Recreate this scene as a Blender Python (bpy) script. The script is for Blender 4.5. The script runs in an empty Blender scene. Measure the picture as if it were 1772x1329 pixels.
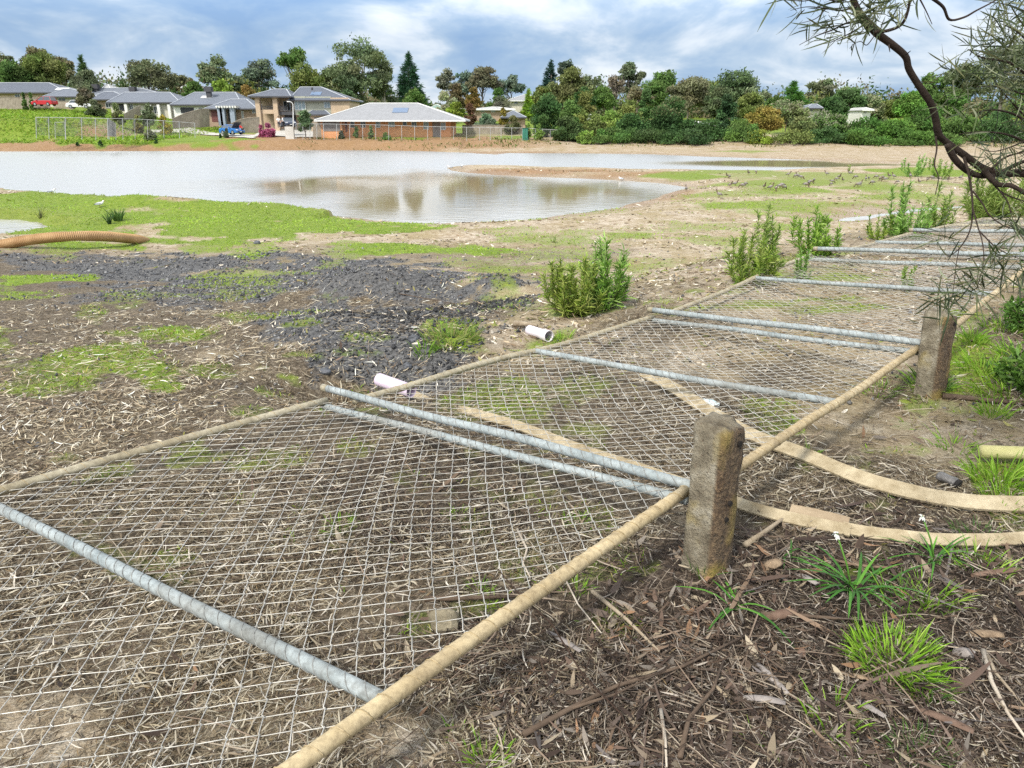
import bpy, math, random
import numpy as np
from mathutils import Vector, Matrix
C = bpy.context.scene
COL = C.collection
R = math.radians
random.seed(7)
rng = np.random.default_rng(11)

# ------------------------------------------------------------------ camera
F = 1280.0                      # focal length in photo pixels (1772 wide)
CX, CY = 886.0, 664.5
HOR = 215.0
TH = math.atan((CY - HOR) / F)  # pitch below the horizon
CAMZ = 1.65
cam = bpy.data.cameras.new("camera")
cam.sensor_width = 36.0
cam.lens = 36.0 * F / 1772.0
cam.clip_start = 0.05
cam.clip_end = 6000
camo = bpy.data.objects.new("camera", cam)
COL.objects.link(camo)
camo.location = (0, 0, CAMZ)
camo.rotation_euler = (math.pi / 2 - TH, 0, 0)
C.camera = camo
C.render.resolution_x, C.render.resolution_y = 1024, 768

# ------------------------------------------------------------------ sky, sun, exposure
SUN_EL, SUN_AZ = R(48), R(215)   # azimuth clockwise from +Y: behind the camera, to the left
w = bpy.data.worlds.new("World")
C.world = w
w.use_nodes = True
nt = w.node_tree
N, L = nt.nodes, nt.links
N.clear()
def wn(t, **k):
    n = N.new(t)
    for a, b in k.items():
        setattr(n, a, b)
    return n
out = wn('ShaderNodeOutputWorld')
bg = wn('ShaderNodeBackground')
bg.inputs['Strength'].default_value = 0.10
sky = wn('ShaderNodeTexSky', sky_type='NISHITA')
sky.sun_disc = False
sky.sun_elevation = SUN_EL
sky.sun_rotation = SUN_AZ
sky.air_density = 1.0
sky.dust_density = 1.0
tc = wn('ShaderNodeTexCoord')
sep = wn('ShaderNodeSeparateXYZ')
L.new(tc.outputs['Generated'], sep.inputs[0])
def wmath(op, a, b=None, clamp=False):
    n = wn('ShaderNodeMath', operation=op)
    n.use_clamp = clamp
    for i, v in enumerate((a, b)):
        if v is None: continue
        if isinstance(v, (int, float)): n.inputs[i].default_value = v
        else: L.new(v, n.inputs[i])
    return n.outputs[0]
def wramp(fac, stops):
    n = wn('ShaderNodeValToRGB')
    e = n.color_ramp.elements
    while len(e) < len(stops): e.new(0.5)
    for el, (p, c) in zip(e, stops):
        el.position = p
        el.color = (*c, 1) if len(c) == 3 else c
    L.new(fac, n.inputs[0])
    return n.outputs[0]
def wmix(fac, a, b):
    n = wn('ShaderNodeMix', data_type='RGBA')
    if isinstance(fac, (int, float)): n.inputs[0].default_value = fac
    else: L.new(fac, n.inputs[0])
    for i, v in ((6, a), (7, b)):
        if isinstance(v, tuple): n.inputs[i].default_value = (*v, 1)
        else: L.new(v, n.inputs[i])
    return n.outputs[2]
# flat cloud deck: direction projected on a high plane, so the bands flatten towards the horizon
den = wmath('ADD', wmath('MAXIMUM', sep.outputs['Z'], 0.0), 0.34)
u = wmath('DIVIDE', sep.outputs['X'], den)
v = wmath('DIVIDE', sep.outputs['Y'], den)
comb = wn('ShaderNodeCombineXYZ')
L.new(u, comb.inputs[0]); L.new(v, comb.inputs[1])
n1 = wn('ShaderNodeTexNoise'); n1.inputs['Scale'].default_value = 2.3; n1.inputs['Detail'].default_value = 6
n1.inputs['Roughness'].default_value = 0.56; n1.inputs['Distortion'].default_value = 0.35
L.new(comb.outputs[0], n1.inputs['Vector'])
n2 = wn('ShaderNodeTexNoise'); n2.inputs['Scale'].default_value = 1.1; n2.inputs['Detail'].default_value = 3
mp = wn('ShaderNodeMapping'); mp.inputs['Location'].default_value = (3.1, 7.7, 0)
L.new(comb.outputs[0], mp.inputs[0]); L.new(mp.outputs[0], n2.inputs['Vector'])
cl = wmath('ADD', wmath('MULTIPLY', n1.outputs['Fac'], 0.75), wmath('MULTIPLY', n2.outputs['Fac'], 0.45))
cloud_low = wramp(cl, [(0.48, (1.95, 3.15, 5.2)), (0.55, (2.6, 3.75, 5.5)), (0.60, (3.6, 4.6, 6.0)), (0.645, (5.2, 5.9, 6.9)), (0.72, (7.2, 7.5, 7.9))])
cloud_high = wramp(cl, [(0.40, (8.6, 9.8, 11.6)), (0.62, (12.2, 12.9, 13.8)), (0.8, (15.5, 15.8, 16.2))])
el = wmath('MULTIPLY', wmath('SUBTRACT', sep.outputs['Z'], 0.14), 6.5, True)
clouds = wmix(el, cloud_low, cloud_high)
# bright band added above the view to whiten the water, dimmed straight overhead
band = wramp(sep.outputs['Z'], [(0.10, (1, 1, 1)), (0.28, (2.1, 2.08, 2.04)), (0.45, (1.0, 1.0, 1.0)), (0.75, (.5, .5, .51))])
vm = wn('ShaderNodeMix', data_type='RGBA', blend_type='MULTIPLY'); vm.inputs[0].default_value = 1.0
L.new(clouds, vm.inputs[6]); L.new(band, vm.inputs[7])
clouds = vm.outputs[2]
colr = wmix(0.86, sky.outputs[0], clouds)
L.new(colr, bg.inputs['Color'])
L.new(bg.outputs[0], out.inputs['Surface'])

sun = bpy.data.lights.new("sun", 'SUN')
sun.energy = 3.6
sun.angle = R(9)
sun.color = (1.0, 0.95, 0.86)
suno = bpy.data.objects.new("sun", sun)
COL.objects.link(suno)
sd_ = Vector((math.sin(SUN_AZ) * math.cos(SUN_EL), math.cos(SUN_AZ) * math.cos(SUN_EL), math.sin(SUN_EL)))
suno.rotation_euler = sd_.to_track_quat('Z', 'Y').to_euler()
suno.location = (0, -5, 30)

vs = C.view_settings
vs.view_transform = 'Standard'
vs.look = 'None'
vs.exposure = 0.48
vs.gamma = 1
C.cycles.use_denoising = False
try:
    C.cycles.denoiser = 'OPENIMAGEDENOISE'
    C.cycles.denoising_input_passes = 'RGB_ALBEDO_NORMAL'
    C.cycles.denoising_prefilter = 'ACCURATE'
except Exception:
    pass
C.cycles.max_bounces = 6
C.cycles.diffuse_bounces = 3
C.cycles.glossy_bounces = 3
C.cycles.transparent_max_bounces = 4
C.cycles.use_adaptive_sampling = True
C.cycles.adaptive_threshold = 0.02

# ------------------------------------------------------------------ pixel <-> world helpers
SN, CS = math.sin(TH), math.cos(TH)
def ray(px, py):
    a, b = (px - CX) / F, -(py - CY) / F
    return np.array((a, CS + b * SN, -SN + b * CS))      # not normalised
def P(px, py, z):
    d = ray(px, py)
    t = (z - CAMZ) / d[2]
    return np.array((0, 0, CAMZ)) + d * t
def PY(px, py, Y):
    d = ray(px, py)
    return np.array((0, 0, CAMZ)) + d * (Y / d[1])
def Zof(py, Y):
    return PY(CX, py, Y)[2]
def Xof(px, Y, z=0.0):
    return (px - CX) / F * (Y * CS + (CAMZ - z) * SN)
def proj(p):
    x, y, z = p[0], p[1], p[2] - CAMZ
    dep = y * CS - z * SN
    up = y * SN + z * CS
    return (CX + F * x / dep, CY - F * up / dep, dep)

# ------------------------------------------------------------------ noise
def _h(ix, iy, s):
    n = (ix.astype(np.int64) * 374761393 + iy.astype(np.int64) * 668265263 + s * 974711) & 0x7fffffff
    n = ((n ^ (n >> 13)) * 1274126177) & 0x7fffffff
    return ((n ^ (n >> 16)) & 0xffff) / 65535.0
def vnoise(x, y, s=0):
    x = np.asarray(x, float); y = np.asarray(y, float)
    ix, iy = np.floor(x), np.floor(y)
    fx, fy = x - ix, y - iy
    fx = fx * fx * (3 - 2 * fx); fy = fy * fy * (3 - 2 * fy)
    a = _h(ix, iy, s); b = _h(ix + 1, iy, s); c = _h(ix, iy + 1, s); d = _h(ix + 1, iy + 1, s)
    return (a + (b - a) * fx) * (1 - fy) + (c + (d - c) * fx) * fy - 0.5
def fbm(x, y, s=0, o=4):
    r = 0; a = 1.0
    for k in range(o):
        r = r + a * vnoise(x * 2 ** k + 17.3 * k, y * 2 ** k - 9.1 * k, s + k)
        a *= 0.5
    return r
def sstep(a, b, x):
    t = np.clip((x - a) / (b - a), 0, 1)
    return t * t * (3 - 2 * t)

# ------------------------------------------------------------------ mesh builders
def root_loc(o):
    p = np.zeros(3)
    while o is not None:
        p = p + np.array(o.location)
        o = o.parent
    return p
def mesh_np(name, V, Fc, mat=None, parent=None, col=None, smooth=False, attrs=None):
    V = np.asarray(V, np.float64); Fc = np.asarray(Fc, np.int32)
    if parent is not None:
        V = V - root_loc(parent)
    me = bpy.data.meshes.new(name)
    k = Fc.shape[1]
    me.vertices.add(len(V)); me.vertices.foreach_set('co', V.astype(np.float32).ravel())
    me.loops.add(Fc.size); me.loops.foreach_set('vertex_index', Fc.ravel())
    me.polygons.add(len(Fc)); me.polygons.foreach_set('loop_start', np.arange(0, Fc.size, k, dtype=np.int32))
    me.update(calc_edges=True)
    if smooth: me.polygons.foreach_set('use_smooth', np.ones(len(Fc), bool))
    if col is not None:
        ca = me.attributes.new('Col', 'FLOAT_COLOR', 'POINT')
        c4 = np.ones((len(V), 4), np.float32); c4[:, :3] = col
        ca.data.foreach_set('color', c4.ravel())
    for a, vals in (attrs or {}).items():
        at_ = me.attributes.new(a, 'FLOAT', 'POINT')
        at_.data.foreach_set('value', np.asarray(vals, np.float32))
    if mat: me.materials.append(mat)
    o = bpy.data.objects.new(name, me)
    COL.objects.link(o)
    if parent is not None: o.parent = parent
    return o

class MB:
    def __init__(s): s.v = []; s.f = []; s.c = []; s.n = 0
    def add(s, V, Fs, col=None):
        V = [tuple(map(float, p)) for p in V]
        s.v += V
        s.f += [tuple(i + s.n for i in f) for f in Fs]
        s.c += [tuple(col) if col is not None else (1, 1, 1)] * len(V)
        s.n += len(V)
        return s
    def box(s, x0, x1, y0, y1, z0, z1, col=None):
        V = [(x, y, z) for z in (z0, z1) for y in (y0, y1) for x in (x0, x1)]
        return s.add(V, [(0, 2, 3, 1), (4, 5, 7, 6), (0, 1, 5, 4), (2, 6, 7, 3), (0, 4, 6, 2), (1, 3, 7, 5)], col)
    def tube(s, pts, rad, n=8, caps=True, col=None, sq=1.0):
        pts = [Vector(p) for p in pts]
        m = len(pts)
        if isinstance(rad, (int, float)): rad = [rad] * m
        V, Fs = [], []
        prev = None
        for i, p in enumerate(pts):
            t = (pts[min(i + 1, m - 1)] - pts[max(i - 1, 0)])
            if t.length < 1e-9: t = Vector((0, 0, 1))
            t.normalize()
            if prev is None:
                a = t.cross(Vector((0, 0, 1)))
                if a.length < 0.1: a = t.cross(Vector((1, 0, 0)))
            else:
                a = prev - t * prev.dot(t)
                if a.length < 1e-6: a = t.orthogonal()
            a.normalize(); prev = a
            b = t.cross(a)
            for k in range(n):
                an = 2 * math.pi * k / n
                V.append(p + (a * math.cos(an) + b * math.sin(an) * sq) * rad[i])
        for i in range(m - 1):
            for k in range(n):
                k2 = (k + 1) % n
                Fs.append((i * n + k, i * n + k2, (i + 1) * n + k2, (i + 1) * n + k))
        if caps:
            Fs.append(tuple(range(n - 1, -1, -1)))
            Fs.append(tuple((m - 1) * n + k for k in range(n)))
        return s.add(V, Fs, col)
    def prism(s, poly, y0, y1, col=None, axis='y'):
        n = len(poly)
        if axis == 'y': V = [(a, y0, b) for a, b in poly] + [(a, y1, b) for a, b in poly]
        else: V = [(y0, a, b) for a, b in poly] + [(y1, a, b) for a, b in poly]
        Fs = [tuple(range(n)), tuple(range(2 * n - 1, n - 1, -1))]
        Fs += [(i, i + n, (i + 1) % n + n, (i + 1) % n) for i in range(n)]
        return s.add(V, Fs, col)
    def build(s, name, mat=None, parent=None, smooth=False, bevel=0, color=False):
        V = np.array(s.v, float)
        if parent is not None: V = V - root_loc(parent)
        me = bpy.data.meshes.new(name)
        me.from_pydata(V.tolist(), [], s.f)
        me.update()
        if smooth: me.polygons.foreach_set('use_smooth', np.ones(len(s.f), bool))
        if color:
            ca = me.attributes.new('Col', 'FLOAT_COLOR', 'POINT')
            c4 = np.ones((len(V), 4), np.float32); c4[:, :3] = np.array(s.c)
            ca.data.foreach_set('color', c4.ravel())
        if mat: me.materials.append(mat)
        o = bpy.data.objects.new(name, me)
        COL.objects.link(o)
        if parent is not None: o.parent = parent
        if bevel:
            b = o.modifiers.new('bevel', 'BEVEL'); b.width = bevel; b.segments = 2; b.limit_method = 'ANGLE'
        return o

def tag(o, label=None, cat=None, group=None, kind=None):
    if label: o['label'] = label
    if cat: o['category'] = cat
    if group: o['group'] = group
    if kind: o['kind'] = kind
    return o
def thing(name, loc, label, cat, group=None):
    o = bpy.data.objects.new(name, None)
    o.empty_display_size = 0.2
    COL.objects.link(o)
    o.location = tuple(float(a) for a in loc)
    return tag(o, label, cat, group)
def copy_tree(o, parent=None):
    c = o.copy(); COL.objects.link(c)
    if parent is not None: c.parent = parent
    for ch in list(o.children): copy_tree(ch, c)
    return c

def ribbons(base, d, side, length, width, bend, col, prof=(1.0, 0.9, 0.6, 0.05), ts=(0, .35, .7, 1.0), coltip=None):
    """N curved strips as quads. base,d,side,bend (N,3); length,width (N,); col (N,3)"""
    n = len(base); k = len(ts)
    V = np.zeros((n, k, 2, 3)); Cc = np.zeros((n, k, 2, 3))
    for i, t in enumerate(ts):
        c = base + d * (length * t)[:, None] + bend * (t * t)
        h = side * (width * prof[i] * 0.5)[:, None]
        V[:, i, 0] = c - h; V[:, i, 1] = c + h
        cc = col if coltip is None else col * (1 - t) + coltip * t
        Cc[:, i, 0] = cc; Cc[:, i, 1] = cc
    idx = np.arange(n)[:, None] * (2 * k)
    Fs = []
    for i in range(k - 1):
        a = 2 * i
        Fs.append(np.stack([idx[:, 0] + a, idx[:, 0] + a + 1, idx[:, 0] + a + 3, idx[:, 0] + a + 2], 1))
    return V.reshape(-1, 3), np.concatenate(Fs), Cc.reshape(-1, 3)
def rdir(n, zlo=-1, zhi=1):
    z = rng.uniform(zlo, zhi, n); a = rng.uniform(0, 2 * np.pi, n); r = np.sqrt(np.maximum(0, 1 - z * z))
    return np.stack([r * np.cos(a), r * np.sin(a), z], 1)
def unit(a): return a / np.maximum(1e-9, np.linalg.norm(a, axis=-1, keepdims=True))
def pick(cols, n, jit=0.25):
    cols = np.array(cols, float)
    c = cols[rng.integers(0, len(cols), n)]
    return c * rng.uniform(1 - jit, 1 + jit, (n, 1))

# ------------------------------------------------------------------ materials
def new_mat(name):
    m = bpy.data.materials.new(name); m.use_nodes = True
    nt = m.node_tree
    return m, nt, nt.nodes['Principled BSDF']
def nd(nt, t, **k):
    n = nt.nodes.new(t)
    for a, b in k.items():
        if a.startswith('i_'): n.inputs[a[2:]].default_value = b
        else: setattr(n, a, b)
    return n
def nramp(nt, fac, stops):
    n = nt.nodes.new('ShaderNodeValToRGB'); e = n.color_ramp.elements
    while len(e) < len(stops): e.new(0.5)
    for el, (p, c) in zip(e, stops):
        el.position = p; el.color = (*c, 1) if len(c) == 3 else c
    nt.links.new(fac, n.inputs[0]); return n.outputs[0]
def nmix(nt, fac, a, b, bt='MIX'):
    n = nt.nodes.new('ShaderNodeMix'); n.data_type = 'RGBA'; n.blend_type = bt
    for i, v in ((0, fac), (6, a), (7, b)):
        if isinstance(v, (int, float)): n.inputs[i].default_value = v
        elif isinstance(v, tuple): n.inputs[i].default_value = (*v, 1)
        else: nt.links.new(v, n.inputs[i])
    return n.outputs[2]
def nmath(nt, op, a, b=None, clamp=False):
    n = nt.nodes.new('ShaderNodeMath'); n.operation = op; n.use_clamp = clamp
    for i, v in enumerate((a, b)):
        if v is None: continue
        if isinstance(v, (int, float)): n.inputs[i].default_value = v
        else: nt.links.new(v, n.inputs[i])
    return n.outputs[0]
def nnoise(nt, scale, detail=4, rough=0.55, vec=None, dist=0.0):
    n = nt.nodes.new('ShaderNodeTexNoise')
    n.inputs['Scale'].default_value = scale; n.inputs['Detail'].default_value = detail
    n.inputs['Roughness'].default_value = rough; n.inputs['Distortion'].default_value = dist
    if vec is None:
        t = nt.nodes.new('ShaderNodeTexCoord'); vec = t.outputs['Object']
    nt.links.new(vec, n.inputs['Vector'])
    return n.outputs['Fac']
def mat_plain(name, c, rough=0.7, metal=0.0, var=0.25, scale=8.0, bump=0.0, bscale=None, spec=0.4, c2=None):
    m, nt, b = new_mat(name)
    f = nnoise(nt, scale, 5, 0.6)
    lo = tuple(x * (1 - var) for x in c); hi = tuple(min(1, x * (1 + var)) for x in (c2 or c))
    if c2: lo = c; hi = c2
    nt.links.new(nramp(nt, f, [(0.3, lo), (0.7, hi)]), b.inputs['Base Color'])
    b.inputs['Roughness'].default_value = rough; b.inputs['Metallic'].default_value = metal
    b.inputs['Specular IOR Level'].default_value = spec
    if bump:
        bn = nd(nt, 'ShaderNodeBump'); bn.inputs['Strength'].default_value = bump; bn.inputs['Distance'].default_value = 0.02
        nt.links.new(nnoise(nt, bscale or scale * 4, 6, 0.65), bn.inputs['Height'])
        nt.links.new(bn.outputs[0], b.inputs['Normal'])
    return m
def mat_attr(name, rough=0.7, transl=0.0, spec=0.3, nscale=0, bump=0):
    m, nt, b = new_mat(name)
    a = nd(nt, 'ShaderNodeAttribute', attribute_name='Col')
    c = a.outputs['Color']
    if nscale:
        f = nnoise(nt, nscale, 3)
        c = nmix(nt, 1.0, c, nramp(nt, f, [(0.3, (.7, .7, .7)), (0.7, (1.15, 1.15, 1.15))]), 'MULTIPLY')
    nt.links.new(c, b.inputs['Base Color'])
    b.inputs['Roughness'].default_value = rough
    b.inputs['Specular IOR Level'].default_value = spec
    if bump:
        bn = nd(nt, 'ShaderNodeBump'); bn.inputs['Strength'].default_value = bump; bn.inputs['Distance'].default_value = 0.01
        nt.links.new(nnoise(nt, nscale * 3, 4), bn.inputs['Height']); nt.links.new(bn.outputs[0], b.inputs['Normal'])
    if transl:
        t = nd(nt, 'ShaderNodeBsdfTranslucent'); nt.links.new(c, t.inputs['Color'])
        mx = nd(nt, 'ShaderNodeMixShader'); mx.inputs[0].default_value = transl
        nt.links.new(b.outputs[0], mx.inputs[1]); nt.links.new(t.outputs[0], mx.inputs[2])
        nt.links.new(mx.outputs[0], nt.nodes['Material Output'].inputs['Surface'])
    return m
M_leaf = mat_attr('leaf_green', 0.55, 0.3, 0.35)
M_grass = mat_attr('grass_blade', 0.6, 0.35, 0.25)
M_litter = mat_attr('dry_litter', 0.8, 0.08, 0.2)
M_stone = mat_attr('crushed_stone', 0.75, 0, 0.35)
M_bark = mat_attr('bark', 0.85, 0, 0.2, nscale=14, bump=0.5)
M_crown = mat_attr('far_foliage', 0.75, 0.22, 0.15)
# ------------------------------------------------------------------ terrain
ZW = -1.8
def wpoly(pts): return np.array([P(x, y, ZW)[:2] for x, y in pts])
POND = wpoly([(-500, 262), (0, 262), (300, 261), (600, 259.5), (720, 261), (800, 264), (858, 267.5), (880, 265), (1000, 265.5), (1120, 267),
              (1250, 272), (1400, 277), (1480, 280), (1560, 283), (1660, 288), (1655, 290.5), (1560, 289), (1480, 289), (1380, 293), (1320, 297), (1240, 296), (1100, 293.5),
              (960, 291), (880, 289), (800, 288), (772, 290), (790, 297), (860, 303), (930, 306.5), (1010, 309), (1080, 313),
              (1140, 317), (1190, 324), (1150, 336), (1115, 347), (1060, 361), (1000, 370), (940, 378), (850, 384), (760, 387),
              (690, 385), (620, 378), (500, 364), (400, 358), (330, 353), (250, 350), (150, 345), (60, 337), (0, 331), (-300, 318), (-600, 305)])
SIDE = wpoly([(-400, 372), (-100, 373), (0, 377), (60, 385), (105, 396), (122, 404), (100, 411), (40, 418), (0, 424), (-120, 436), (-400, 450)])
PUD = wpoly([(1432, 384), (1470, 377), (1530, 369), (1570, 362), (1640, 358), (1700, 356), (1695, 359.5), (1620, 363), (1560, 370), (1520, 376), (1470, 384)])
def sdpoly(x, y, poly):
    x = np.asarray(x, float); y = np.asarray(y, float)
    d2 = np.full(x.shape, 1e18); ins = np.zeros(x.shape, bool)
    n = len(poly)
    for i in range(n):
        ax, ay = poly[i]; bx, by = poly[(i + 1) % n]
        ex, ey = bx - ax, by - ay
        t = np.clip(((x - ax) * ex + (y - ay) * ey) / (ex * ex + ey * ey + 1e-12), 0, 1)
        d2 = np.minimum(d2, (x - ax - t * ex) ** 2 + (y - ay - t * ey) ** 2)
        c = ((ay > y) != (by > y)) & (x < (bx - ax) * (y - ay) / (by - ay + 1e-15) + ax)
        ins ^= c
    d = np.sqrt(d2)
    return np.where(ins, -d, d)
FD = np.array((0.703, 0.711)); FE = np.array((-0.711, 0.703)); FP0 = np.array((0.684, 2.58))
BY = np.array([-50, 0, 3, 5, 8, 12, 18, 24, 30, 45, 100, 106, 112, 120, 130, 150, 200, 300, 600, 3000], float)
BZ = np.array([.3, 0, 0, -.06, -.38, -.88, -1.32, -1.48, -1.5, -1.58, -1.6, -1.15, -.55, -.15, .15, 1.0, 3.6, 8.5, 12, 14], float)
BUMPS = []   # (cx, cy, rx, ry, h)
def H(x, y):
    x = np.asarray(x, float); y = np.asarray(y, float)
    z = np.interp(y, BY, BZ)
    qx, qy = x - FP0[0], y - FP0[1]
    e = qx * FE[0] + qy * FE[1]; t = qx * FD[0] + qy * FD[1]
    berm = np.interp(t, [-10, 0, 2.5, 5.5, 9, 14], [0, 0, .02, .17, .22, .1])
    berm = berm - 0.05 * sstep(1.6, 3.0, e)
    wgt = (1 - sstep(2.5, 6.0, e)) * (1 - sstep(12.5, 19, y))
    z = z * (1 - wgt) + berm * wgt
    # rise on the left hill and grassy embankment
    z = z + 2.2 * sstep(-50, -88, x) * sstep(126, 152, y) + 1.2 * sstep(-20, -60, x) * sstep(128, 150, y)
    emb = sstep(-58, -71, x + 3 * vnoise(y * .1, x * .1, 5)) * sstep(112, 122, y) * (1 - sstep(128, 146, y))
    z = z + 2.75 * emb
    for cx, cy, rx, ry, h in BUMPS:
        z = z + h * np.exp(-(((x - cx) / rx) ** 2 + ((y - cy) / ry) ** 2))
    dist = np.hypot(x, y)
    z = z + fbm(x * 1.1, y * 1.1, 3, 3) * 0.045 * (1 - sstep(18, 40, dist)) + fbm(x * 6, y * 6, 9, 3) * 0.014 * (1 - sstep(5, 14, dist))
    z = z + fbm(x * .22, y * .22, 21, 3) * 0.16 * sstep(8, 16, dist)
    # water
    far = (y > 13)
    if np.any(far):
        sd = np.full(x.shape, 1e3)
        xf, yf = x[far], y[far]
        s1 = sdpoly(xf, yf, POND) + fbm(xf * .6, yf * .6, 31, 3) * np.interp(yf, [20, 45, 90], [.5, .25, .7])
        s2 = sdpoly(xf, yf, SIDE) + fbm(xf * .9, yf * .9, 33, 3) * .45
        s3 = sdpoly(xf, yf, PUD) + fbm(xf * .9, yf * .9, 35, 3) * .35
        s = np.minimum(np.minimum(s1, s2), s3)
        steep = np.where(xf < -7, .5, .11)
        zl = np.maximum(z[far], ZW + 0.14)
        zz = np.where(s > 0, ZW + np.minimum(zl - ZW, s * steep + .02 * sstep(0, .3, s)), ZW - np.minimum(.5, -s * .14))
        z = z.copy(); z[far] = zz
    return z
def G(px, py):
    d = ray(px, py)
    t = np.geomspace(0.6, 900, 1500)
    q = d[None, :] * t[:, None] + np.array((0, 0, CAMZ))
    h = H(q[:, 0], q[:, 1])
    b = np.nonzero(q[:, 2] < h)[0]
    if len(b) == 0: return P(px, py, ZW) if d[2] < 0 else PY(px, py, 200)
    i = b[0]
    if i == 0: return q[0]
    g0 = q[i - 1, 2] - h[i - 1]; g1 = q[i, 2] - h[i]
    f = g0 / (g0 - g1)
    return q[i - 1] * (1 - f) + q[i] * f
def H1(x, y): return float(H(np.array([x]), np.array([y]))[0])
def bump(px, py, rx, ry, h, z=None):
    c = G(px, py) if z is None else P(px, py, z)
    BUMPS.append((c[0], c[1], rx, ry, h))
bump(660, 520, 1.2, .50, .46)     # crushed-rock heap
bump(560, 570, .8, .45, .16)
bump(870, 515, .45, .36, .30)
HEAPS = list(BUMPS)
bump(640, 640, .62, .45, -.44)    # washed-out hollow at the pipe mouth
bump(960, 610, .5, .45, -.10)
bump(280, 352, 2.6, 1.3, .36, -1.35)  # mound on the green spit
bump(215, 350, 1.6, 1.0, .22, -1.35)
bump(160, 385, 4.0, 1.3, .22, -1.4)
bump(760, 408, 1.5, .6, .16)
bump(932, 273, 1.9, 1.5, 1.05, ZW)     # little mud mound in the water
bump(560, 672, .5, .25, .09)
bump(1230, 985, .3, .25, .03)

def patch(px, py, rx, ry, s=1.0):
    c = G(px, py); a = G(px + rx, py); u = G(px, py - ry); l = G(px, py + ry)
    return (c[0], 0.5 * (u[1] + l[1]), max(.05, abs(a[0] - c[0])), max(.05, 0.5 * abs(u[1] - l[1])), s, (u[0] - l[0]) / max(.05, (u[1] - l[1])))
def mask(x, y, patches, nz=0.55, sc=1.0, seed=50):
    m = np.zeros(np.shape(x))
    d = np.hypot(x, y)
    n = (fbm(x * 1.6 * sc, y * 1.6 * sc, seed, 4) * (1 - sstep(14, 40, d)) + fbm(x * .35 * sc, y * .35 * sc, seed + 8, 3) * sstep(8, 30, d)) * nz * 2
    for cx, cy, rx, ry, s, sh in patches:
        q = np.sqrt(((x - cx - sh * (y - cy)) / rx) ** 2 + ((y - cy) / ry) ** 2)
        m = np.maximum(m, s * (1 - sstep(.55, 1.25, q + n)))
    return m
_r = random.Random(5)
_thin = [(_r.uniform(-40, 640), _r.uniform(425, 720), _r.uniform(25, 80), _r.uniform(8, 20), _r.uniform(.35, .62)) for _ in range(46)]
_thin += [(_r.uniform(780, 1500), _r.uniform(345, 540), _r.uniform(40, 130), _r.uniform(5, 14), _r.uniform(.38, .6)) for _ in range(60)]
_thin += [(_r.uniform(1180, 1680), _r.uniform(298, 372), _r.uniform(50, 140), _r.uniform(4, 9), _r.uniform(.45, .7)) for _ in range(34)]
_thin += [(_r.uniform(100, 1100), _r.uniform(760, 1120), _r.uniform(30, 70), _r.uniform(18, 36), _r.uniform(.28, .5)) for _ in range(26)]
_thin += [(_r.uniform(1320, 1772), _r.uniform(640, 1000), _r.uniform(25, 70), _r.uniform(12, 26), _r.uniform(.3, .55)) for _ in range(24)]
_thin += [(_r.uniform(-100, 560), _r.uniform(340, 402), _r.uniform(90, 200), _r.uniform(9, 16), 1.0) for _ in range(16)]
GRASS = [patch(*a) for a in _thin + [(300, 356, 360, 20), (480, 376, 240, 18), (620, 396, 160, 10), (120, 392, 160, 16), (60, 345, 160, 14), (250, 248, 170, 8), (170, 242, 120, 6), (350, 252, 130, 5), (40, 243, 90, 4, .8), (420, 254, 90, 3, .8),(90, 366, 240, 30), (330, 384, 240, 24),(60, 352, 200, 22), (200, 372, 200, 24), (370, 384, 190, 20), (540, 390, 130, 12), (640, 398, 90, 8),
    (560, 525, 80, 18, .95), (300, 578, 85, 22), (190, 600, 90, 22, .9), (250, 640, 60, 14, .85), (60, 482, 120, 8), (690, 430, 120, 11), (800, 434, 90, 9, .8),
    (440, 443, 50, 6), (280, 668, 40, 13, .9), (100, 640, 60, 20, .6), (150, 425, 120, 6, .8), (330, 420, 90, 6, .8), (30, 510, 80, 9, .6),
    (200, 243, 130, 7), (330, 241, 110, 6), (60, 232, 110, 4), (700, 237, 140, 3.2, .8), (880, 237, 60, 3, .8), (1290, 262, 60, 2.0, .6),
    (1200, 305, 90, 5, .75), (1440, 310, 200, 11, .6), (1600, 297, 90, 7, .9), (1700, 300, 80, 10, .9), (1350, 335, 200, 14, .4), (1580, 330, 150, 16, .4),
    (1150, 395, 160, 12, .38), (1000, 440, 80, 14, .45), (1170, 470, 80, 22, .4), (1250, 345, 120, 10, .35),
    (1710, 610, 70, 70, .8), (1690, 690, 60, 30, .45), (1745, 850, 60, 60, .8), (1700, 960, 80, 30, .45),
    (870, 700, 90, 50, .6), (1010, 760, 130, 50, .4), (780, 585, 55, 32, .9), (960, 590, 60, 26, .6), (1020, 680, 80, 40, .5),
    (200, 900, 200, 50, .25), (880, 850, 150, 60, .3), (560, 900, 90, 60, .3), (640, 1000, 150, 60, .15), (1300, 910, 60, 30, .2), (1560, 1130, 90, 45, .5), (960, 530, 90, 24, .4), (1060, 480, 60, 22, .4)]]
GRAVEL = [patch(*a) for a in [(640, 565, 250, 66), (700, 545, 180, 50), (560, 580, 140, 40), (610, 625, 70, 36), (860, 518, 75, 32), (700, 500, 170, 22, .9), (640, 458, 230, 18, .85), (330, 462, 260, 22, .8),
    (480, 492, 260, 22, .8), (180, 520, 190, 16, .6), (130, 450, 180, 16, .65), (500, 440, 140, 10, .75), (480, 560, 80, 30, .7)]]
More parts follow.
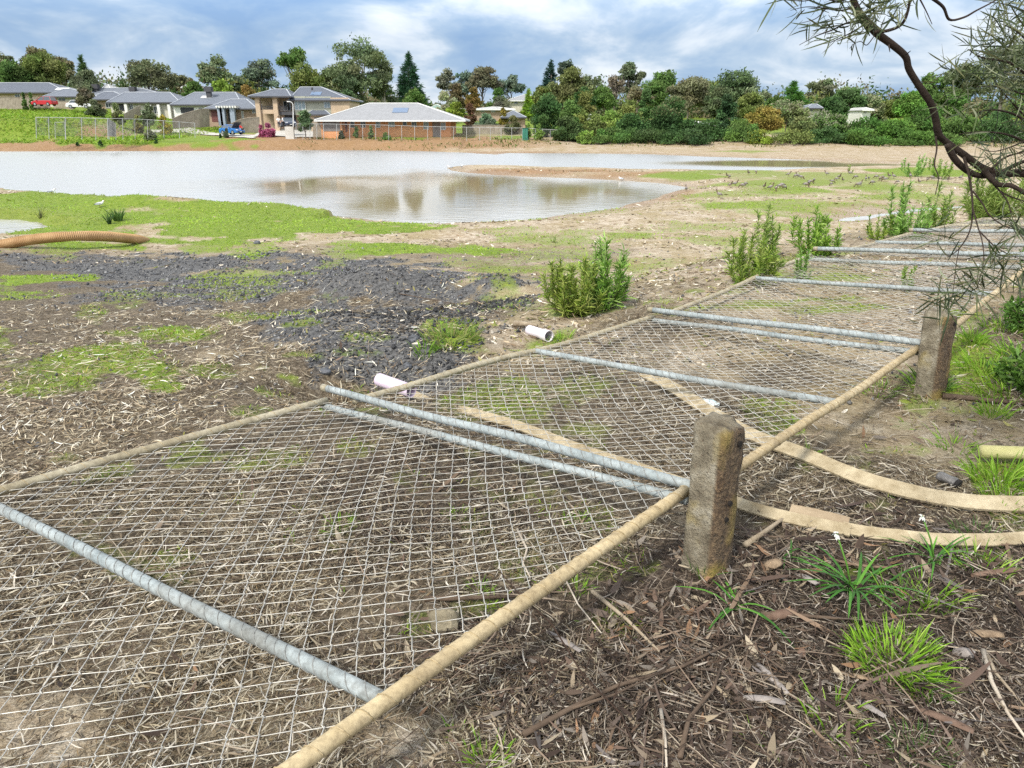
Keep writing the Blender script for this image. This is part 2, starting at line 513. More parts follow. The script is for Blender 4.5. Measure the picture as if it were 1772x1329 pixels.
SAND = [patch(*a) for a in [(1010, 560, 140, 50, .8), (1180, 520, 160, 60, .9), (1400, 440, 220, 50, 1), (1560, 400, 160, 40), (1120, 640, 130, 50, .5),(1120, 430, 330, 60), (1450, 350, 350, 36), (1330, 600, 170, 70, .9), (1500, 640, 160, 60, .9), (1250, 470, 180, 60, .9), (1500, 520, 200, 60, .8),
    (1640, 720, 130, 60, .8), (1700, 810, 120, 40, .6), (1000, 600, 150, 60, .35), (1450, 690, 120, 50, .8), (60, 1270, 260, 90, .75), (420, 1250, 240, 110, .6), (700, 1300, 130, 70, .8), (250, 1120, 200, 60, .35)]]
HUMUS = [patch(*a) for a in [(1300, 1290, 520, 130), (1650, 1200, 260, 160), (1000, 1250, 240, 90, .85),(1400, 1130, 420, 190), (1150, 1040, 200, 90), (1560, 960, 260, 70, .8), (900, 1100, 250, 120, .6), (700, 880, 300, 130, .5), (1500, 880, 180, 40, .5)]]
def gravel(x, y):
    gv = mask(x, y, GRAVEL, .5, 1.3, 70)
    for cx, cy, rx, ry, h in HEAPS:
        gv = np.maximum(gv, sstep(.25, .6, np.exp(-(((x - cx) / rx) ** 2 + ((y - cy) / ry) ** 2)) + .25 * fbm(x * 3, y * 3, 75, 2)))
    return gv
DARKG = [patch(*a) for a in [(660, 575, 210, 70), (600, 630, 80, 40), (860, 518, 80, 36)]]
SPIT = [patch(*a) for a in [(930, 298, 190, 7, .95), (1110, 303, 120, 8, .8), (1160, 335, 60, 12, .6), (880, 265, 120, 3, .8), (1080, 352, 90, 9, .5)]]
def masks(x, y):
    d = np.hypot(x, y)
    g = mask(x, y, GRASS, .5, 1, 50)
    emb = sstep(-60, -72, x) * sstep(108, 114, y) * (1 - sstep(150, 175, y))
    g = np.maximum(g, emb)
    g = np.maximum(g, sstep(118, 135, y) * .8)
    gv = gravel(x, y) * (1 - .75 * g)
    sa = mask(x, y, SAND, .5, 1, 90)
    sa = np.maximum(sa, sstep(15, 21, y) * (1 - sstep(150, 170, y)))
    qx, qy = x - FP0[0], y - FP0[1]
    e_ = qx * FE[0] + qy * FE[1]; t_ = qx * FD[0] + qy * FD[1]
    sa = np.maximum(sa, sstep(2.4, 4.4, t_ + 1.6 * fbm(x * .9, y * .9, 160, 3)) * sstep(-.6, .2, e_ + .5 * fbm(x, y, 161, 2)) * (.72 + .5 * fbm(x * 1.3, y * 1.3, 162, 3)) * (1 - sstep(14, 20, y)))
    hu = mask(x, y, HUMUS, .4, 1, 110)
    ru = sstep(101, 105, y) * (1 - sstep(119, 128, y)) * (1 - sstep(-4, 12, x)) * .95
    ru = np.maximum(ru, sstep(60, 80, y) * .12 * (1 - sstep(118, 130, y)))
    ru = np.maximum(ru, mask(x, y, SPIT, .3, 1, 140))
    s1 = np.minimum(np.minimum(sdpoly(x, y, POND), sdpoly(x, y, SIDE)), sdpoly(x, y, PUD))
    wet = np.where(y > 13, 1 - sstep(.1, 2.2, s1 + fbm(x * .8, y * .8, 130, 3) * 1.2), 0)
    wet = wet * np.where(x < -6, .3, 1)
    g = g * (1 - .5 * wet)
    return dict(grass=g, gravel=gv, sand=sa, humus=hu, rust=ru, wet=wet)

rings = np.concatenate([np.geomspace(.35, 2500, 560)])
angs = np.concatenate([np.linspace(-47, 47, 680), np.linspace(48, 312, 60)])
angs = np.radians(angs)
RR, AA = np.meshgrid(rings, angs, indexing='ij')
X = (RR * np.sin(AA)).ravel(); Yv = (RR * np.cos(AA)).ravel()
Zt = H(X, Yv)
nr, na = len(rings), len(angs)
ii, jj = np.meshgrid(np.arange(nr - 1), np.arange(na), indexing='ij')
j2 = (jj + 1) % na
quads = np.stack([ii * na + jj, (ii + 1) * na + jj, (ii + 1) * na + j2, ii * na + j2], -1).reshape(-1, 4)
MSK = masks(X, Yv)
Vt = np.stack([X, Yv, Zt], 1)
# centre cap
Vt = np.vstack([Vt, [[0, 0, H1(0, 0)]]])
ctr = len(Vt) - 1
MSK = {k: np.append(v, 0) for k, v in MSK.items()}
capq = np.array([[ctr, j, (j + 1) % na, ctr] for j in range(0, na)])

def ground_mat():
    m, nt, b = new_mat('earth')
    def at(n): return nd(nt, 'ShaderNodeAttribute', attribute_name=n).outputs['Fac']
    t = nd(nt, 'ShaderNodeTexCoord').outputs['Object']
    big = nnoise(nt, 0.7, 5, .6, t); mid = nnoise(nt, 5, 6, .65, t); fin = nnoise(nt, 38, 5, .7, t); spk = nnoise(nt, 150, 3, .7, t)
    soil = nramp(nt, mid, [(.30, (.052, .040, .024)), (.48, (.095, .075, .046)), (.62, (.18, .147, .095)), (.78, (.30, .255, .18))])
    soil = nmix(nt, .55, soil, nramp(nt, fin, [(.38, (.022, .016, .012)), (.52, (.15, .115, .08)), (.66, (.42, .36, .28))]))
    sandc = nramp(nt, mid, [(.30, (.15, .105, .06)), (.43, (.33, .255, .165)), (.56, (.50, .43, .33)), (.70, (.66, .60, .51))])
    sandc = nmix(nt, .35, sandc, nramp(nt, fin, [(.36, (.16, .115, .07)), (.5, (.42, .35, .26)), (.68, (.60, .54, .45))]))
    sandc = nmix(nt, nramp(nt, big, [(.42, (0, 0, 0)), (.60, (.62, .62, .62))]), sandc, (.27, .21, .095))
    base = nmix(nt, at('sand'), soil, sandc)
    base = nmix(nt, nmath(nt, 'MULTIPLY', at('rust'), .9), base, nramp(nt, mid, [(.3, (.20, .105, .045)), (.7, (.34, .205, .10))]))
    hum = nramp(nt, fin, [(.3, (.018, .013, .010)), (.5, (.065, .048, .036)), (.7, (.16, .125, .095))])
    base = nmix(nt, nmath(nt, 'MULTIPLY', at('humus'), .9), base, hum)
    vo = nd(nt, 'ShaderNodeTexVoronoi'); vo.inputs['Scale'].default_value = 34; nt.links.new(t, vo.inputs['Vector'])
    grav = nmix(nt, .5, nramp(nt, vo.outputs['Color'], [(.2, (.032, .033, .036)), (.8, (.15, .15, .153))]), nramp(nt, fin, [(.35, (.035, .035, .036)), (.7, (.24, .235, .225))]))
    gf = nmath(nt, 'MULTIPLY', nmath(nt, 'SUBTRACT', nmath(nt, 'ADD', at('gravel'), nmath(nt, 'MULTIPLY', nmath(nt, 'SUBTRACT', mid, .5), 1.3)), .28), 2.6, True)
    base = nmix(nt, gf, base, grav)
    gr = nramp(nt, mid, [(.28, (.085, .135, .014)), (.5, (.17, .255, .024)), (.72, (.29, .33, .055))])
    gr = nmix(nt, .4, gr, nramp(nt, fin, [(.33, (.05, .085, .012)), (.68, (.24, .31, .045))]))
    gg = nmath(nt, 'MULTIPLY', nmath(nt, 'SUBTRACT', nmath(nt, 'ADD', at('grass'), nmath(nt, 'MULTIPLY', nmath(nt, 'SUBTRACT', mid, .5), 1.1)), .30), 2.4, True)
    base = nmix(nt, gg, base, gr)
    wetc = nmix(nt, .5, base, (.20, .125, .06))
    base = nmix(nt, at('wet'), base, wetc)
    sp = nramp(nt, spk, [(.32, (.62, .6, .58)), (.55, (1, 1, 1)), (.72, (1.22, 1.2, 1.18))])
    base = nmix(nt, 1.0, base, sp, 'MULTIPLY')
    nt.links.new(base, b.inputs['Base Color'])
    nt.links.new(nmath(nt, 'SUBTRACT', .92, nmath(nt, 'MULTIPLY', at('wet'), .4)), b.inputs['Roughness'])
    b.inputs['Specular IOR Level'].default_value = .2
    bn = nd(nt, 'ShaderNodeBump'); bn.inputs['Strength'].default_value = .8; bn.inputs['Distance'].default_value = .03
    hh = nmath(nt, 'ADD', nmath(nt, 'MULTIPLY', fin, .6), nmath(nt, 'MULTIPLY', mid, 1.2))
    hh = nmath(nt, 'ADD', hh, nmath(nt, 'MULTIPLY', spk, .2))
    nt.links.new(hh, bn.inputs['Height']); nt.links.new(bn.outputs[0], b.inputs['Normal'])
    return m
M_ground = ground_mat()
go = mesh_np('ground', Vt, quads, M_ground, smooth=True, attrs=MSK)
tag(go, kind='structure')
cp = MB(); 
cp.tube([(0, 0, -.4), (0, 0, H1(0, 0) + .0)], .36, 24, True)
# small disc that closes the sheet under the photographer
cpo = cp.build('ground', M_ground); tag(cpo, kind='structure')

def water_mat():
    m, nt, b = new_mat('muddy_water')
    t = nd(nt, 'ShaderNodeTexCoord').outputs['Object']
    mp = nd(nt, 'ShaderNodeMapping'); mp.inputs['Scale'].default_value = (.55, 1.0, 1); nt.links.new(t, mp.inputs[0])
    rip = nnoise(nt, 2.6, 2, .5, mp.outputs[0], .4)
    rip2 = nnoise(nt, 1.1, 4, .6, mp.outputs[0], .2)
    calm = nd(nt, 'ShaderNodeAttribute', attribute_name='calm').outputs['Fac']
    b.inputs['Base Color'].default_value = (.20, .145, .065, 1)
    nt.links.new(nmix(nt, calm, (.26, .265, .26), (.36, .29, .165)), b.inputs['Base Color'])  # calm colour holds the mud's brown plus a painted tan tree reflection
    b.inputs['IOR'].default_value = 1.5
    b.inputs['Specular IOR Level'].default_value = .5
    nt.links.new(nmath(nt, 'ADD', .04, nmath(nt, 'MULTIPLY', nmath(nt, 'SUBTRACT', 1.0, calm), .26)), b.inputs['Roughness'])
    bn = nd(nt, 'ShaderNodeBump'); bn.inputs['Distance'].default_value = .05
    st = nmath(nt, 'ADD', .02, nmath(nt, 'MULTIPLY', nmath(nt, 'SUBTRACT', 1.0, calm), .55))
    nt.links.new(st, bn.inputs['Strength'])
    nt.links.new(nmath(nt, 'ADD', rip, nmath(nt, 'MULTIPLY', rip2, .8)), bn.inputs['Height'])
    nt.links.new(bn.outputs[0], b.inputs['Normal'])
    return m
M_water = water_mat()
def water(name, poly, nx, ny, calm_f):
    x0, y0 = poly.min(0) - 2.0; x1, y1 = poly.max(0) + 2.0
    gx, gy = np.meshgrid(np.linspace(x0, x1, nx), np.linspace(y0, y1, ny), indexing='ij')
    gx = gx.ravel(); gy = gy.ravel()
    i, j = np.meshgrid(np.arange(nx - 1), np.arange(ny - 1), indexing='ij')
    q = np.stack([i * ny + j, (i + 1) * ny + j, (i + 1) * ny + j + 1, i * ny + j + 1], -1).reshape(-1, 4)
    s = sdpoly(gx, gy, poly)
    keep = (s[q] < 2.5).any(1)
    q = q[keep]
    us = np.unique(q); mp = -np.ones(len(gx), int); mp[us] = np.arange(len(us))
    V = np.stack([gx, gy, np.full(len(gx), ZW)], 1)[us]
    o = mesh_np(name, V, mp[q], M_water, attrs=dict(calm=calm_f(V[:, 0], V[:, 1])))
    return tag(o, kind='structure')
calm_c = [P(760, 330, ZW), P(980, 335, ZW), P(620, 320, ZW)]
def calmf(x, y):
    m = np.zeros(len(x))
    for c, rx, ry in ((calm_c[0], 8.5, 17), (calm_c[1], 8, 12), (calm_c[2], 8, 9)):
        q = np.sqrt(((x - c[0]) / rx) ** 2 + ((y - c[1]) / ry) ** 2) + fbm(x * .25, y * .12, 44, 3) * .5
        m = np.maximum(m, .95 - .95 * sstep(.35, 1.3, q))
    # the still, shallow reach on the right
    c = P(1420, 283, ZW)
    q = np.sqrt(((x - c[0]) / 16) ** 2 + ((y - c[1]) / 8) ** 2)
    m = np.maximum(m, .9 * (1 - sstep(.6, 1.1, q)))
    return m
water('pond_water', POND, 150, 150, calmf)
water('side_pool_water', SIDE, 40, 40, lambda x, y: np.full(len(x), .35))
water('puddle_water', PUD, 40, 30, lambda x, y: np.full(len(x), .2))
# ------------------------------------------------------------------ fallen chain-link fence
M_galv = mat_plain('galvanised_steel', (.25, .275, .275), .6, 0, .22, 6, .15, 40, .4, (.40, .425, .42))
M_tan = mat_plain('weathered_tan_rail', (.29, .215, .11), .6, 0, .2, 7, .25, 60, .4, (.48, .38, .22))
M_palerail = mat_plain('pale_weathered_rail', (.28, .245, .17), .6, 0, .2, 7, .2, 60, .4, (.44, .40, .30))
def rail_mat(name, c, c2, rust):
    m, nt, b = new_mat(name)
    t = nd(nt, 'ShaderNodeTexCoord').outputs['Object']
    f = nnoise(nt, 6, 5, .65, t); g = nnoise(nt, 45, 4, .7, t); k = nnoise(nt, 2.2, 4, .6, t)
    cc = nramp(nt, f, [(.3, c), (.7, c2)])
    cc = nmix(nt, nramp(nt, k, [(.50, (0, 0, 0)), (.68, (.65, .65, .65))]), cc, rust)
    cc = nmix(nt, 1.0, cc, nramp(nt, g, [(.3, (.62, .6, .58)), (.55, (1, 1, 1)), (.75, (1.12, 1.12, 1.1))]), 'MULTIPLY')
    nt.links.new(cc, b.inputs['Base Color']); b.inputs['Roughness'].default_value = .62; b.inputs['Specular IOR Level'].default_value = .35
    bn = nd(nt, 'ShaderNodeBump'); bn.inputs['Strength'].default_value = .4; bn.inputs['Distance'].default_value = .004
    nt.links.new(g, bn.inputs['Height']); nt.links.new(bn.outputs[0], b.inputs['Normal'])
    return m
M_galv = rail_mat('galvanised_steel', (.21, .245, .25), (.36, .395, .395), (.16, .15, .125))
M_tan = rail_mat('weathered_tan_rail', (.34, .26, .14), (.54, .44, .27), (.27, .205, .115))
M_palerail = rail_mat('pale_weathered_rail', (.26, .225, .15), (.42, .38, .28), (.20, .16, .09))
M_wire = mat_plain('galvanised_wire', (.26, .25, .22), .42, .3, .2, 5, 0, None, .5, (.60, .58, .53))
M_wire_shade = mat_plain('shaded_wire', (.10, .10, .095), .6, .2, .2, 9, 0, None, .4, (.30, .30, .28))  # tie wire on the posts, coloured darker to read as shadowed
M_lace = mat_plain('tan_tie_wire', (.25, .19, .10), .6, .1, .2, 30, 0, None, .4, (.42, .33, .19))
def V3(a): return np.array(a, float)
def lerp(a, b, t): return a * (1 - t) + b * t
class Panel:
    """a bilinear sheet: u along the rails (0..1), v from the near rail (0) to the far rail (1)"""
    def __init__(s, Na, Nb, Fa, Fb, sag=.05, seed=0):
        s.Na, s.Nb, s.Fa, s.Fb, s.sag, s.seed = map(lambda q: q, (V3(Na), V3(Nb), V3(Fa), V3(Fb), sag, seed))
        s.L = np.linalg.norm(s.Nb - s.Na); s.W = np.linalg.norm(s.Fa - s.Na)
    def pt(s, u, v, mesh=True):
        u = np.asarray(u, float); v = np.asarray(v, float)
        p = (s.Na * (1 - u)[..., None] + s.Nb * u[..., None]) * (1 - v)[..., None] + (s.Fa * (1 - u)[..., None] + s.Fb * u[..., None]) * v[..., None]
        if mesh:
            bay = np.abs(np.sin(np.clip(u, 0, 1) * 2 * np.pi))          # two bays between three posts
            dz = -s.sag * (.35 + .65 * bay) * np.sin(np.pi * np.clip(v, 0, 1)) + .035 * fbm(u * 5 + s.seed, v * 5, 61 + s.seed, 3) * np.sin(np.pi * np.clip(v, 0, 1))
            p = p + np.stack([0 * dz, 0 * dz, dz], -1)
        return p
def make_mesh(pn, pitch=.048, r=.0019, sides=4):
    nw = max(4, int(round(pn.L / pitch))); nk = max(6, int(round(pn.W / (pitch * 1.25))))
    du = 1.0 / nw
    allV, allF = [], []
    base = 0
    for i in range(nw):
        k = np.arange(nk + 1)
        u0 = (i + .5) * du
        j = rng.uniform(-.06, .06, nk + 1)
        par = np.where((k + i) % 2 == 0, 1, -1)
        uu = np.clip(u0 + du * (.5 * par + j * .15), 0, 1)
        vv = k / nk + rng.uniform(-.06, .06, nk + 1) / nk
        vv[0] = 0.004; vv[-1] = .996
        # two points per corner: the little hooked twist where neighbouring wires interlock
        us = np.repeat(uu, 2); vs_ = np.repeat(vv, 2)
        vs_[0::2] -= .06 / nk; vs_[1::2] += .06 / nk
        p = pn.pt(us, np.clip(vs_, 0, 1))
        s = np.repeat(par, 2) * np.tile([1, -1], nk + 1)
        p[:, 2] += s * r * 1.6
        t = np.gradient(p, axis=0); t = unit(t)
        a = unit(np.cross(t, (0, 0, 1.0))); b = np.cross(t, a)
        ang = np.arange(sides) * 2 * np.pi / sides
        ring = p[:, None, :] + r * (a[:, None, :] * np.cos(ang)[None, :, None] + b[:, None, :] * np.sin(ang)[None, :, None])
        m = len(p)
        allV.append(ring.reshape(-1, 3))
        ii = np.arange(m - 1)[:, None] * sides + np.arange(sides)[None, :]
        jj = np.arange(m - 1)[:, None] * sides + (np.arange(sides) + 1) % sides
        allF.append(np.stack([ii, jj, jj + sides, ii + sides], -1).reshape(-1, 4) + base)
        base += m * sides
    return np.concatenate(allV), np.concatenate(allF)
def straight(a, b, n=9, wob=.006, seed=0):
    n = n * 2
    t = np.linspace(0, 1, n)
    p = np.outer(1 - t, a) + np.outer(t, b)
    p[:, 2] += wob * np.sin(np.pi * t) * vnoise(t * 3 + seed, t * 0 + seed, 5) * 2
    p[:, 0] += wob * np.sin(np.pi * t) * vnoise(t * 2 + seed, t * 0 + seed + 4, 6)
    return [tuple(q) for q in p]
def lacing(pts, rad, n, lean=.5, r=.0019, sides=4, ph=0.0):
    """one wire wound round a rail in an uneven spiral"""
    mb = MB()
    a = V3(pts[0]); b = V3(pts[-1]); ax = unit(b - a)
    up = unit(np.cross(np.cross(ax, (0, 0, 1.0)), ax)); sd = np.cross(ax, up)
    ring = []
    per = 9
    for q in range(n * per + 1):
        an = 2 * math.pi * q / per + ph
        t = (q / per - lean * .05 * math.sin(an)) / n
        t += .5 / n * float(vnoise(np.array(q / per * .7), np.array(n + rad * 100), 3))
        t = min(max(t, 0.003), .997)
        x = t * (len(pts) - 1); k = min(int(x), len(pts) - 2)
        c = lerp(V3(pts[k]), V3(pts[k + 1]), x - k)
        ring.append(c + (up * math.cos(an) + sd * math.sin(an)) * (rad + r * .6))
    return mb.tube(ring, r, sides, False)
def fence_panel(label, pn, near_r=.0225, far_r=.021, posts=(), near_mat=None, far_mat=None, nlace=28, pitch=.048, wire_r=.0017):
    c = pn.pt(np.array(.5), np.array(.5), False); c[2] = H1(c[0], c[1])
    t = thing('fence_panel', c, label, 'fence panel', 'fallen chain-link fence panels')
    npts = straight(pn.Na, pn.Nb, 12, .014, pn.seed); fpts = straight(pn.Fa, pn.Fb, 12, .022, pn.seed + 3)
    MB().tube(npts, near_r, 12).build('near_rail', near_mat or M_tan, t, True)
    MB().tube(fpts, far_r, 12).build('far_rail', far_mat or M_palerail, t, True)
    for (u, ov0, ov1, rad, mat, dz) in posts:
        a = pn.pt(np.array(float(u)), np.array(0.0), False); b = pn.pt(np.array(float(u)), np.array(1.0), False)
        d = unit(b - a)
        a = a - d * ov0 + np.array((0, 0, dz)); b = b + d * ov1 + np.array((0, 0, dz))
        pts = straight(a, b, 10, .012, pn.seed + int(u * 10))
        po = MB().tube(pts, rad, 12).build('fence_post', mat, t, True)
        lacing(pts, rad, 21, .2, wire_r).build('tie_wire', M_wire_shade, po)
        lacing(pts, rad, 21, .2, wire_r, ph=math.pi).build('tie_wire', M_wire_shade, po)
        if ov1 > .05:
            MB().tube([b - d * .045, b + d * .006], [rad * 1.09, rad * 1.09], 12).build('post_cap', M_palerail, po, True)
    Vm, Fm = make_mesh(pn, pitch, wire_r)
    mesh_np('chain_mesh', Vm, Fm, M_wire, t)
    lacing(npts, near_r, nlace, .9, .0019).build('tie_wire', M_lace, t)
    lacing(fpts, far_r, nlace, .9, .0017).build('tie_wire', M_lace, t)
    return t

NbA = P(1186, 849, .285); FbA = P(566, 693, .10)
midN = P(668, 1214, .25); midF = None
NaA = 2 * midN - NbA
p0 = P(0, 850, .06); dd = unit(FbA - p0)
FmA = P(-38.6, 860.7, .06)
FaA = 2 * FmA - FbA
pA = Panel(NaA, NbA, FaA, FbA, .055, 1)
fence_panel('nearest fallen chain-link panel, its blue-grey mid post running out of the left edge', pA, .0235, .022,
            ((.5, -.015, -.01, .022, M_galv, .0), (.995, .02, .01, .0195, M_galv, -.032)), nlace=40)
NaB = P(1206, 857, .27); NbB = P(1588, 603, .30); FaB = P(612, 694, .115); FbB = P(1130, 549, .13)
pB = Panel(NaB, NbB, FaB, FbB, .06, 2)
fence_panel('fallen chain-link panel between the two concrete stumps, its far corner poking up left', pB, .022, .021,
            ((.0, .02, .30, .021, M_galv, .035), (.52, .0, .0, .020, M_galv, -.005), (.995, .03, .0, .0195, M_galv, -.022)), nlace=40)
Wv = FbB - NbB
FaC = P(1150, 545, .16); FbC = P(1402, 441, .30)
NaC = P(1607, 603, .31); NbC = NaC + (FbC - FaC) + np.array((.02, -.03, .03))
pC = Panel(NaC, NbC, FaC, FbC, .07, 3)
fence_panel('fallen chain-link panel whose tan rail shows right of the second stump', pC, .021, .02,
            ((.0, .05, .16, .022, M_galv, .03), (.55, 0, 0, .019, M_galv, 0), (.985, .03, .0, .02, M_galv, -.04)), nlace=30, far_mat=M_palerail, wire_r=.0017)
FaD = P(1442, 436, .32); FbD = P(1578, 404, .33)
NaD = NbC + (FaD - FbC); NbD = NaD + (FbD - FaD)
pD = Panel(NaD, NbD, FaD, FbD, .06, 4)
fence_panel('fourth fallen mesh panel back, between two small wattle seedlings and the right edge', pD, .021, .02,
            ((.0, .05, .22, .023, M_galv, .03), (.5, 0, 0, .019, M_galv, 0)), nlace=26, wire_r=.0017)
FaE = P(1588, 402, .33); FbE = P(1700, 379, .36)
NaE = NaD + (FaE - FaD); NbE = NaE + (FbE - FaE)
pE = Panel(NaE, NbE, FaE, FbE, .06, 5)
fence_panel('farthest fallen mesh panel with whitish posts, under the hanging twigs at the right', pE, .021, .02,
            ((.0, .05, .1, .023, M_galv, .03), (.5, 0, 0, .02, M_palerail, 0), (1, 0, 0, .02, M_palerail, 0)), nlace=20, wire_r=.0019)

# ------------------------------------------------------------------ concrete stumps
def concrete_mat():
    m, nt, b = new_mat('weathered_concrete')
    t = nd(nt, 'ShaderNodeTexCoord').outputs['Object']
    f = nnoise(nt, 9, 5, .6, t); g = nnoise(nt, 60, 4, .7, t); a = nnoise(nt, 4, 3, .5, t)
    c = nramp(nt, f, [(.3, (.09, .072, .045)), (.5, (.21, .18, .125)), (.70, (.38, .35, .275))])
    v = nd(nt, 'ShaderNodeTexVoronoi'); v.inputs['Scale'].default_value = 55; nt.links.new(t, v.inputs['Vector'])
    c = nmix(nt, nramp(nt, v.outputs['Distance'], [(.10, (.8, .8, .8)), (.22, (0, 0, 0))]), c, (.12, .08, .05))
    side = nd(nt, 'ShaderNodeAttribute', attribute_name='shaded_face').outputs['Fac']
    rs = nramp(nt, g, [(.32, (.025, .016, .009)), (.52, (.095, .058, .03)), (.7, (.22, .15, .08))])  # right face's brown painted darker for the shade on that side
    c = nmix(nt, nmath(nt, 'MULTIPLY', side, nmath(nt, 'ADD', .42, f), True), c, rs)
    c = nmix(nt, nramp(nt, a, [(.50, (0, 0, 0)), (.64, (.7, .7, .7))]), c, (.32, .24, .055))
    nt.links.new(c, b.inputs['Base Color']); b.inputs['Roughness'].default_value = .9
    bn = nd(nt, 'ShaderNodeBump'); bn.inputs['Strength'].default_value = 1.0; bn.inputs['Distance'].default_value = .02
    nt.links.new(nmath(nt, 'ADD', g, nmath(nt, 'MULTIPLY', f, .8)), bn.inputs['Height']); nt.links.new(bn.outputs[0], b.inputs['Normal'])
    return m
M_conc = concrete_mat()
M_hole = mat_plain('deep_hole', (.012, .009, .007), .95)
def stump(base, top, wx, wy, yaw, label, seed, notch):
    base = V3(base); top = V3(top)
    t = thing('concrete_stump', base, label, 'post stump', 'broken concrete fence post stumps')
    nz, nn = 22, 9
    ax = np.array((math.cos(yaw), math.sin(yaw), 0)); ay = np.array((-math.sin(yaw), math.cos(yaw), 0))
    per = []
    for s in range(4):
        for k in range(nn):
            q = -1 + 2 * k / nn
            per.append([(q, -1), (1, q), (-q, 1), (-1, -q)][s])
    per = np.array(per)
    rr = np.maximum(np.abs(per[:, 0]), np.abs(per[:, 1])); rnd = np.hypot(per[:, 0], per[:, 1])
    per = per / (1 + .16 * np.maximum(0, rnd - 1.12))[:, None]
    V, rf = [], []
    m = len(per)
    for i in range(nz):
        f = i / (nz - 1)
        c = lerp(base + np.array((0, 0, -.12)), top, f)
        for j, (a, bb) in enumerate(per):
            an = math.atan2(bb, a)
            n = vnoise(np.array(f * 9 + an * 2), np.array(an * 3 + seed), seed) * .10 + vnoise(np.array(f * 30), np.array(an * 9), seed + 2) * .07
            cor = max(0, rnd[j] - 1.2) * 1.2
            n -= cor * max(0, float(vnoise(np.array(f * 6 + j // nn * 5), np.array(seed * 1.0), seed + 7)) + .12) * .55
            if f > .95: n -= (f - .95) * .3 * (1 if rnd[j] > 1.15 else .3)
            p = c + ax * (a * wx * (1 + n)) + ay * (bb * wy * (1 + n))
            if i == nz - 1: p = p + np.array((0, 0, .012 * vnoise(np.array(a * 3), np.array(bb * 3 + seed), seed) * 2 - .02 * (a > .3)))
            V.append(p)
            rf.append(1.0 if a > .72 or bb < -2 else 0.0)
    Fs = []
    for i in range(nz - 1):
        for j in range(m):
            j2 = (j + 1) % m
            Fs.append((i * m + j, i * m + j2, (i + 1) * m + j2, (i + 1) * m + j))
    for k in (.66, .33):      # broken top in rings
        b0 = len(V)
        for j, (a, bb) in enumerate(per):
            V.append(top + ax * a * wx * k + ay * bb * wy * k + np.array((0, 0, .004 + .02 * vnoise(np.array(a * 4 * k), np.array(bb * 4 * k + seed), seed + 1) - .012 * (a > .3))))
            rf.append(.1)
        prev = b0 - m
        for j in range(m):
            j2 = (j + 1) % m
            Fs.append((prev + j, prev + j2, b0 + j2, b0 + j))
    V.append(top + np.array((0, 0, .006))); rf.append(0.1)
    cidx = len(V) - 1
    for j in range(m): Fs.append((cidx - m + j, cidx - m + (j + 1) % m, cidx, cidx))
    o = mesh_np('shaft', np.array(V), np.array(Fs), M_conc, t, attrs=dict(shaded_face=np.array(rf)))
    for (f, off, rad) in notch:   # bolt holes on the darkened face: shallow dark sockets
        c = lerp(base, top, f) + ax * (wx * 1.0) + ay * (wy * off)
        MB().tube([c - ax * .03, c + ax * .004], [rad, rad * 1.1], 9).build('bolt_hole', M_hole, t)
    return t
g1 = G(1222, 985); t1 = PY(1247, 729, g1[1] + .07)
stump(g1, t1, .072, .064, R(-52), 'broken concrete post stump nearest the camera, grey left face and mossy stain', 3, ((.88, .45, .011), (.5, .1, .010), (.40, -.1, .009)))
g2 = G(1610, 684); t2 = PY(1629, 540, g2[1] + .05)
stump(g2, t2, .072, .068, R(-56), 'second concrete post stump farther back, yellowish brown beside the green grass', 8, ((.88, .5, .014),))

# ------------------------------------------------------------------ timber edging boards
M_board = mat_plain('weathered_board', (.24, .185, .105), .8, 0, .2, 11, .6, 50, .25, (.50, .425, .29))
M_board2 = mat_plain('grey_board', (.22, .16, .10), .8, 0, .2, 6, .35, 70, .3, (.38, .30, .20))
def board(name, pix, w, th, mat, label, tilt=.35, lift=.03):
    pts = [G(*p) for p in pix]
    # resample smooth
    k = 60; tt = np.linspace(0, len(pts) - 1, k)
    P0 = np.array(pts); S = np.zeros((k, 3))
    for i, q in enumerate(tt):
        a = min(int(q), len(pts) - 2); f = q - a
        pa = P0[max(a - 1, 0)]; pb = P0[a]; pc = P0[a + 1]; pd = P0[min(a + 2, len(pts) - 1)]
        S[i] = .5 * ((2 * pb) + (-pa + pc) * f + (2 * pa - 5 * pb + 4 * pc - pd) * f * f + (-pa + 3 * pb - 3 * pc + pd) * f ** 3)
    S[:, 2] = H(S[:, 0], S[:, 1]) + lift
    kern = np.ones(9) / 9
    S[:, 2] = np.convolve(np.pad(S[:, 2], 4, mode='edge'), kern, 'valid')
    tg = unit(np.gradient(S, axis=0)); sdv = unit(np.cross(tg, (0, 0, 1.0)))
    acr = unit(sdv * math.cos(tilt) - np.array((0, 0, 1.0)) * math.sin(tilt)); nrm = np.cross(acr, tg)
    mid = S[k // 2]
    mb = MB(); V, Fs = [], []
    for i in range(k):
        wj = w * (1 + .06 * float(vnoise(np.array(i * .3), np.array(3.0), 4)))
        c = S[i]
        for a, b in ((-1, -1), (1, -1), (1, 1), (-1, 1)):
            V.append(c + acr[i] * a * wj / 2 + nrm[i] * b * th / 2)
    for i in range(k - 1):
        for q in range(4):
            Fs.append((i * 4 + q, i * 4 + (q + 1) % 4, i * 4 + 4 + (q + 1) % 4, i * 4 + 4 + q))
    Fs += [(3, 2, 1, 0), tuple((k - 1) * 4 + q for q in range(4))]
    mb.add(V, Fs)
    o = mb.build(name, mat, bevel=.003)
    return tag(o, label, 'timber board', 'long bent timber edging boards')
board('edging_board', [(700, 688), (790, 706), (900, 748), (1010, 790), (1110, 822), (1190, 852), (1285, 885), (1380, 912), (1470, 932)], .058, .016, M_board,
      'long pale edging board passing under the mesh and behind the nearest stump', .5, .035)
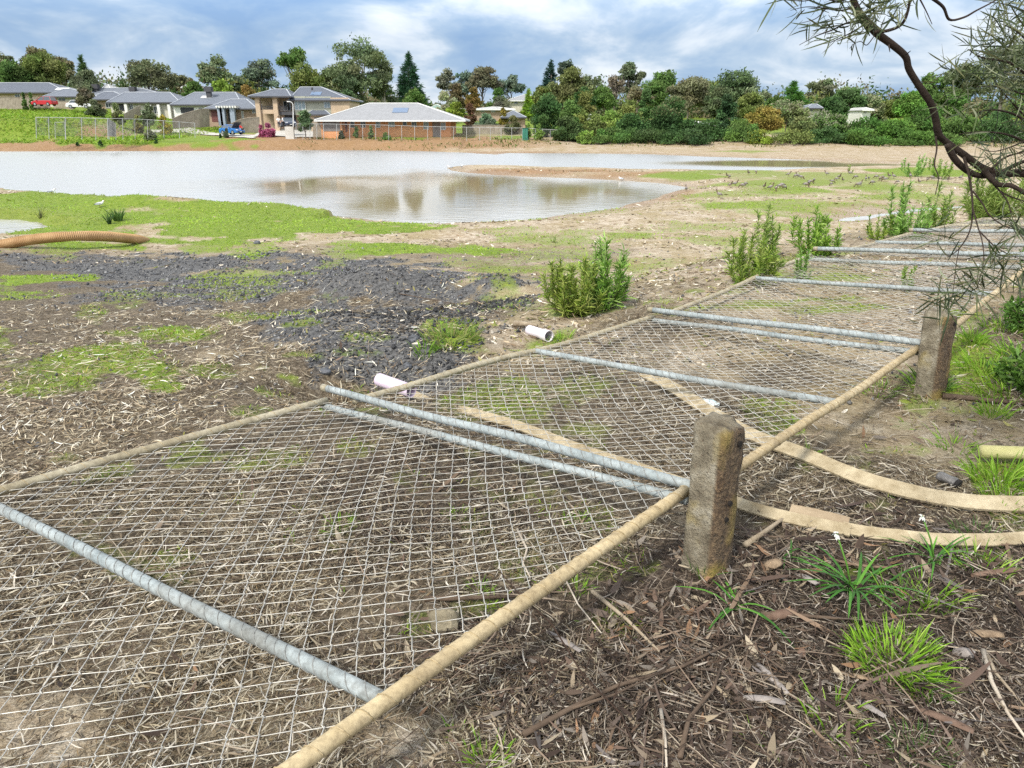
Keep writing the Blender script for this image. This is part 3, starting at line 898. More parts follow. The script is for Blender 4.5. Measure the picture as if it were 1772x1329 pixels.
board('edging_board', [(1455, 925), (1520, 937), (1600, 946), (1690, 948), (1772, 944), (1850, 938)], .055, .016, M_board,
      'pale board end lying across the litter to the right edge, behind the lily clumps', .55, .035)
board('edging_board', [(1112, 655), (1165, 683), (1225, 720), (1300, 764), (1390, 800), (1480, 836), (1580, 868), (1680, 882), (1772, 886), (1860, 884)], .08, .018, M_board,
      'wide bent board running from under the mesh to the dark can', .45, .04)
board('edging_board', [(1365, 898), (1420, 910), (1466, 922)], .05, .014, M_board2, 'short grey-brown board piece overlapping the lower bent board', .4, .05)

# ------------------------------------------------------------------ plastic pipes
def mat_pvc(): return mat_plain('lilac_pvc', (.52, .40, .52), .4, 0, .1, 5, .08, 60, .5, (.64, .54, .64))
M_pvc = mat_pvc()
M_pvcw = mat_plain('faded_pvc', (.56, .50, .56), .45, 0, .12, 6, .08, 60, .5, (.72, .68, .70))
M_dark = mat_plain('dark_inside', (.015, .013, .012), .9)
def tubepipe(a, b, r, collar, mat, label):
    a = V3(a); b = V3(b); d = unit(b - a)
    t = thing('drain_pipe', b, label, 'drain pipe', 'short lilac plastic drain pipes')
    mb = MB()
    n = 28
    up = unit(np.cross(np.cross(d, (0, 0, 1.0)), d)); sd = np.cross(d, up)
    prof = [(0, r)] + ([(-.10, r)] if not collar else [(.0, r)])
    Lh = np.linalg.norm(b - a)
    prof = [(0, r), (Lh - .001, r), (Lh, r * .99), (Lh, r * .9), (Lh - .02, r * .89), (Lh * .3, r * .88)]
    if collar: prof = [(0, r), (Lh - .09, r), (Lh - .08, r * 1.13), (Lh - .001, r * 1.13), (Lh, r * 1.11), (Lh, r * .98), (Lh - .02, r * .96), (Lh * .3, r * .9)]
    V, Fs = [], []
    for s, rr in prof:
        for k in range(n):
            an = 2 * math.pi * k / n
            V.append(a + d * s + (up * math.cos(an) + sd * math.sin(an)) * rr)
    for i in range(len(prof) - 1):
        for k in range(n):
            Fs.append((i * n + k, i * n + (k + 1) % n, (i + 1) * n + (k + 1) % n, (i + 1) * n + k))
    mb.add(V, Fs)
    mb.build('pipe_wall', mat, t, True)
    MB().tube([a + d * .3 * Lh, a + d * (.3 * Lh + .002)], r * .9, 20).build('bore', M_dark, t)
    return t
pz = P(706, 668, -.02)
tubepipe(P(656, 657, -.03), P(712, 677, -.04), .046, False, M_pvc, 'lilac plastic pipe end poking out of black gravel beside the far fence rail')
pa_ = G(916, 577); pb_ = G(950, 592); pa_[2] += .03; pb_[2] += .05
tubepipe(pa_, pb_, .043, True, M_pvcw, 'faded lilac pipe with a collared open end below the two wattle seedlings')

# big corrugated hose on the left
M_corr = mat_plain('orange_corrugated_plastic', (.30, .17, .07), .6, 0, .2, 2, .1, 40, .4, (.45, .29, .14))
hp = [(-160, 446), (-60, 434), (0, 424), (60, 414), (120, 409), (180, 409), (235, 414), (258, 417)]
hz = [-1.45, -1.3, -1.2, -1.06, -1.0, -1.08, -1.28, -1.45]
pts = [P(a, b, z + .02) for (a, b), z in zip(hp, hz)]
k = 560; tt = np.linspace(0, len(pts) - 1, k); PP = np.array(pts); S = np.zeros((k, 3))
for i, q in enumerate(tt):
    a = min(int(q), len(pts) - 2); f = q - a
    pa = PP[max(a - 1, 0)]; pb = PP[a]; pc = PP[a + 1]; pd = PP[min(a + 2, len(pts) - 1)]
    S[i] = .5 * ((2 * pb) + (-pa + pc) * f + (2 * pa - 5 * pb + 4 * pc - pd) * f * f + (-pa + 3 * pb - 3 * pc + pd) * f ** 3)
ho = MB().tube([tuple(p) for p in S], [(.118 + .014 * math.sin(i * 2 * math.pi / 4.0)) * (1 if i < 480 else 1 - (i - 480) / 170) for i in range(k)], 18).build('corrugated_pipe', M_corr, None, True)
tag(ho, 'long orange-brown corrugated drainage pipe arching beside the small left pool', 'drain pipe')

# ------------------------------------------------------------------ small litter that can be named
M_yel = mat_plain('yellow_green_plastic', (.30, .29, .10), .7, 0, .15, 6, .3, 40, .3, (.50, .46, .24))
a = G(1692, 800); b = G(1900, 808); a[2] += .06; b[2] += .06
o = MB().tube([a, lerp(a, b, .02), lerp(a, b, .98), b], [.03, .034, .034, .03], 14).build('bamboo_pole', M_yel, None, True)
tag(o, 'thick pale yellow-green pole lying behind the bright grass at the right edge', 'pole')
M_tin = mat_plain('crushed_tin', (.10, .095, .09), .5, .3, .3, 20, .3, 60, .5, (.18, .17, .16))
a = G(1622, 832) + np.array((0, 0, .03)); b = G(1654, 845) + np.array((0, 0, .028))
d = b - a
t = thing('crushed_can', a, 'small dark crushed can lying above the wide bent board', 'can')
MB().tube([a, a + d * .06, a + d * .1, a + d * .5, a + d * .9, a + d * .94, b], [.026, .029, .031, .027, .031, .029, .025], 14, True, None, .72).build('can_body', M_tin, t, True)
MB().tube([b, b + unit(d) * .012], [.027, .027], 14, True, None, .72).build('can_rim', M_dark, t, True)
M_plas = mat_plain('torn_plastic', (.45, .60, .62), .35, 0, .3, 25, 0, None, .6, (.80, .86, .86))
def crumpled(px, py, rx, ry, h, name, mat, label, cat, seed):
    c = G(px, py)
    n, m = 14, 10; V = []; Fs = []
    for i in range(n):
        for j in range(m):
            u = i / (n - 1) * 2 - 1; v2 = j / (m - 1) * 2 - 1
            e = math.sqrt(max(0, 1 - u * u * .8)) 
            zz = h * (1 - .7 * u * u) * (1 - .8 * v2 * v2) * (.6 + 1.5 * abs(float(vnoise(np.array(u * 4 + seed), np.array(v2 * 4), seed)))) + .008
            V.append((c[0] + u * rx * (1 + .2 * float(vnoise(np.array(v2 * 3), np.array(seed + 1.), 3))), c[1] + v2 * ry * e + .01 * u, c[2] + zz))
    for i in range(n - 1):
        for j in range(m - 1): Fs.append((i * m + j, (i + 1) * m + j, (i + 1) * m + j + 1, i * m + j + 1))
    o = MB().add(V, Fs).build(name, mat)
    s = o.modifiers.new('thick', 'SOLIDIFY'); s.thickness = .003
    return tag(o, label, cat)
crumpled(1222, 704, .075, .05, .045, 'plastic_wrapper', M_plas, 'crumpled pale blue plastic wrapper under the mesh behind the nearest stump', 'litter', 2)
M_rock = mat_plain('field_stone', (.15, .125, .08), .85, 0, .3, 9, .6, 30, .3, (.30, .26, .18))
M_rockd = mat_plain('dark_stone', (.05, .055, .06), .7, 0, .3, 9, .4, 30, .4, (.12, .125, .14))
def rock(px, py, r, sq, mat, label, seed, group=None):
    import bmesh
    c = G(px, py)
    bm = bmesh.new(); bmesh.ops.create_icosphere(bm, subdivisions=3, radius=r)
    for v_ in bm.verts:
        n = Vector(v_.co).normalized()
        k_ = 1 + .55 * float(vnoise(np.array(n.x * 1.7 + seed), np.array(n.y * 1.7 + n.z), seed)) + .15 * float(vnoise(np.array(n.x * 6 + seed), np.array(n.y * 6 + n.z * 5), seed))
        v_.co = Vector((v_.co.x * k_, v_.co.y * k_ * .8, v_.co.z * k_ * sq))
    me = bpy.data.meshes.new('stone'); bm.to_mesh(me); bm.free(); me.materials.append(mat)
    o = bpy.data.objects.new('stone', me); COL.objects.link(o); o.location = (c[0], c[1], c[2] + r * sq * .45)
    return tag(o, label, 'stone', group)
rock(770, 1090, .055, .95, M_rock, 'brown stone under the nearest mesh panel, close to the tan rail', 4)
rock(563, 645, .045, .6, M_rockd, 'flat blue-grey stone at the lower edge of the black gravel', 5)
rock(706, 636, .04, .7, M_rockd, 'blue-grey stone just above the lilac pipe end', 6)
rock(716, 590, .05, .7, M_rockd, 'dark stone under the weeds on the gravel heap', 7)
rock(445, 422, .09, .8, M_rockd, 'lone black lump on the grey track near the green spit', 8)
# sticks
M_stick = mat_plain('dead_wood', (.19, .145, .095), .85, 0, .25, 12, .3, 60, .2, (.36, .30, .22))
M_stickd = mat_plain('dark_dead_wood', (.06, .042, .03), .85, 0, .25, 12, .3, 60, .2, (.14, .10, .07))
M_stickp = mat_plain('bleached_wood', (.36, .30, .23), .85, 0, .2, 12, .3, 60, .2, (.52, .46, .38))
def stick(pix, r, mat, label, lift=.015, group='sticks on the ground', forks=()):
    pts = []
    for i, (a, b) in enumerate(pix):
        q = G(a, b); q[2] += lift + r; pts.append(tuple(q))
    mb = MB().tube(pts, [r * (1 - .55 * i / (len(pts) - 1)) for i in range(len(pts))], 7)
    for fk in forks:
        fp = [tuple(G(a, b) + np.array((0, 0, lift + r + .02 * i))) for i, (a, b) in enumerate(fk)]
        mb.tube(fp, [r * .6 * (1 - .6 * i / (len(fp) - 1)) for i in range(len(fp))], 6)
    o = mb.build('stick', mat, None, True)
    return tag(o, label, 'stick', group)
stick([(1288, 955), (1318, 935), (1345, 915), (1366, 901)], .013, M_stick, 'pale crooked stick leaning on the lower board right of the nearest stump', .02)
stick([(1698, 1140), (1712, 1195), (1740, 1250), (1775, 1300)], .008, M_stickp, 'bleached straight stick in the bottom right corner', .025)
stick([(1705, 1150), (1718, 1180), (1760, 1230), (1790, 1262)], .006, M_stick, 'thin brown twig beside the bleached stick at the right edge', .03)
stick([(905, 1290), (985, 1245), (1065, 1205), (1180, 1170), (1290, 1115)], .009, M_stickd, 'long dark branch lying in the litter below the tan rail', .03, forks=([(985, 1245), (1060, 1230), (1150, 1195)],))
stick([(1175, 1329), (1190, 1262), (1232, 1210), (1250, 1160)], .008, M_stickd, 'dark curved branch rising from the bottom edge', .03)
stick([(1142, 1245), (1150, 1300), (1152, 1345)], .006, M_stickp, 'short pale upright-lying stick at the bottom edge', .03)
stick([(895, 925), (912, 960), (905, 985), (918, 1010)], .006, M_stickp, 'thin whitish bent twig under the mesh near the rail', .02)
stick([(735, 1045), (820, 1043), (905, 1040)], .011, M_stickd, 'dark straight stick under the mesh beside the stone', .01)
stick([(1025, 1035), (1085, 1085), (1140, 1140)], .009, M_stick, 'grey-brown stick below the tan rail, pointing at the leaf pile', .02)
stick([(1630, 690), (1700, 697), (1790, 706)], .02, M_stickd, 'dark rotten branch at the foot of the second stump', .0)
stick([(1430, 990), (1500, 985), (1590, 1000)], .005, M_stickd, 'thin dark twig in front of the lily clump', .02)
stick([(1315, 1075), (1390, 1078), (1472, 1085)], .010, M_stickd, 'dark bark-covered stick below the small lily', .02)
stick([(975, 1010), (1000, 1060), (1040, 1110)], .004, M_stickp, 'thin pale wiry twig dangling from the tan rail', .03)
stick([(690, 510), (770, 525), (810, 530)], .006, M_stickd, 'thin dark twig on the gravel track', .01)
stick([(240, 1000), (420, 975), (560, 968)], .006, M_stickd, 'thin dark branch under the mesh crossing the mid post', .01)
stick([(890, 566), (915, 567), (930, 569)], .03, M_stick, 'short cut log end beside the panel corner post', .0)
stick([(1024, 590), (1050, 605), (1078, 615)], .008, M_stickd, 'small crooked twig below the taller wattle seedling', .01)
# curled brown bark piece
def curl(px, py, L_, r, yaw, arc, mat, label, group=None):
    c = G(px, py); n, m = 8, 12
    V = []; Fs = []
    for i in range(n):
        s = (i / (n - 1) - .5) * L_
        rr = r * (1 - .35 * abs(2 * i / (n - 1) - 1) ** 2)
        for j in range(m):
            a = -arc / 2 + arc * j / (m - 1)
            q = np.array((s, rr * math.sin(a), rr * math.cos(a) + rr * .1))
            V.append((c[0] + q[0] * math.cos(yaw) - q[1] * math.sin(yaw), c[1] + q[0] * math.sin(yaw) + q[1] * math.cos(yaw), c[2] + q[2] + .01 + .02 * i / n))
    for i in range(n - 1):
        for j in range(m - 1): Fs.append((i * m + j, (i + 1) * m + j, (i + 1) * m + j + 1, i * m + j + 1))
    o = MB().add(V, Fs).build('bark_piece', mat, None, True)
    s = o.modifiers.new('thick', 'SOLIDIFY'); s.thickness = .003
    return tag(o, label, 'bark', group)
M_bkl = mat_plain('tan_bark', (.13, .09, .058), .85, 0, .25, 30, .6, 90, .2, (.34, .25, .165))
M_bkd = mat_plain('brown_bark', (.085, .05, .033), .8, 0, .25, 14, .3, 60, .2, (.20, .135, .10))
M_bkg = mat_plain('grey_bark', (.17, .15, .14), .8, 0, .25, 14, .3, 60, .2, (.36, .32, .29))
curl(1335, 988, .07, .026, R(15), 2.7, M_bkl, 'curled orange-brown bark piece right of the nearest stump')
curl(1397, 1012, .10, .016, R(-70), 2.4, M_bkg, 'grey leaf-shaped bark strip standing beside the lily clump')
curl(1500, 1235, .11, .013, R(-60), 2.2, M_bkg, 'grey pointed bark strip below the bright grass tuft')
curl(1345, 1075, .13, .022, R(8), 3.0, M_bkd, 'dark brown rolled bark lying below the small lily')
curl(1385, 1140, .022, .014, R(30), 5.0, M_bkd, 'small dark brown nut-like bark curl')
curl(1475, 1180, .12, .011, R(-30), 2.4, M_bkl, 'long orange-brown bark strip in front of the bright grass tuft')
curl(1665, 1140, .06, .02, R(-40), 3.5, M_bkg, 'pale curled bark right of the bright grass tuft')
curl(1700, 1110, .11, .022, R(-15), 2.2, M_bkl, 'broad light brown bark sheet at the right edge')
curl(1720, 1000, .2, .016, R(5), 2.6, M_bkd, 'dark brown bark roll at the right edge below the boards')
curl(1335, 1185, .16, .014, R(-75), 2.2, M_bkg, 'narrow grey bark strip in the dark needles')
curl(1630, 1260, .15, .022, R(-45), 1.7, M_bkd, 'split brown bark slab near the bottom right corner')
curl(1320, 1225, .12, .02, R(-20), 1.6, M_bkg, 'pale flat bark flake in the dark needles')
curl(975, 1120, .16, .013, R(-50), 2.0, M_bkg, 'thin grey bark strip under the rail beside the leaf pile')
# ------------------------------------------------------------------ ground cover (uncountable)
def polar_samples(n, r0, r1, a=44, gamma=1.0, off=0):
    """points in the view's wedge of ground, thinning out with distance"""
    u = rng.random(n)
    r = r0 * (r1 / r0) ** (u ** gamma)
    an = np.radians(rng.uniform(-a, a, n) + off)
    return r * np.sin(an), r * np.cos(an), r
def normal_of(x, y):
    e = .02
    zx = (H(x + e, y) - H(x - e, y)) / (2 * e); zy = (H(x, y + e) - H(x, y - e)) / (2 * e)
    return unit(np.stack([-zx, -zy, np.ones_like(x)], 1))
def flat_dirs(n, x, y, tilt=.25):
    a = rng.uniform(0, 2 * np.pi, n)
    nrm = normal_of(x, y)
    d = np.stack([np.cos(a), np.sin(a), np.zeros(n)], 1)
    d = d - nrm * (d * nrm).sum(1, keepdims=True)
    d = unit(d + nrm * rng.uniform(-.1, tilt, (n, 1)))
    s = unit(np.cross(d, nrm) + nrm * rng.uniform(-.7, .7, (n, 1)))
    return d, s, nrm
# dry straw and leaf litter
n = 400000
x, y, r = polar_samples(n, 1.05, 14, 42, .93)
mk = masks(x, y)
qx, qy = x - FP0[0], y - FP0[1]
e = qx * FE[0] + qy * FE[1]; tt_ = qx * FD[0] + qy * FD[1]
clump = .5 + 1.1 * fbm(x * 2.2, y * 2.2, 200, 3)
pd = np.clip(1.0 - .65 * mk['gravel'] - .75 * mk['sand'] - .55 * mk['grass'], .05, 1) * np.clip(clump, .12, 1)
pd *= 1 - .8 * sstep(7, 13, r) * (1 - mk['humus'])
keep = rng.random(n) < pd
x, y, r = x[keep], y[keep], r[keep]; hu = mk['humus'][keep]; n = len(x)
d, s, nrm = flat_dirs(n, x, y, .35)
ln = rng.uniform(.014, .066, n) * np.clip(.75 + .07 * r, .8, 1.5); wd = rng.uniform(.0013, .0040, n) * np.clip(.7 + .13 * r, .8, 1.9)
big = rng.random(n) < .24 * (1 - .5 * hu)
ln = np.where(big, ln * 1.2 + .015, ln); wd = np.where(big, wd * 1.6, wd)
base = np.stack([x, y, H(x, y) + rng.uniform(.002, .022, n) + .012 * hu + .004 * big], 1) - d * (ln * .5)[:, None]
bend = s * (ln * rng.uniform(-.45, .45, n))[:, None] + nrm * (ln * rng.uniform(-.2, .1, n))[:, None]
pale = pick([(.33, .28, .19), (.26, .21, .14), (.19, .15, .095), (.42, .37, .27), (.13, .098, .06), (.22, .155, .08), (.08, .058, .036), (.045, .033, .022), (.30, .26, .18), (.52, .48, .39), (.16, .122, .078), (.22, .175, .115)], n, .3)
dark = pick([(.045, .034, .026), (.08, .06, .046), (.15, .115, .085), (.025, .018, .014), (.24, .195, .15), (.10, .066, .046), (.40, .35, .29), (.03, .022, .017)], n, .3)
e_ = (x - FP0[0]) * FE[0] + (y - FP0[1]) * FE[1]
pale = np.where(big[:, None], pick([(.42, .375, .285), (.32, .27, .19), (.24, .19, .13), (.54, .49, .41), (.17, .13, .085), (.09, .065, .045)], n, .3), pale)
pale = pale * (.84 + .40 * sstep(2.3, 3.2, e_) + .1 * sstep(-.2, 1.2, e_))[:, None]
col = np.where((rng.random(n) < hu * .95)[:, None], dark * .8, pale)
Vv, Ff, Cc = ribbons(base, d, s, ln, wd, bend, np.clip(col, 0, .75), prof=(.5, 1.0, .9, .2))
o = mesh_np('dry_straw_litter', Vv, Ff, M_litter, col=Cc)
tag(o, 'fine dry straw and needles scattered over the near ground', 'litter', kind='stuff')
# broad gum leaves and bark flakes
n = 15000
x, y, r = polar_samples(n, 1.1, 6.5, 42, .9)
hu = mask(x, y, HUMUS, .4, 1, 110)
side = (x - FP0[0]) * FE[0] + (y - FP0[1]) * FE[1]
keep = rng.random(n) < np.where(side < 0, .25 + .75 * hu, .03 + .12 * hu) * np.clip(.6 + 1.2 * fbm(x * 1.5, y * 1.5, 210, 3), .1, 1)
x, y, r = x[keep], y[keep], r[keep]; n = len(x)
d, s, nrm = flat_dirs(n, x, y, .4)
ln = rng.uniform(.025, .09, n); wd = ln * rng.uniform(.10, .32, n)
base = np.stack([x, y, H(x, y) + rng.uniform(.008, .03, n)], 1) - d * (ln * .5)[:, None]
bend = s * (ln * rng.uniform(-.3, .3, n))[:, None] + nrm * (ln * rng.uniform(-.05, .35, n))[:, None]
col = pick([(.075, .052, .038), (.12, .085, .062), (.21, .165, .12), (.30, .24, .165), (.17, .145, .12), (.05, .034, .026), (.22, .13, .075), (.34, .285, .205), (.17, .148, .125), (.10, .075, .06), (.14, .095, .07), (.06, .045, .036)], n, .3)
Vv, Ff, Cc = ribbons(base, d, s, ln, wd, bend, col, prof=(.12, .85, 1.0, .9, .5, .06), ts=(0, .2, .42, .65, .85, 1.0))
o = mesh_np('leaf_litter', Vv, Ff, M_litter, col=Cc)
tag(o, 'brown and grey gum leaves and bark flakes on the shaded bank', 'litter', kind='stuff')
# fine twigs, wiry
n = 5200
x, y, r = polar_samples(n, 1.1, 7, 42, .9)
hu = mask(x, y, HUMUS, .4, 1, 110)
keep = rng.random(n) < .12 + .88 * hu
x, y, r = x[keep], y[keep], r[keep]; n = len(x)
d, s, nrm = flat_dirs(n, x, y, .25)
ln = rng.uniform(.08, .38, n); wd = rng.uniform(.002, .0055, n)
base = np.stack([x, y, H(x, y) + rng.uniform(.01, .035, n)], 1) - d * (ln * .5)[:, None]
bend = s * (ln * rng.uniform(-.35, .35, n))[:, None] * 0 + np.cross(d, nrm) * (ln * rng.uniform(-.35, .35, n))[:, None]
col = pick([(.05, .034, .024), (.10, .07, .05), (.20, .15, .11), (.30, .25, .19)], n, .3)
Vv, Ff, Cc = ribbons(base, d, nrm * .6 + unit(np.cross(d, nrm)) * .8, ln, wd, bend, col, prof=(1, .95, .8, .4), ts=(0, .33, .66, 1))
o = mesh_np('twig_litter', Vv, Ff, M_litter, col=Cc)
tag(o, 'fine dark twigs tangled in the litter on the near bank', 'litter', kind='stuff')
# long peeled bark strips
n = 900
x, y, r = polar_samples(n, 1.1, 4.5, 42, .9)
hu = mask(x, y, HUMUS, .4, 1, 110); side = (x - FP0[0]) * FE[0] + (y - FP0[1]) * FE[1]
keep = rng.random(n) < np.where(side < -.1, hu, .06 * hu)
x, y, r = x[keep], y[keep], r[keep]; n = len(x)
d, s, nrm = flat_dirs(n, x, y, .2)
ln = rng.uniform(.09, .30, n); wd = rng.uniform(.008, .024, n)
base = np.stack([x, y, H(x, y) + rng.uniform(.012, .03, n)], 1) - d * (ln * .5)[:, None]
col = pick([(.05, .033, .025), (.085, .058, .045), (.13, .095, .075), (.18, .125, .085), (.15, .13, .12), (.06, .04, .032)], n, .3)
Vv, Ff, Cc = ribbons(base, d, s, ln, wd, np.cross(d, nrm) * (ln * rng.uniform(-.25, .25, n))[:, None] + nrm * (ln * rng.uniform(-.02, .12, n))[:, None], col, prof=(.4, .9, 1, .95, .7, .25), ts=(0, .2, .4, .6, .8, 1.0))
o = mesh_np('bark_litter', Vv, Ff, M_litter, col=Cc)
tag(o, 'long dark peeled bark strips lying in the litter of the near bank', 'litter', kind='stuff')
# crushed rock
n = 60000
x, y, r = polar_samples(n, 4.6, 22, 40, 1.0, -6)
gv = gravel(x, y)
keep = rng.random(n) < sstep(.3, .75, gv) * .9 + .03
x, y, r = x[keep], y[keep], r[keep]; n = len(x)
sz = rng.uniform(.007, .022, n) * np.clip(.6 + .06 * r, .8, 1.7) * np.where(rng.random(n) < .04, 1.9, 1)
oct_ = np.array([(1, 0, 0), (-.3, .95, 0), (-.7, -.7, .1), (.2, .1, .8), (-.1, 0, -.7)])
F6 = np.array([(0, 1, 3), (1, 2, 3), (2, 0, 3), (1, 0, 4), (2, 1, 4), (0, 2, 4)])
ax = rng.uniform(0, 6.28, n); cs, sn = np.cos(ax), np.sin(ax)
pts = oct_[None] * rng.uniform(.55, 1.3, (n, 5, 3)) * sz[:, None, None]
tl = rng.uniform(-.6, .6, n)[:, None]
px_ = pts[..., 0] * cs[:, None] - pts[..., 1] * sn[:, None]; py_ = pts[..., 0] * sn[:, None] + pts[..., 1] * cs[:, None]
pz_ = pts[..., 2] + tl * px_
Vs = np.stack([px_ + x[:, None], py_ + y[:, None], pz_ + (H(x, y) + sz * .25)[:, None]], -1).reshape(-1, 3)
Fs_ = (F6[None] + (np.arange(n) * 5)[:, None, None]).reshape(-1, 3)
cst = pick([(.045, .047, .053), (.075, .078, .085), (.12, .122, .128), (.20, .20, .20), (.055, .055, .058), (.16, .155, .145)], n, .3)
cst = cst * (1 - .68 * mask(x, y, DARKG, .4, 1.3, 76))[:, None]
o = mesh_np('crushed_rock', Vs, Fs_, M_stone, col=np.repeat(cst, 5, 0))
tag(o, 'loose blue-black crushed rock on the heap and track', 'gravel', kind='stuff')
# short grass on the green patches
def grass_blades(x, y, hgt, wid, cols, lean=.6, jit=.3, zoff=0):
    n = len(x)
    d = unit(np.stack([rng.normal(0, lean, n), rng.normal(0, lean, n), np.ones(n)], 1))
    a = rng.uniform(0, np.pi, n); s = np.stack([np.cos(a), np.sin(a), np.zeros(n)], 1)
    h = hgt * rng.uniform(.5, 1.3, n)
    b = np.stack([rng.normal(0, .5, n), rng.normal(0, .5, n), -rng.uniform(.0, .5, n)], 1) * h[:, None]
    base = np.stack([x, y, H(x, y) - .004 + zoff], 1)
    c = pick(cols, n, jit)
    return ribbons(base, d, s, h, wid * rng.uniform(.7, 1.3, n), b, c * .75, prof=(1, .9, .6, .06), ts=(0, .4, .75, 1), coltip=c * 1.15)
GC = [(.17, .31, .025), (.23, .37, .03), (.13, .23, .02), (.30, .38, .05), (.36, .34, .09), (.34, .30, .11), (.26, .21, .09)]
n = 230000
x, y, r = polar_samples(n, 1.2, 45, 42, .9)
gm = mask(x, y, GRASS, .5, 1, 50)
wt = np.minimum(sdpoly(x, y, POND), sdpoly(x, y, SIDE)) > .15
keep = (rng.random(n) < sstep(.25, .8, gm + .5 * fbm(x * 3, y * 3, 222, 3))) & ((y < 13) | wt)
x, y, r = x[keep], y[keep], r[keep]
Vv, Ff, Cc = grass_blades(x, y, np.clip(.028 + .0018 * r, .03, .075), np.clip(.0028 + .0011 * r, .003, .04), GC, .8)
fr_ = sstep(9, 18, np.hypot(Vv[:, 0], Vv[:, 1]))[:, None]
Cc = Cc * (1 - .75 * fr_) + np.array((.20, .315, .032)) * .75 * fr_
Cc = Cc * (1 + .30 * fr_) * (1 + .5 * fr_[:, 0] * fbm(Vv[:, 0] * .7, Vv[:, 1] * .7, 240, 3))[:, None]
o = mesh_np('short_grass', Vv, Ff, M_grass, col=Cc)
tag(o, 'short bright green grass in patches over the ground', 'grass', kind='stuff')
# clods, chips and debris over the sandy flat
n = 90000
x, y, r = polar_samples(n, 4.5, 60, 42, .8)
mk = masks(x, y)
wt = np.minimum(np.minimum(sdpoly(x, y, POND), sdpoly(x, y, SIDE)), sdpoly(x, y, PUD)) > .3
keep = (rng.random(n) < np.clip(mk['sand'] * 1.1 + mk['rust'] * .3, 0, 1) * (1 - .7 * mk['wet']) * (1 - .95 * sstep(.2, .6, mk['grass'])) * np.clip(.35 + 1.6 * fbm(x * .5, y * 1.1, 230, 4), .06, 1)) & ((y < 13) | wt)
x, y, r = x[keep], y[keep], r[keep]; n = len(x)
d, s, nrm = flat_dirs(n, x, y, .3)
ln = rng.uniform(.03, .10, n) * np.clip(.5 + .055 * r, .6, 3.0); wd = ln * rng.uniform(.10, .38, n)
base = np.stack([x, y, H(x, y) + .004 + ln * .03], 1) - d * (ln * .5)[:, None]
col = pick([(.20, .14, .085), (.30, .23, .15), (.12, .085, .055), (.52, .46, .37), (.62, .57, .48), (.24, .22, .08), (.17, .19, .05), (.40, .32, .22)], n, .3)
Vv, Ff, Cc = ribbons(base, d, s, ln, wd, s * (ln * rng.uniform(-.3, .3, n))[:, None] + nrm * (ln * rng.uniform(-.05, .2, n))[:, None], col, prof=(.4, 1.0, .9, .3))
o = mesh_np('sand_debris', Vv, Ff, M_litter, col=Cc)
tag(o, 'small clods, chips and dry weeds scattered over the sandy flat', 'litter', kind='stuff')
# rank grass on the embankment and along the far bank
n = 42000
x = rng.uniform(-125, -50, n); y = rng.uniform(108, 150, n)
gm = masks(x, y)['grass']
keep = rng.random(n) < gm
x, y = x[keep], y[keep]
Vv, Ff, Cc = grass_blades(x, y, np.full(len(x), .42) * (.5 + 1.2 * np.clip(.5 + fbm(x * .3, y * .3, 9, 3), 0, 1)), .16, [(.20, .36, .03), (.26, .40, .04), (.15, .27, .02), (.32, .38, .07)], 1.0)
o = mesh_np('rank_grass', Vv, Ff, M_grass, col=Cc)
tag(o, 'lush long green grass covering the embankment at the left', 'grass', kind='stuff')
n = 16000
x = rng.uniform(-30, 95, n); y = rng.uniform(100, 116, n)
ok = rng.random(n) < (.5 * (1 - sstep(6, 9, np.abs(y - 112))) * np.clip(.3 + 1.4 * fbm(x * .2, y * .2, 19, 3), 0, 1))
x, y = x[ok], y[ok]
Vv, Ff, Cc = grass_blades(x, y, np.full(len(x), .5), .13, [(.12, .18, .03), (.2, .2, .06), (.27, .22, .10), (.09, .14, .02)], .5)
o = mesh_np('bank_grass', Vv, Ff, M_grass, col=Cc)
tag(o, 'rough tufty grass along the foot of the far trees', 'grass', kind='stuff')

# ------------------------------------------------------------------ single plants
def tuft(px, py, n, hgt, wid, spread, cols, label, cat='grass tuft', group=None, lean=.55, name='grass_tuft', droop=.6):
    c = G(px, py); spread = min(spread, .0016 * n)
    a = rng.uniform(0, 2 * np.pi, n); q = spread * np.sqrt(rng.random(n))
    x = c[0] + q * np.cos(a); y = c[1] + q * np.sin(a)
    d = unit(np.stack([np.cos(a) * lean * rng.uniform(.2, 1.2, n), np.sin(a) * lean * rng.uniform(.2, 1.2, n), np.ones(n)], 1))
    h = hgt * rng.uniform(.45, 1.15, n)
    s = unit(np.cross(d, rdir(n)))
    b = np.stack([d[:, 0], d[:, 1], np.zeros(n)], 1) * (h * droop * .7)[:, None] + np.array((0, 0, -1)) * (h * droop * rng.uniform(.2, .9, n))[:, None]
    base = np.stack([x, y, H(x, y) - .005], 1)
    cc = pick(cols, n, .25)
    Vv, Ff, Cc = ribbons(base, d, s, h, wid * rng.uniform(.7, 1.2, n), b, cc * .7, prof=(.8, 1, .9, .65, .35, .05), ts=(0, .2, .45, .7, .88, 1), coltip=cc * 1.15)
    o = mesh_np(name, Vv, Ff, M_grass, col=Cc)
    return tag(o, label, cat, group)
BR = [(.16, .32, .02), (.22, .40, .03), (.12, .25, .02), (.28, .42, .06)]
DG = [(.05, .12, .025), (.08, .17, .03), (.10, .2, .04)]
tg_ = 'grass tufts on the near bank'
tuft(1545, 1150, 420, .125, .006, .115, BR, 'largest bright yellow-green grass tuft in the litter at the lower right', group=tg_)
tuft(1600, 1195, 220, .085, .0045, .06, DG + BR, 'darker fine grass tuft touching the largest bright tuft', group=tg_)
tuft(1440, 1250, 46, .12, .006, .07, BR, 'sparse upright bright blades right of the pale stick, near the bottom edge', group=tg_)
tuft(1425, 1280, 14, .08, .005, .03, BR, 'few bright blades just below the sparse upright tuft', group=tg_)
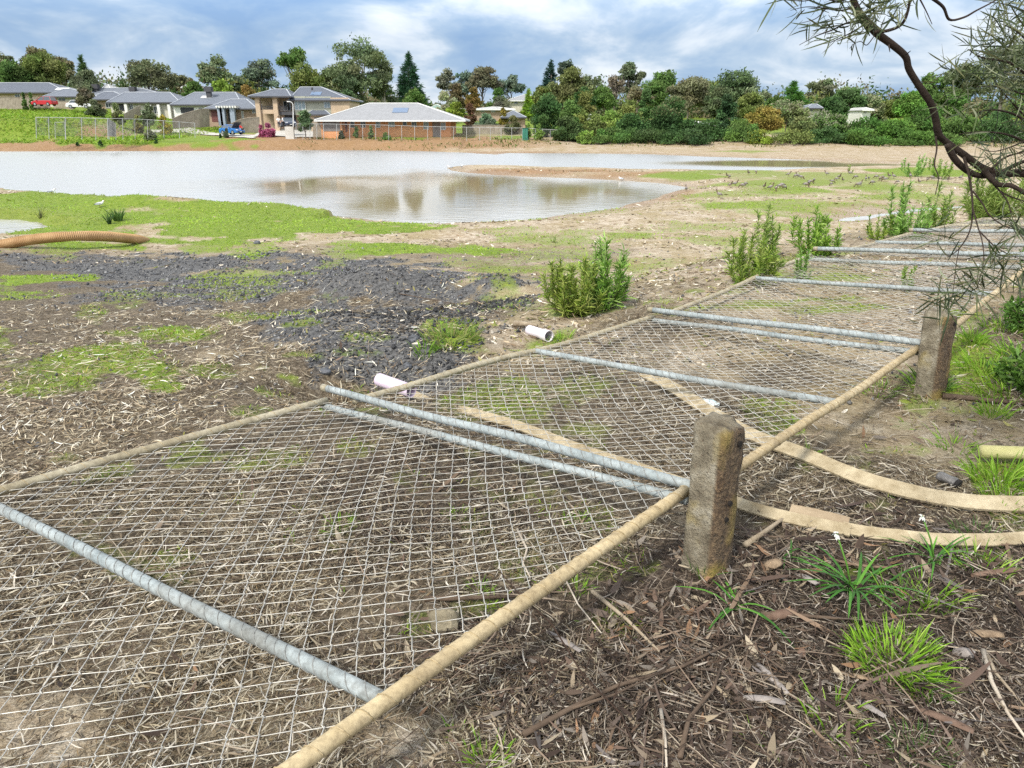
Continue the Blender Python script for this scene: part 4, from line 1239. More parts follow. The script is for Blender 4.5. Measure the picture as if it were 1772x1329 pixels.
tuft(1590, 1310, 180, .08, .004, .07, DG, 'dark green fine grass tuft at the bottom edge', group=tg_)
tuft(1470, 1310, 22, .07, .005, .05, BR, 'small bright seedling grass at the bottom edge right of the sparse blades', group=tg_)
tuft(1335, 1300, 16, .08, .005, .03, BR, 'thin yellow-green blades at the bottom edge below the dark needles', group=tg_)
tuft(1310, 1290, 12, .07, .005, .02, BR, 'small pale grass seedling by the bottom sticks', group=tg_)
tuft(1610, 1040, 60, .13, .0055, .09, BR, 'loose yellow-green blades between the lily clumps and the big bright tuft', group=tg_)
tuft(1700, 985, 60, .12, .0055, .09, BR, 'bright loose blades below the lower bent board at the right', group=tg_)
tuft(1560, 1045, 60, .12, .0045, .10, DG + BR, 'green grass at the foot of the lily clump', group=tg_)
tuft(1690, 930, 80, .10, .004, .09, DG, 'dark fine grass just above the lower bent board', group=tg_)
tuft(1735, 835, 150, .20, .007, .13, BR, 'tall bright grass clump in front of the yellow-green pole', group=tg_)
tuft(1650, 775, 60, .12, .005, .10, BR, 'light green grass left of the yellow-green pole', group=tg_, lean=.9)
tuft(1740, 870, 70, .12, .006, .1, BR, 'low bright grass spilling over the wide bent board at the right edge', group=tg_)
tuft(1400, 790, 30, .10, .005, .03, BR, 'small green grass shoot beside the wide bent board under the tan rail', group=tg_)
tuft(1215, 992, 40, .12, .004, .04, DG + BR, 'thin grass at the left foot of the nearest stump', group=tg_)
tuft(1000, 1022, 50, .06, .004, .05, BR, 'small green tuft on the leaf litter under the tan rail', group=tg_)
tuft(795, 1272, 24, .05, .004, .05, BR, 'tiny green tuft on bare mud near the bottom edge', group=tg_)
tuft(840, 1320, 110, .08, .004, .06, BR, 'green tuft at the bottom edge right of the tan rail', group=tg_)
tuft(590, 915, 90, .08, .004, .06, BR, 'green tuft under the mesh, largest of three in the middle of the nearest panel', group=tg_)
tuft(790, 893, 50, .06, .004, .05, BR, 'dark green tuft under the mesh, right of the middle of the nearest panel', group=tg_)
tuft(830, 1020, 60, .06, .004, .05, BR, 'yellow-green tuft under the mesh close to the tan rail', group=tg_)
tuft(990, 905, 70, .06, .004, .06, BR, 'yellow-green tuft under the mesh near the paired posts', group=tg_)
tuft(1610, 670, 160, .16, .006, .12, BR + DG, 'bushy grass at the foot of the second stump', group=tg_, lean=.8)
tuft(1520, 680, 70, .12, .005, .14, BR, 'pale grass between the tan rail and the second stump', group=tg_, lean=.8)
for q, (a, b, k) in enumerate([(1735, 570, 120), (1700, 640, 120), (1745, 680, 160), (1680, 590, 80), (1765, 620, 120), (1720, 720, 60)]):
    tuft(a, b, int(k * .8), .17, .008, .22, BR, ['long bright grass beside the rail behind the second stump', 'long bright grass right of the second stump, mid way down the bank',
         'tall bright grass under the low green bush at the right edge', 'short bright grass close against the second stump', 'bright grass between the two low green bushes at the right edge',
         'sparse grass above the rotten branch at the right edge'][q], group='long grass on the right bank', lean=.7)
tuft(780, 590, 150, .20, .009, .22, [(.12, .22, .03), (.18, .24, .05), (.26, .26, .09)], 'weedy green grass on the gravel heap left of the faded pipe', lean=.7)
tuft(735, 610, 60, .14, .008, .10, BR, 'small bright grass tuft lower on the gravel heap', lean=.7)
tuft(970, 590, 60, .12, .008, .2, BR, 'low grass below the wattle seedling by the faded pipe', lean=.7)
tuft(205, 382, 70, .55, .03, .35, [(.06, .13, .03), (.10, .18, .04)], 'dark reedy tuft on the green spit below the front gull', 'reeds', lean=.35, name='reed_tuft')
tuft(70, 378, 24, .6, .02, .15, [(.12, .16, .05), (.2, .2, .09)], 'thin tall grass stalks at the edge of the small left pool', 'reeds', lean=.4, name='reed_tuft')
tuft(190, 388, 30, .6, .025, .12, [(.07, .13, .04)], 'narrow leaning reed clump left of the dark reedy tuft', 'reeds', lean=.3, name='reed_tuft')
# strappy lilies
def lily(px, py, nl, L_, w_, label, flower=None):
    c = G(px, py)
    t = thing('onion_weed', c, label, 'plant', 'strappy white-flowered weeds')
    a = rng.uniform(0, 2 * np.pi, nl)
    d = unit(np.stack([np.cos(a) * .75, np.sin(a) * .75, rng.uniform(.7, 1.6, nl)], 1))
    h = L_ * rng.uniform(.6, 1.15, nl)
    s = unit(np.cross(d, (0, 0, 1.0)))
    b = np.stack([np.cos(a), np.sin(a), np.zeros(nl)], 1) * (h * .45)[:, None] + np.array((0, 0, -1)) * (h * rng.uniform(.35, .8, nl))[:, None]
    base = np.tile(c, (nl, 1)) + rng.normal(0, .012, (nl, 3)) * (1, 1, 0)
    cc = pick([(.08, .24, .03), (.12, .30, .04), (.06, .18, .03)], nl, .2)
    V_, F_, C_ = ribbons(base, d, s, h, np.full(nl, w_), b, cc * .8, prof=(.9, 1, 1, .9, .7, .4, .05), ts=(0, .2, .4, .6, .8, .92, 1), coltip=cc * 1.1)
    mesh_np('strap_leaves', V_, F_, M_grass, t, col=C_)
    for fx, fy in (flower or []):
        top = PY(fx, fy, c[1] + .02)
        st = MB().tube([tuple(c), tuple(lerp(c, top, .5) + np.array((.008, 0, 0))), tuple(top)], [.004, .0035, .003], 6, col=(.12, .28, .04)).build('flower_stem', M_leaf, t, True, color=True)
        nf = 15
        dd_ = rdir(nf, -.9, .7)
        V_, F_, C_ = ribbons(np.tile(top, (nf, 1)) + dd_ * .004, dd_, unit(np.cross(dd_, rdir(nf))), np.full(nf, .013), np.full(nf, .007), np.tile((0, 0, -.008), (nf, 1)), np.tile((.75, .76, .72), (nf, 1)), prof=(.3, 1, .9, .2))
        mesh_np('white_flowers', V_, F_, M_leaf, st, col=C_)
lily(1475, 1028, 22, .24, .011, 'lily-like weed with drooping strap leaves and a white flower head above the board', [(1448, 924)])
lily(1520, 1020, 9, .18, .009, 'smaller strappy green weed right beside the flowering one')
lily(1275, 1055, 11, .20, .010, 'drooping strappy weed without flowers in front of the nearest stump')
lily(1618, 975, 12, .20, .008, 'thin-leaved weed with a white flower beside the wide bent board', [(1596, 893)])
lily(1362, 968, 4, .12, .008, 'two-leaved green shoot right of the pale crooked stick')
# wiry dead weed against the rail
c = G(1010, 1210)
mb = MB()
for pth, rr in ((((1105, 1310), (1075, 1235), (1010, 1170), (955, 1080), (900, 1030), (862, 985)), .0035), (((955, 1080), (930, 1100), (880, 1085)), .002), (((900, 1030), (893, 1075), (870, 1120)), .002),
                (((1010, 1170), (1030, 1110), (1020, 1060)), .002), (((980, 1120), (935, 1150), (905, 1145)), .0018), (((862, 985), (850, 1010), (846, 1050)), .0015), (((1060, 1215), (1085, 1150), (1095, 1100)), .002)):
    pp_ = []
    for i, (a, b) in enumerate(pth):
        q = P(a, b, .02 + .28 * np.clip((1310 - b) / 330, 0, 1)); pp_.append(tuple(q))
    mb.tube(pp_, [rr * (1 - .5 * i / (len(pp_) - 1)) for i in range(len(pp_))], 5, col=(.045, .028, .02))
o = mb.build('dead_weed', M_bark, None, True, color=True)
tag(o, 'wiry dark dead weed stem leaning on the tan rail', 'dead plant')

# wattle seedlings
def seedling(px, py, hpx, wpx, ns, label, seed, dens=46, lean=0., cols=None, Y=None):
    global rng
    c = G(px, py) if Y is None else np.array((Xof(px, Y), Y, H1(Xof(px, Y), Y)))
    dep = c[1] * CS + (CAMZ - c[2]) * SN
    hh = hpx / F * dep * 1.03; ww = wpx / F * dep * .58
    t = thing('wattle_seedling', c, label, 'shrub', 'young wattle shrubs')
    mb = MB(); tips = []
    tint = np.array((rng.uniform(.78, 1.04), rng.uniform(.92, 1.1), rng.uniform(.8, 1.3)))
    LB, LD, LL = [], [], []
    for i in range(ns):
        a = rng.uniform(0, 6.28); rad = ww * math.sqrt(rng.random())
        top = c + np.array((math.cos(a) * rad + lean * hh, math.sin(a) * rad, hh * (rng.uniform(.30, .86) if i > 2 else rng.uniform(.88, 1.0)) * (1 - .35 * (rad / ww) ** 2)))
        b0 = c + np.array((math.cos(a) * ww * .12, math.sin(a) * ww * .12, -.03))
        mid = lerp(b0, top, .5) + np.array((math.cos(a) * rad * .3, math.sin(a) * rad * .3, -.04 * hh)) + rdir(1)[0] * .05 * hh
        pts = [tuple(b0), tuple(lerp(b0, mid, .5) ), tuple(mid), tuple(lerp(mid, top, .5)), tuple(top)]
        r0 = .004 + .0022 * hh
        mb.tube(pts, [r0, r0 * .8, r0 * .6, r0 * .45, r0 * .25], 5, col=(.10, .11, .04))
        k = int(1.7 * dens * (np.linalg.norm(top - b0) / hh + .3))
        for q in range(k):
            f = rng.uniform(.12, 1.0) ** .8
            x_ = f * 4; j = min(int(x_), 3)
            p = lerp(V3(pts[j]), V3(pts[j + 1]), x_ - j)
            ax_ = unit(V3(pts[j + 1]) - V3(pts[j]))
            dd2 = unit(ax_ * rng.uniform(.3, 1.2) + rdir(1)[0] * .95)
            LB.append(p); LD.append(dd2); LL.append(hh * rng.uniform(.07, .16) * (1.15 - .4 * f))
    for i in range(max(2, ns // 4)):     # dead side twigs at the base
        a = rng.uniform(0, 6.28); q_ = ww * rng.uniform(.7, 1.2)
        e_ = c + np.array((math.cos(a) * q_, math.sin(a) * q_, hh * rng.uniform(.03, .22)))
        mb.tube([tuple(c), tuple(lerp(c, e_, .5) + np.array((0, 0, .05 * hh))), tuple(e_)], [.005, .004, .002], 4, col=(.22, .16, .11))
    mb.build('stems', M_bark, t, True, color=True)
    LB, LD, LL = np.array(LB), np.array(LD), np.array(LL); m = len(LB)
    s = unit(np.cross(LD, rdir(m)))
    cc = pick(cols or [(.15, .25, .03), (.21, .32, .04), (.10, .18, .025), (.28, .37, .07), (.34, .41, .11)], m, .25)
    ht = np.clip((LB[:, 2] - c[2]) / hh, 0, 1)
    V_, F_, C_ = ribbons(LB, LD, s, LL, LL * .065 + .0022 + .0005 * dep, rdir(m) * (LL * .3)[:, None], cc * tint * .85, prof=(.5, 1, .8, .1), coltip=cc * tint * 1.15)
    mesh_np('foliage', V_, F_, M_leaf, t, col=C_)
    return t
seedling(985, 545, 120, 100, 26, 'bushy green wattle seedling left of a taller one beside the black gravel heap', 1, 80)
seedling(1048, 535, 140, 68, 18, 'taller thin-topped wattle seedling in front of the sandy flat', 2, 70)
seedling(1295, 492, 110, 88, 22, 'dense green wattle seedling against the far rail of the third panel', 3, 64)
seedling(1322, 448, 96, 50, 10, 'slim wattle seedling behind the dense one at the far rail', 4, 54)
seedling(1408, 446, 96, 76, 20, 'rounded wattle seedling above the post end of the fourth panel', 5, 60)
seedling(1385, 486, 60, 30, 8, 'small wattle sprig poking through the mesh below the rounded seedling', 6, 40)
seedling(1562, 412, 100, 72, 18, 'tall wattle seedling behind the fourth panel, right of the puddle', 7, 60)
seedling(1520, 414, 50, 50, 10, 'low wattle seedling left of the tall one by the puddle', 8, 46)
seedling(1624, 398, 84, 48, 12, 'wattle seedling at the corner of the farthest panel', 9, 54)
seedling(1570, 505, 50, 36, 9, 'low wattle sprig under the mesh of the third panel', 10, 40)
seedling(1720, 388, 110, 110, 34, 'large pale green wattle bush behind the farthest panel at the right', 11, 60, cols=[(.15, .21, .04), (.2, .26, .06), (.26, .30, .09)])
seedling(1470, 300, 16, 12, 5, 'tiny wattle seedling standing alone by the shallow reach', 12, 24)
seedling(1580, 306, 40, 50, 12, 'faint wattle seedling among the feeding birds', 13, 40)
seedling(1628, 310, 46, 40, 12, 'wattle seedling behind the feeding birds near the hanging branch', 14, 40)
seedling(1025, 520, 16, 26, 5, 'tiny green sprout between the two gravel-side seedlings', 15, 24)
seedling(960, 420, 14, 14, 4, 'tiny sprout on the sandy flat above the gravel-side seedlings', 16, 18)

# low green bushes on the right edge
def lowbush(px, py, hpx, wpx, nl, label, cols, flowers=0):
    c = G(px, py); dep = c[1] * CS + (CAMZ - c[2]) * SN
    hh = hpx / F * dep; ww = wpx / F * dep * .5
    t = thing('coast_bush', c, label, 'bush', 'low bushes at the right edge')
    mb = MB()
    LB, LD = [], []
    for i in range(26):
        a = rng.uniform(0, 6.28); el_ = rng.uniform(.25, 1.35)
        tip = c + np.array((math.cos(a) * ww * math.cos(el_), math.sin(a) * ww * math.cos(el_), hh * math.sin(el_) * rng.uniform(.75, 1.05)))
        mb.tube([tuple(c), tuple(lerp(c, tip, .5) + np.array((0, 0, .04))), tuple(tip)], [.009, .006, .002], 5, col=(.06, .05, .03))
        k = nl // 26
        for q in range(k):
            f = rng.uniform(.3, 1.05)
            LB.append(lerp(c, tip, f) + rdir(1)[0] * ww * .22 * rng.random()); LD.append(unit(rdir(1)[0] + unit(tip - c) * .8))
    mb.build('branches', M_bark, t, True, color=True)
    LB, LD = np.array(LB), np.array(LD); m = len(LB)
    LB[:, 2] = np.maximum(LB[:, 2], c[2] + .02)
    ln_ = rng.uniform(.035, .07, m)
    cc = pick(cols, m, .3)
    V_, F_, C_ = ribbons(LB, LD, unit(np.cross(LD, rdir(m))), ln_, ln_ * .30, rdir(m) * .012, cc * .85, prof=(.3, 1, .85, .1), coltip=cc * 1.15)
    mesh_np('foliage', V_, F_, M_leaf, t, col=C_)
    if flowers:
        fi = rng.integers(0, m, flowers); fp = LB[fi] + LD[fi] * .05
        fp = np.repeat(fp, 5, 0); fd = rdir(len(fp), -.2, 1)
        V_, F_, C_ = ribbons(fp, fd, unit(np.cross(fd, rdir(len(fp)))), np.full(len(fp), .02), np.full(len(fp), .013), np.zeros((len(fp), 3)), np.tile((.75, .76, .72), (len(fp), 1)), prof=(.4, 1, .9, .2))
        fo = mesh_np('flowers', V_, F_, M_leaf, t, col=C_); fo['kind'] = 'stuff'
lowbush(1790, 575, 75, 110, 2200, 'upper low green bush hanging over the rail end at the right edge', [(.06, .14, .02), (.09, .18, .03), (.12, .22, .04)], 6)
lowbush(1815, 690, 110, 170, 3000, 'lower green bush with white flowers on the grassy bank at the right edge', [(.07, .15, .02), (.10, .2, .03), (.15, .26, .05)], 16)
lowbush(1800, 480, 60, 90, 1500, 'dark small bush at the right edge under the hanging twigs', [(.05, .11, .02), (.08, .15, .03)])

# ------------------------------------------------------------------ overhanging wattle tree
tw = thing('overhanging_wattle', (3.15, 2.55, H1(3.15, 2.55)), 'dark leaning wattle tree whose crooked limb hangs into view at the upper right', 'tree')
BC = (.035, .024, .018)
def bpts(pix, Ys): return [tuple(PY(a, b, q)) for (a, b), q in zip(pix, Ys)]
def smooth_pts(pts, k=6):
    Pp = np.array(pts, float); o_ = []
    for i in range(len(Pp) - 1):
        pa = Pp[max(i - 1, 0)]; pb = Pp[i]; pc = Pp[i + 1]; pd = Pp[min(i + 2, len(Pp) - 1)]
        for q in range(k):
            f = q / k
            o_.append(.5 * ((2 * pb) + (-pa + pc) * f + (2 * pa - 5 * pb + 4 * pc - pd) * f * f + (-pa + 3 * pb - 3 * pc + pd) * f ** 3))
    o_.append(Pp[-1]); return [tuple(p) for p in o_]
TR = smooth_pts([(3.15, 2.55, -.3), (3.2, 2.6, .5), (3.12, 2.7, 1.2), (2.95, 2.75, 2.0), (3.0, 2.8, 3.2), (2.85, 2.7, 4.6)])
MB().tube(TR, list(np.linspace(.10, .05, len(TR))), 12, col=BC).build('trunk', M_bark, tw, True, color=True)
limbpix = [(2060, 372), (1930, 345), (1850, 318), (1772, 300), (1735, 301), (1700, 291), (1668, 268), (1638, 246), (1624, 232), (1619, 205), (1610, 178), (1590, 148), (1573, 120), (1567, 98), (1545, 78), (1518, 58), (1500, 38), (1480, 8), (1470, -30), (1440, -120), (1400, -240)]
lY = np.linspace(2.75, 2.45, len(limbpix))
Ls = smooth_pts([(2.98, 2.75, 1.75)] + bpts(limbpix[1:], lY[1:]), 5)
lr = np.interp(np.linspace(0, 1, len(Ls)), [0, .18, .3, .42, .55, .75, .9, 1], [.040, .030, .026, .026, .0235, .0255, .020, .012])
lr = lr * .44 * (1 + .16 * vnoise(np.linspace(0, 17, len(Ls)), np.zeros(len(Ls)), 77))
MB().tube(Ls, list(lr), 12, col=BC).build('main_limb', M_bark, tw, True, color=True)
def limb(pix, Ys, r0, r1, k=5):
    p_ = smooth_pts(bpts(pix, Ys), k)
    return p_, list(np.linspace(r0, r1, len(p_)))
mb = MB()
TW = []
def twig(pix, Y0, Y1, r0, r1):
    p_, r_ = limb(pix, np.linspace(Y0, Y1, len(pix)), r0, r1)
    mb.tube(p_, [q * .8 for q in r_], 6, col=BC); TW.append(p_); return p_
for a in [([(1640, 250), (1650, 272), (1668, 291), (1690, 303), (1720, 305)], 2.58, 2.62, .014, .012),
          ([(1700, 292), (1725, 318), (1752, 322), (1790, 345)], 2.6, 2.5, .014, .008),
          ([(1730, 300), (1760, 284), (1800, 270)], 2.62, 2.7, .010, .006),
          ([(1715, 293), (1740, 272), (1775, 262)], 2.62, 2.6, .006, .003),
          ([(1619, 236), (1621, 258), (1617, 285), (1624, 308), (1618, 338)], 2.56, 2.5, .0042, .0015),
          ([(1668, 272), (1676, 300), (1681, 330), (1683, 365), (1678, 400), (1660, 430), (1640, 445)], 2.58, 2.35, .0062, .0016),
          ([(1683, 330), (1700, 352), (1712, 372), (1740, 392), (1775, 400)], 2.5, 2.4, .004, .0016),
          ([(1683, 360), (1692, 392), (1700, 420), (1702, 455), (1690, 500)], 2.45, 2.2, .0035, .0012),
          ([(1706, 300), (1730, 330), (1762, 345), (1790, 352)], 2.6, 2.5, .0045, .002),
          ([(1730, 330), (1745, 352), (1755, 385), (1782, 420)], 2.55, 2.4, .0035, .0014),
          ([(1695, 400), (1720, 425), (1745, 440), (1775, 452)], 2.4, 2.25, .003, .001),
          ([(1660, 430), (1655, 455), (1650, 500), (1645, 530)], 2.35, 2.15, .002, .0008),
          ([(1513, 56), (1540, 52), (1562, 40), (1573, 10), (1576, -30)], 2.48, 2.4, .007, .004),
          ([(1610, -5), (1632, 12), (1643, 34), (1668, 30), (1690, 18), (1715, 5), (1740, -10)], 2.4, 2.5, .006, .0018),
          ([(1590, -5), (1603, 20), (1613, 42)], 2.4, 2.4, .003, .001),
          ([(1513, 62), (1500, 78), (1490, 72), (1478, 76), (1470, 84)], 2.48, 2.4, .002, .0007),
          ([(1538, 78), (1540, 90)], 2.48, 2.46, .004, .001), ([(1568, 94), (1576, 88)], 2.47, 2.44, .003, .001),
          ([(1490, 35), (1465, 40), (1440, 52), (1418, 60), (1405, 66), (1383, 78)], 2.48, 2.3, .004, .0008),
          ([(1480, 12), (1455, 18), (1425, 14), (1395, 12), (1368, 18)], 2.47, 2.3, .004, .0008),
          ([(1474, -5), (1450, 2), (1420, -4), (1390, 2), (1360, -2)], 2.46, 2.3, .004, .0008),
          ([(1500, 40), (1470, 58), (1440, 72), (1425, 76)], 2.48, 2.35, .003, .0008),
          ([(1430, 14), (1412, 32), (1385, 40)], 2.4, 2.3, .002, .0008),
          ([(1850, 270), (1800, 230), (1760, 200), (1720, 190), (1690, 195)], 2.7, 2.6, .009, .0015),
          ([(1850, 290), (1800, 262), (1750, 235), (1700, 228), (1660, 232)], 2.7, 2.55, .008, .0012),
          ([(1850, 200), (1800, 150), (1750, 110), (1700, 100), (1675, 85)], 2.7, 2.6, .009, .0012),
          ([(1850, 120), (1800, 90), (1760, 55), (1730, 40)], 2.7, 2.6, .007, .001),
          ([(1830, 60), (1790, 30), (1750, 10), (1700, 2)], 2.7, 2.6, .005, .001),
          ([(1840, 170), (1780, 165), (1730, 150), (1690, 150)], 2.7, 2.55, .006, .001),
          ([(1800, 230), (1760, 250), (1720, 262), (1690, 255)], 2.65, 2.5, .004, .001),
          ([(1850, 250), (1790, 215), (1740, 165), (1715, 130)], 2.75, 2.7, .006, .001)]:
    twig(*a)
mb.build('twigs', M_bark, tw, True, color=True)
# twig ends root back on the trunk side
mb = MB()
for (a, b, z0_) in (((1850, 270), 2.7, 1.9), ((1850, 290), 2.7, 1.8), ((1850, 200), 2.7, 2.2), ((1850, 120), 2.7, 2.4), ((1830, 60), 2.7, 2.6), ((1840, 170), 2.7, 2.3), ((1850, 250), 2.75, 2.1)):
    p_ = smooth_pts([(2.97, 2.76, z0_), tuple(lerp(V3((2.97, 2.76, z0_)), PY(*a, b), .5) + np.array((0, 0, .05))), tuple(PY(*a, b))], 4)
    mb.tube(p_, list(np.linspace(.014, .008, len(p_))), 6, col=BC)
mb.build('side_limbs', M_bark, tw, True, color=True)
LB, LD, LL = [], [], []
def leaf_fan(c, n, r, L0=.075, up=(0, 0, -.2)):
    for i in range(n):
        d_ = unit(rdir(1)[0] + V3(up)); LB.append(c + rdir(1)[0] * r * rng.random()); LD.append(d_); LL.append(L0 * rng.uniform(.6, 1.25))
# hanging fans on the drooping twigs
for (a, b, q, n_) in [(1625, 520, 2.2, 26), (1650, 500, 2.15, 22), (1690, 505, 2.2, 24), (1720, 440, 2.25, 20), (1750, 445, 2.25, 20), (1640, 415, 2.35, 14), (1770, 400, 2.4, 18), (1745, 385, 2.4, 14), (1700, 470, 2.2, 20), (1665, 470, 2.3, 14),
                      (1757, 372, 2.4, 12), (1620, 405, 2.4, 10), (1735, 470, 2.2, 16), (1640, 540, 2.15, 14), (1770, 470, 2.25, 14)]:
    leaf_fan(PY(a, b, q), n_, .035, .085)
# upper left spray
for i in range(36):
    u_ = rng.random(); a = 1365 + 190 * u_ + rng.uniform(-5, 20); b = rng.uniform(-15, 20 + 48 * math.sin(u_ * 3.0))
    leaf_fan(PY(a, b, rng.uniform(2.25, 2.5)), 8, .05, .075, (-.5, 0, -.1))
# dense right-hand foliage
for i in range(125):
    b = rng.uniform(60, 300); t_ = (b - 60) / 240
    lo = 1690 - 70 * math.sin(min(1, t_ * 1.25) * math.pi) * 1.0 + 20 * rng.random()
    a = lo + (1880 - lo) * rng.random() ** .8
    leaf_fan(PY(a, b, rng.uniform(2.4, 3.0)), 8, .07, .085, (-.3, 0, .1))
for i in range(40):
    leaf_fan(PY(rng.uniform(1700, 1850), rng.uniform(-10, 70), rng.uniform(2.4, 2.9)), 7, .06, .075, (-.3, 0, -.1))
LB, LD, LL = np.array(LB), np.array(LD), np.array(LL); m = len(LB)
cc = pick([(.045, .065, .028), (.06, .085, .03), (.10, .125, .055), (.03, .045, .02), (.21, .23, .14), (.09, .095, .035)], m, .3)
V_, F_, C_ = ribbons(LB, LD, unit(np.cross(LD, rdir(m))), LL, np.full(m, .0044) * rng.uniform(.7, 1.3, m), rdir(m) * (LL * .28)[:, None], cc, prof=(.35, .9, 1, .8, .08), ts=(0, .25, .5, .8, 1))
mesh_np('foliage', V_, F_, M_leaf, tw, col=C_)
# the crown above and to the right of the frame, which shades the bank
n = 5200
cen = np.array([(2.6, 2.2, 4.4), (1.7, 1.2, 4.2), (3.4, 1.2, 4.4), (2.4, .2, 4.5), (3.6, 2.8, 3.9), (1.1, .3, 4.3)])
k_ = rng.integers(0, len(cen), n)
pp = cen[k_] + rdir(n) * (rng.random((n, 1)) ** .4) * np.array((.9, .9, .55))
dd3 = rdir(n)
V_, F_, C_ = ribbons(pp, dd3, unit(np.cross(dd3, rdir(n))), rng.uniform(.08, .13, n), np.full(n, .016), rdir(n) * .03, pick([(.055, .085, .030), (.075, .105, .035), (.11, .14, .055)], n, .3))
mesh_np('crown', V_, F_, M_leaf, tw, col=C_)
mb = MB()
for c_ in cen: mb.tube(smooth_pts([(2.85, 2.7, 3.6 + .12 * c_[0]), tuple(lerp(V3((2.85, 2.7, 3.9)), c_, .5)), tuple(c_)], 3), .02, 6, col=BC)
mb.build('crown_limbs', M_bark, tw, True, color=True)
# ------------------------------------------------------------------ houses
def brick_mat(name, c, c2, mortar, sc=1.0):
    m, nt, b = new_mat(name)
    t = nd(nt, 'ShaderNodeTexCoord').outputs['Object']
    mp = nd(nt, 'ShaderNodeMapping'); mp.inputs['Rotation'].default_value = (math.pi / 2, 0, 0); nt.links.new(t, mp.inputs[0])
    br = nd(nt, 'ShaderNodeTexBrick'); br.inputs['Scale'].default_value = 1.0
    br.inputs['Brick Width'].default_value = .24 * sc; br.inputs['Row Height'].default_value = .086 * sc; br.inputs['Mortar Size'].default_value = .010
    br.inputs['Color1'].default_value = (*c, 1); br.inputs['Color2'].default_value = (*c2, 1); br.inputs['Mortar'].default_value = (*mortar, 1)
    nt.links.new(mp.outputs[0], br.inputs['Vector'])
    f = nnoise(nt, .8, 4)
    nt.links.new(nmix(nt, 1.0, br.outputs['Color'], nramp(nt, f, [(.3, (.85, .85, .85)), (.7, (1.1, 1.1, 1.1))]), 'MULTIPLY'), b.inputs['Base Color'])
    b.inputs['Roughness'].default_value = .9
    return m
def roof_mat(name, c, row=.33):
    m, nt, b = new_mat(name)
    t = nd(nt, 'ShaderNodeTexCoord').outputs['Object']
    wv = nd(nt, 'ShaderNodeTexWave', bands_direction='Z'); wv.inputs['Scale'].default_value = 3.2; wv.inputs['Distortion'].default_value = .2
    nt.links.new(t, wv.inputs['Vector'])
    f = nnoise(nt, 1.5, 5)
    cc = nmix(nt, .35, nramp(nt, f, [(.3, tuple(x * .85 for x in c)), (.7, tuple(x * 1.12 for x in c))]), nramp(nt, wv.outputs['Fac'], [(0, tuple(x * .72 for x in c)), (.5, c)]))
    nt.links.new(cc, b.inputs['Base Color']); b.inputs['Roughness'].default_value = .65; b.inputs['Specular IOR Level'].default_value = .35
    return m
M_brick_o = brick_mat('orange_brick', (.62, .26, .105), (.70, .32, .14), (.58, .34, .18))
M_brick_t = brick_mat('tan_brick', (.40, .295, .20), (.46, .345, .235), (.42, .33, .24))
M_brick_b = brick_mat('brown_brick', (.29, .195, .14), (.34, .235, .17), (.33, .25, .19))
M_rend = mat_plain('cream_render', (.46, .43, .36), .85, 0, .08, 2)
M_rend_g = mat_plain('sage_render', (.33, .335, .265), .85, 0, .08, 2)
M_white = mat_plain('white_render', (.66, .65, .61), .8, 0, .06, 2)
M_greyr = mat_plain('grey_blue_render', (.24, .28, .34), .8, 0, .08, 2)
M_roof_d = roof_mat('slate_grey_roof', (.105, .118, .145))
M_roof_m = roof_mat('mid_grey_roof', (.14, .156, .185))
M_roof_l = roof_mat('pale_grey_roof', (.27, .275, .285))
M_roof_w = roof_mat('whitish_roof', (.42, .42, .41))
M_roof_g = roof_mat('green_grey_roof', (.20, .30, .25))
M_trim = mat_plain('dark_trim', (.05, .05, .055), .6)
M_trimw = mat_plain('pale_trim', (.62, .62, .60), .6)
M_glass = mat_plain('window_glass', (.05, .065, .075), .08, 0, .2, 3, 0, None, .8)
M_glassb = mat_plain('curtained_glass', (.22, .28, .30), .12, 0, .25, 2, 0, None, .7)
M_gar = mat_plain('grey_garage_door', (.19, .17, .16), .6, 0, .1, 3)
M_gard = mat_plain('dark_garage_door', (.045, .045, .05), .6, 0, .1, 3)
M_garr = mat_plain('maroon_garage_door', (.13, .045, .04), .6, 0, .1, 3)
M_solar = mat_plain('solar_glass', (.10, .16, .26), .12, 0, .2, 4, 0, None, .8)
M_ridge = mat_plain('ridge_capping', (.34, .36, .39), .6, 0, .1, 4)
def hip(mb, x0, x1, y0, y1, z, h, inset=None, rx=None, thick=.16):
    """hip roof on a rectangle; ridge along the longer side unless rx=(xa,xb) is given"""
    W_, D_ = x1 - x0, y1 - y0
    ins = inset if inset is not None else min(W_, D_) / 2
    if rx: ra, rb = (rx[0], (y0 + y1) / 2), (rx[1], (y0 + y1) / 2)
    elif W_ >= D_: ra, rb = (x0 + ins, (y0 + y1) / 2), (x1 - ins, (y0 + y1) / 2)
    else: ra, rb = ((x0 + x1) / 2, y0 + ins), ((x0 + x1) / 2, y1 - ins)
    V = [(x0, y0, z), (x1, y0, z), (x1, y1, z), (x0, y1, z), (ra[0], ra[1], z + h), (rb[0], rb[1], z + h),
         (x0, y0, z - thick), (x1, y0, z - thick), (x1, y1, z - thick), (x0, y1, z - thick)]
    if W_ >= D_ or rx: Fs = [(0, 1, 5, 4), (1, 2, 5), (2, 3, 4, 5), (3, 0, 4)]
    else: Fs = [(0, 1, 4), (1, 2, 5, 4), (2, 3, 5), (3, 0, 4, 5)]
    Fs += [(0, 6, 7, 1), (1, 7, 8, 2), (2, 8, 9, 3), (3, 9, 6, 0), (6, 9, 8, 7)]
    mb.add(V, Fs)
    return (V[0], V[1], V[2], V[3], V[4], V[5])
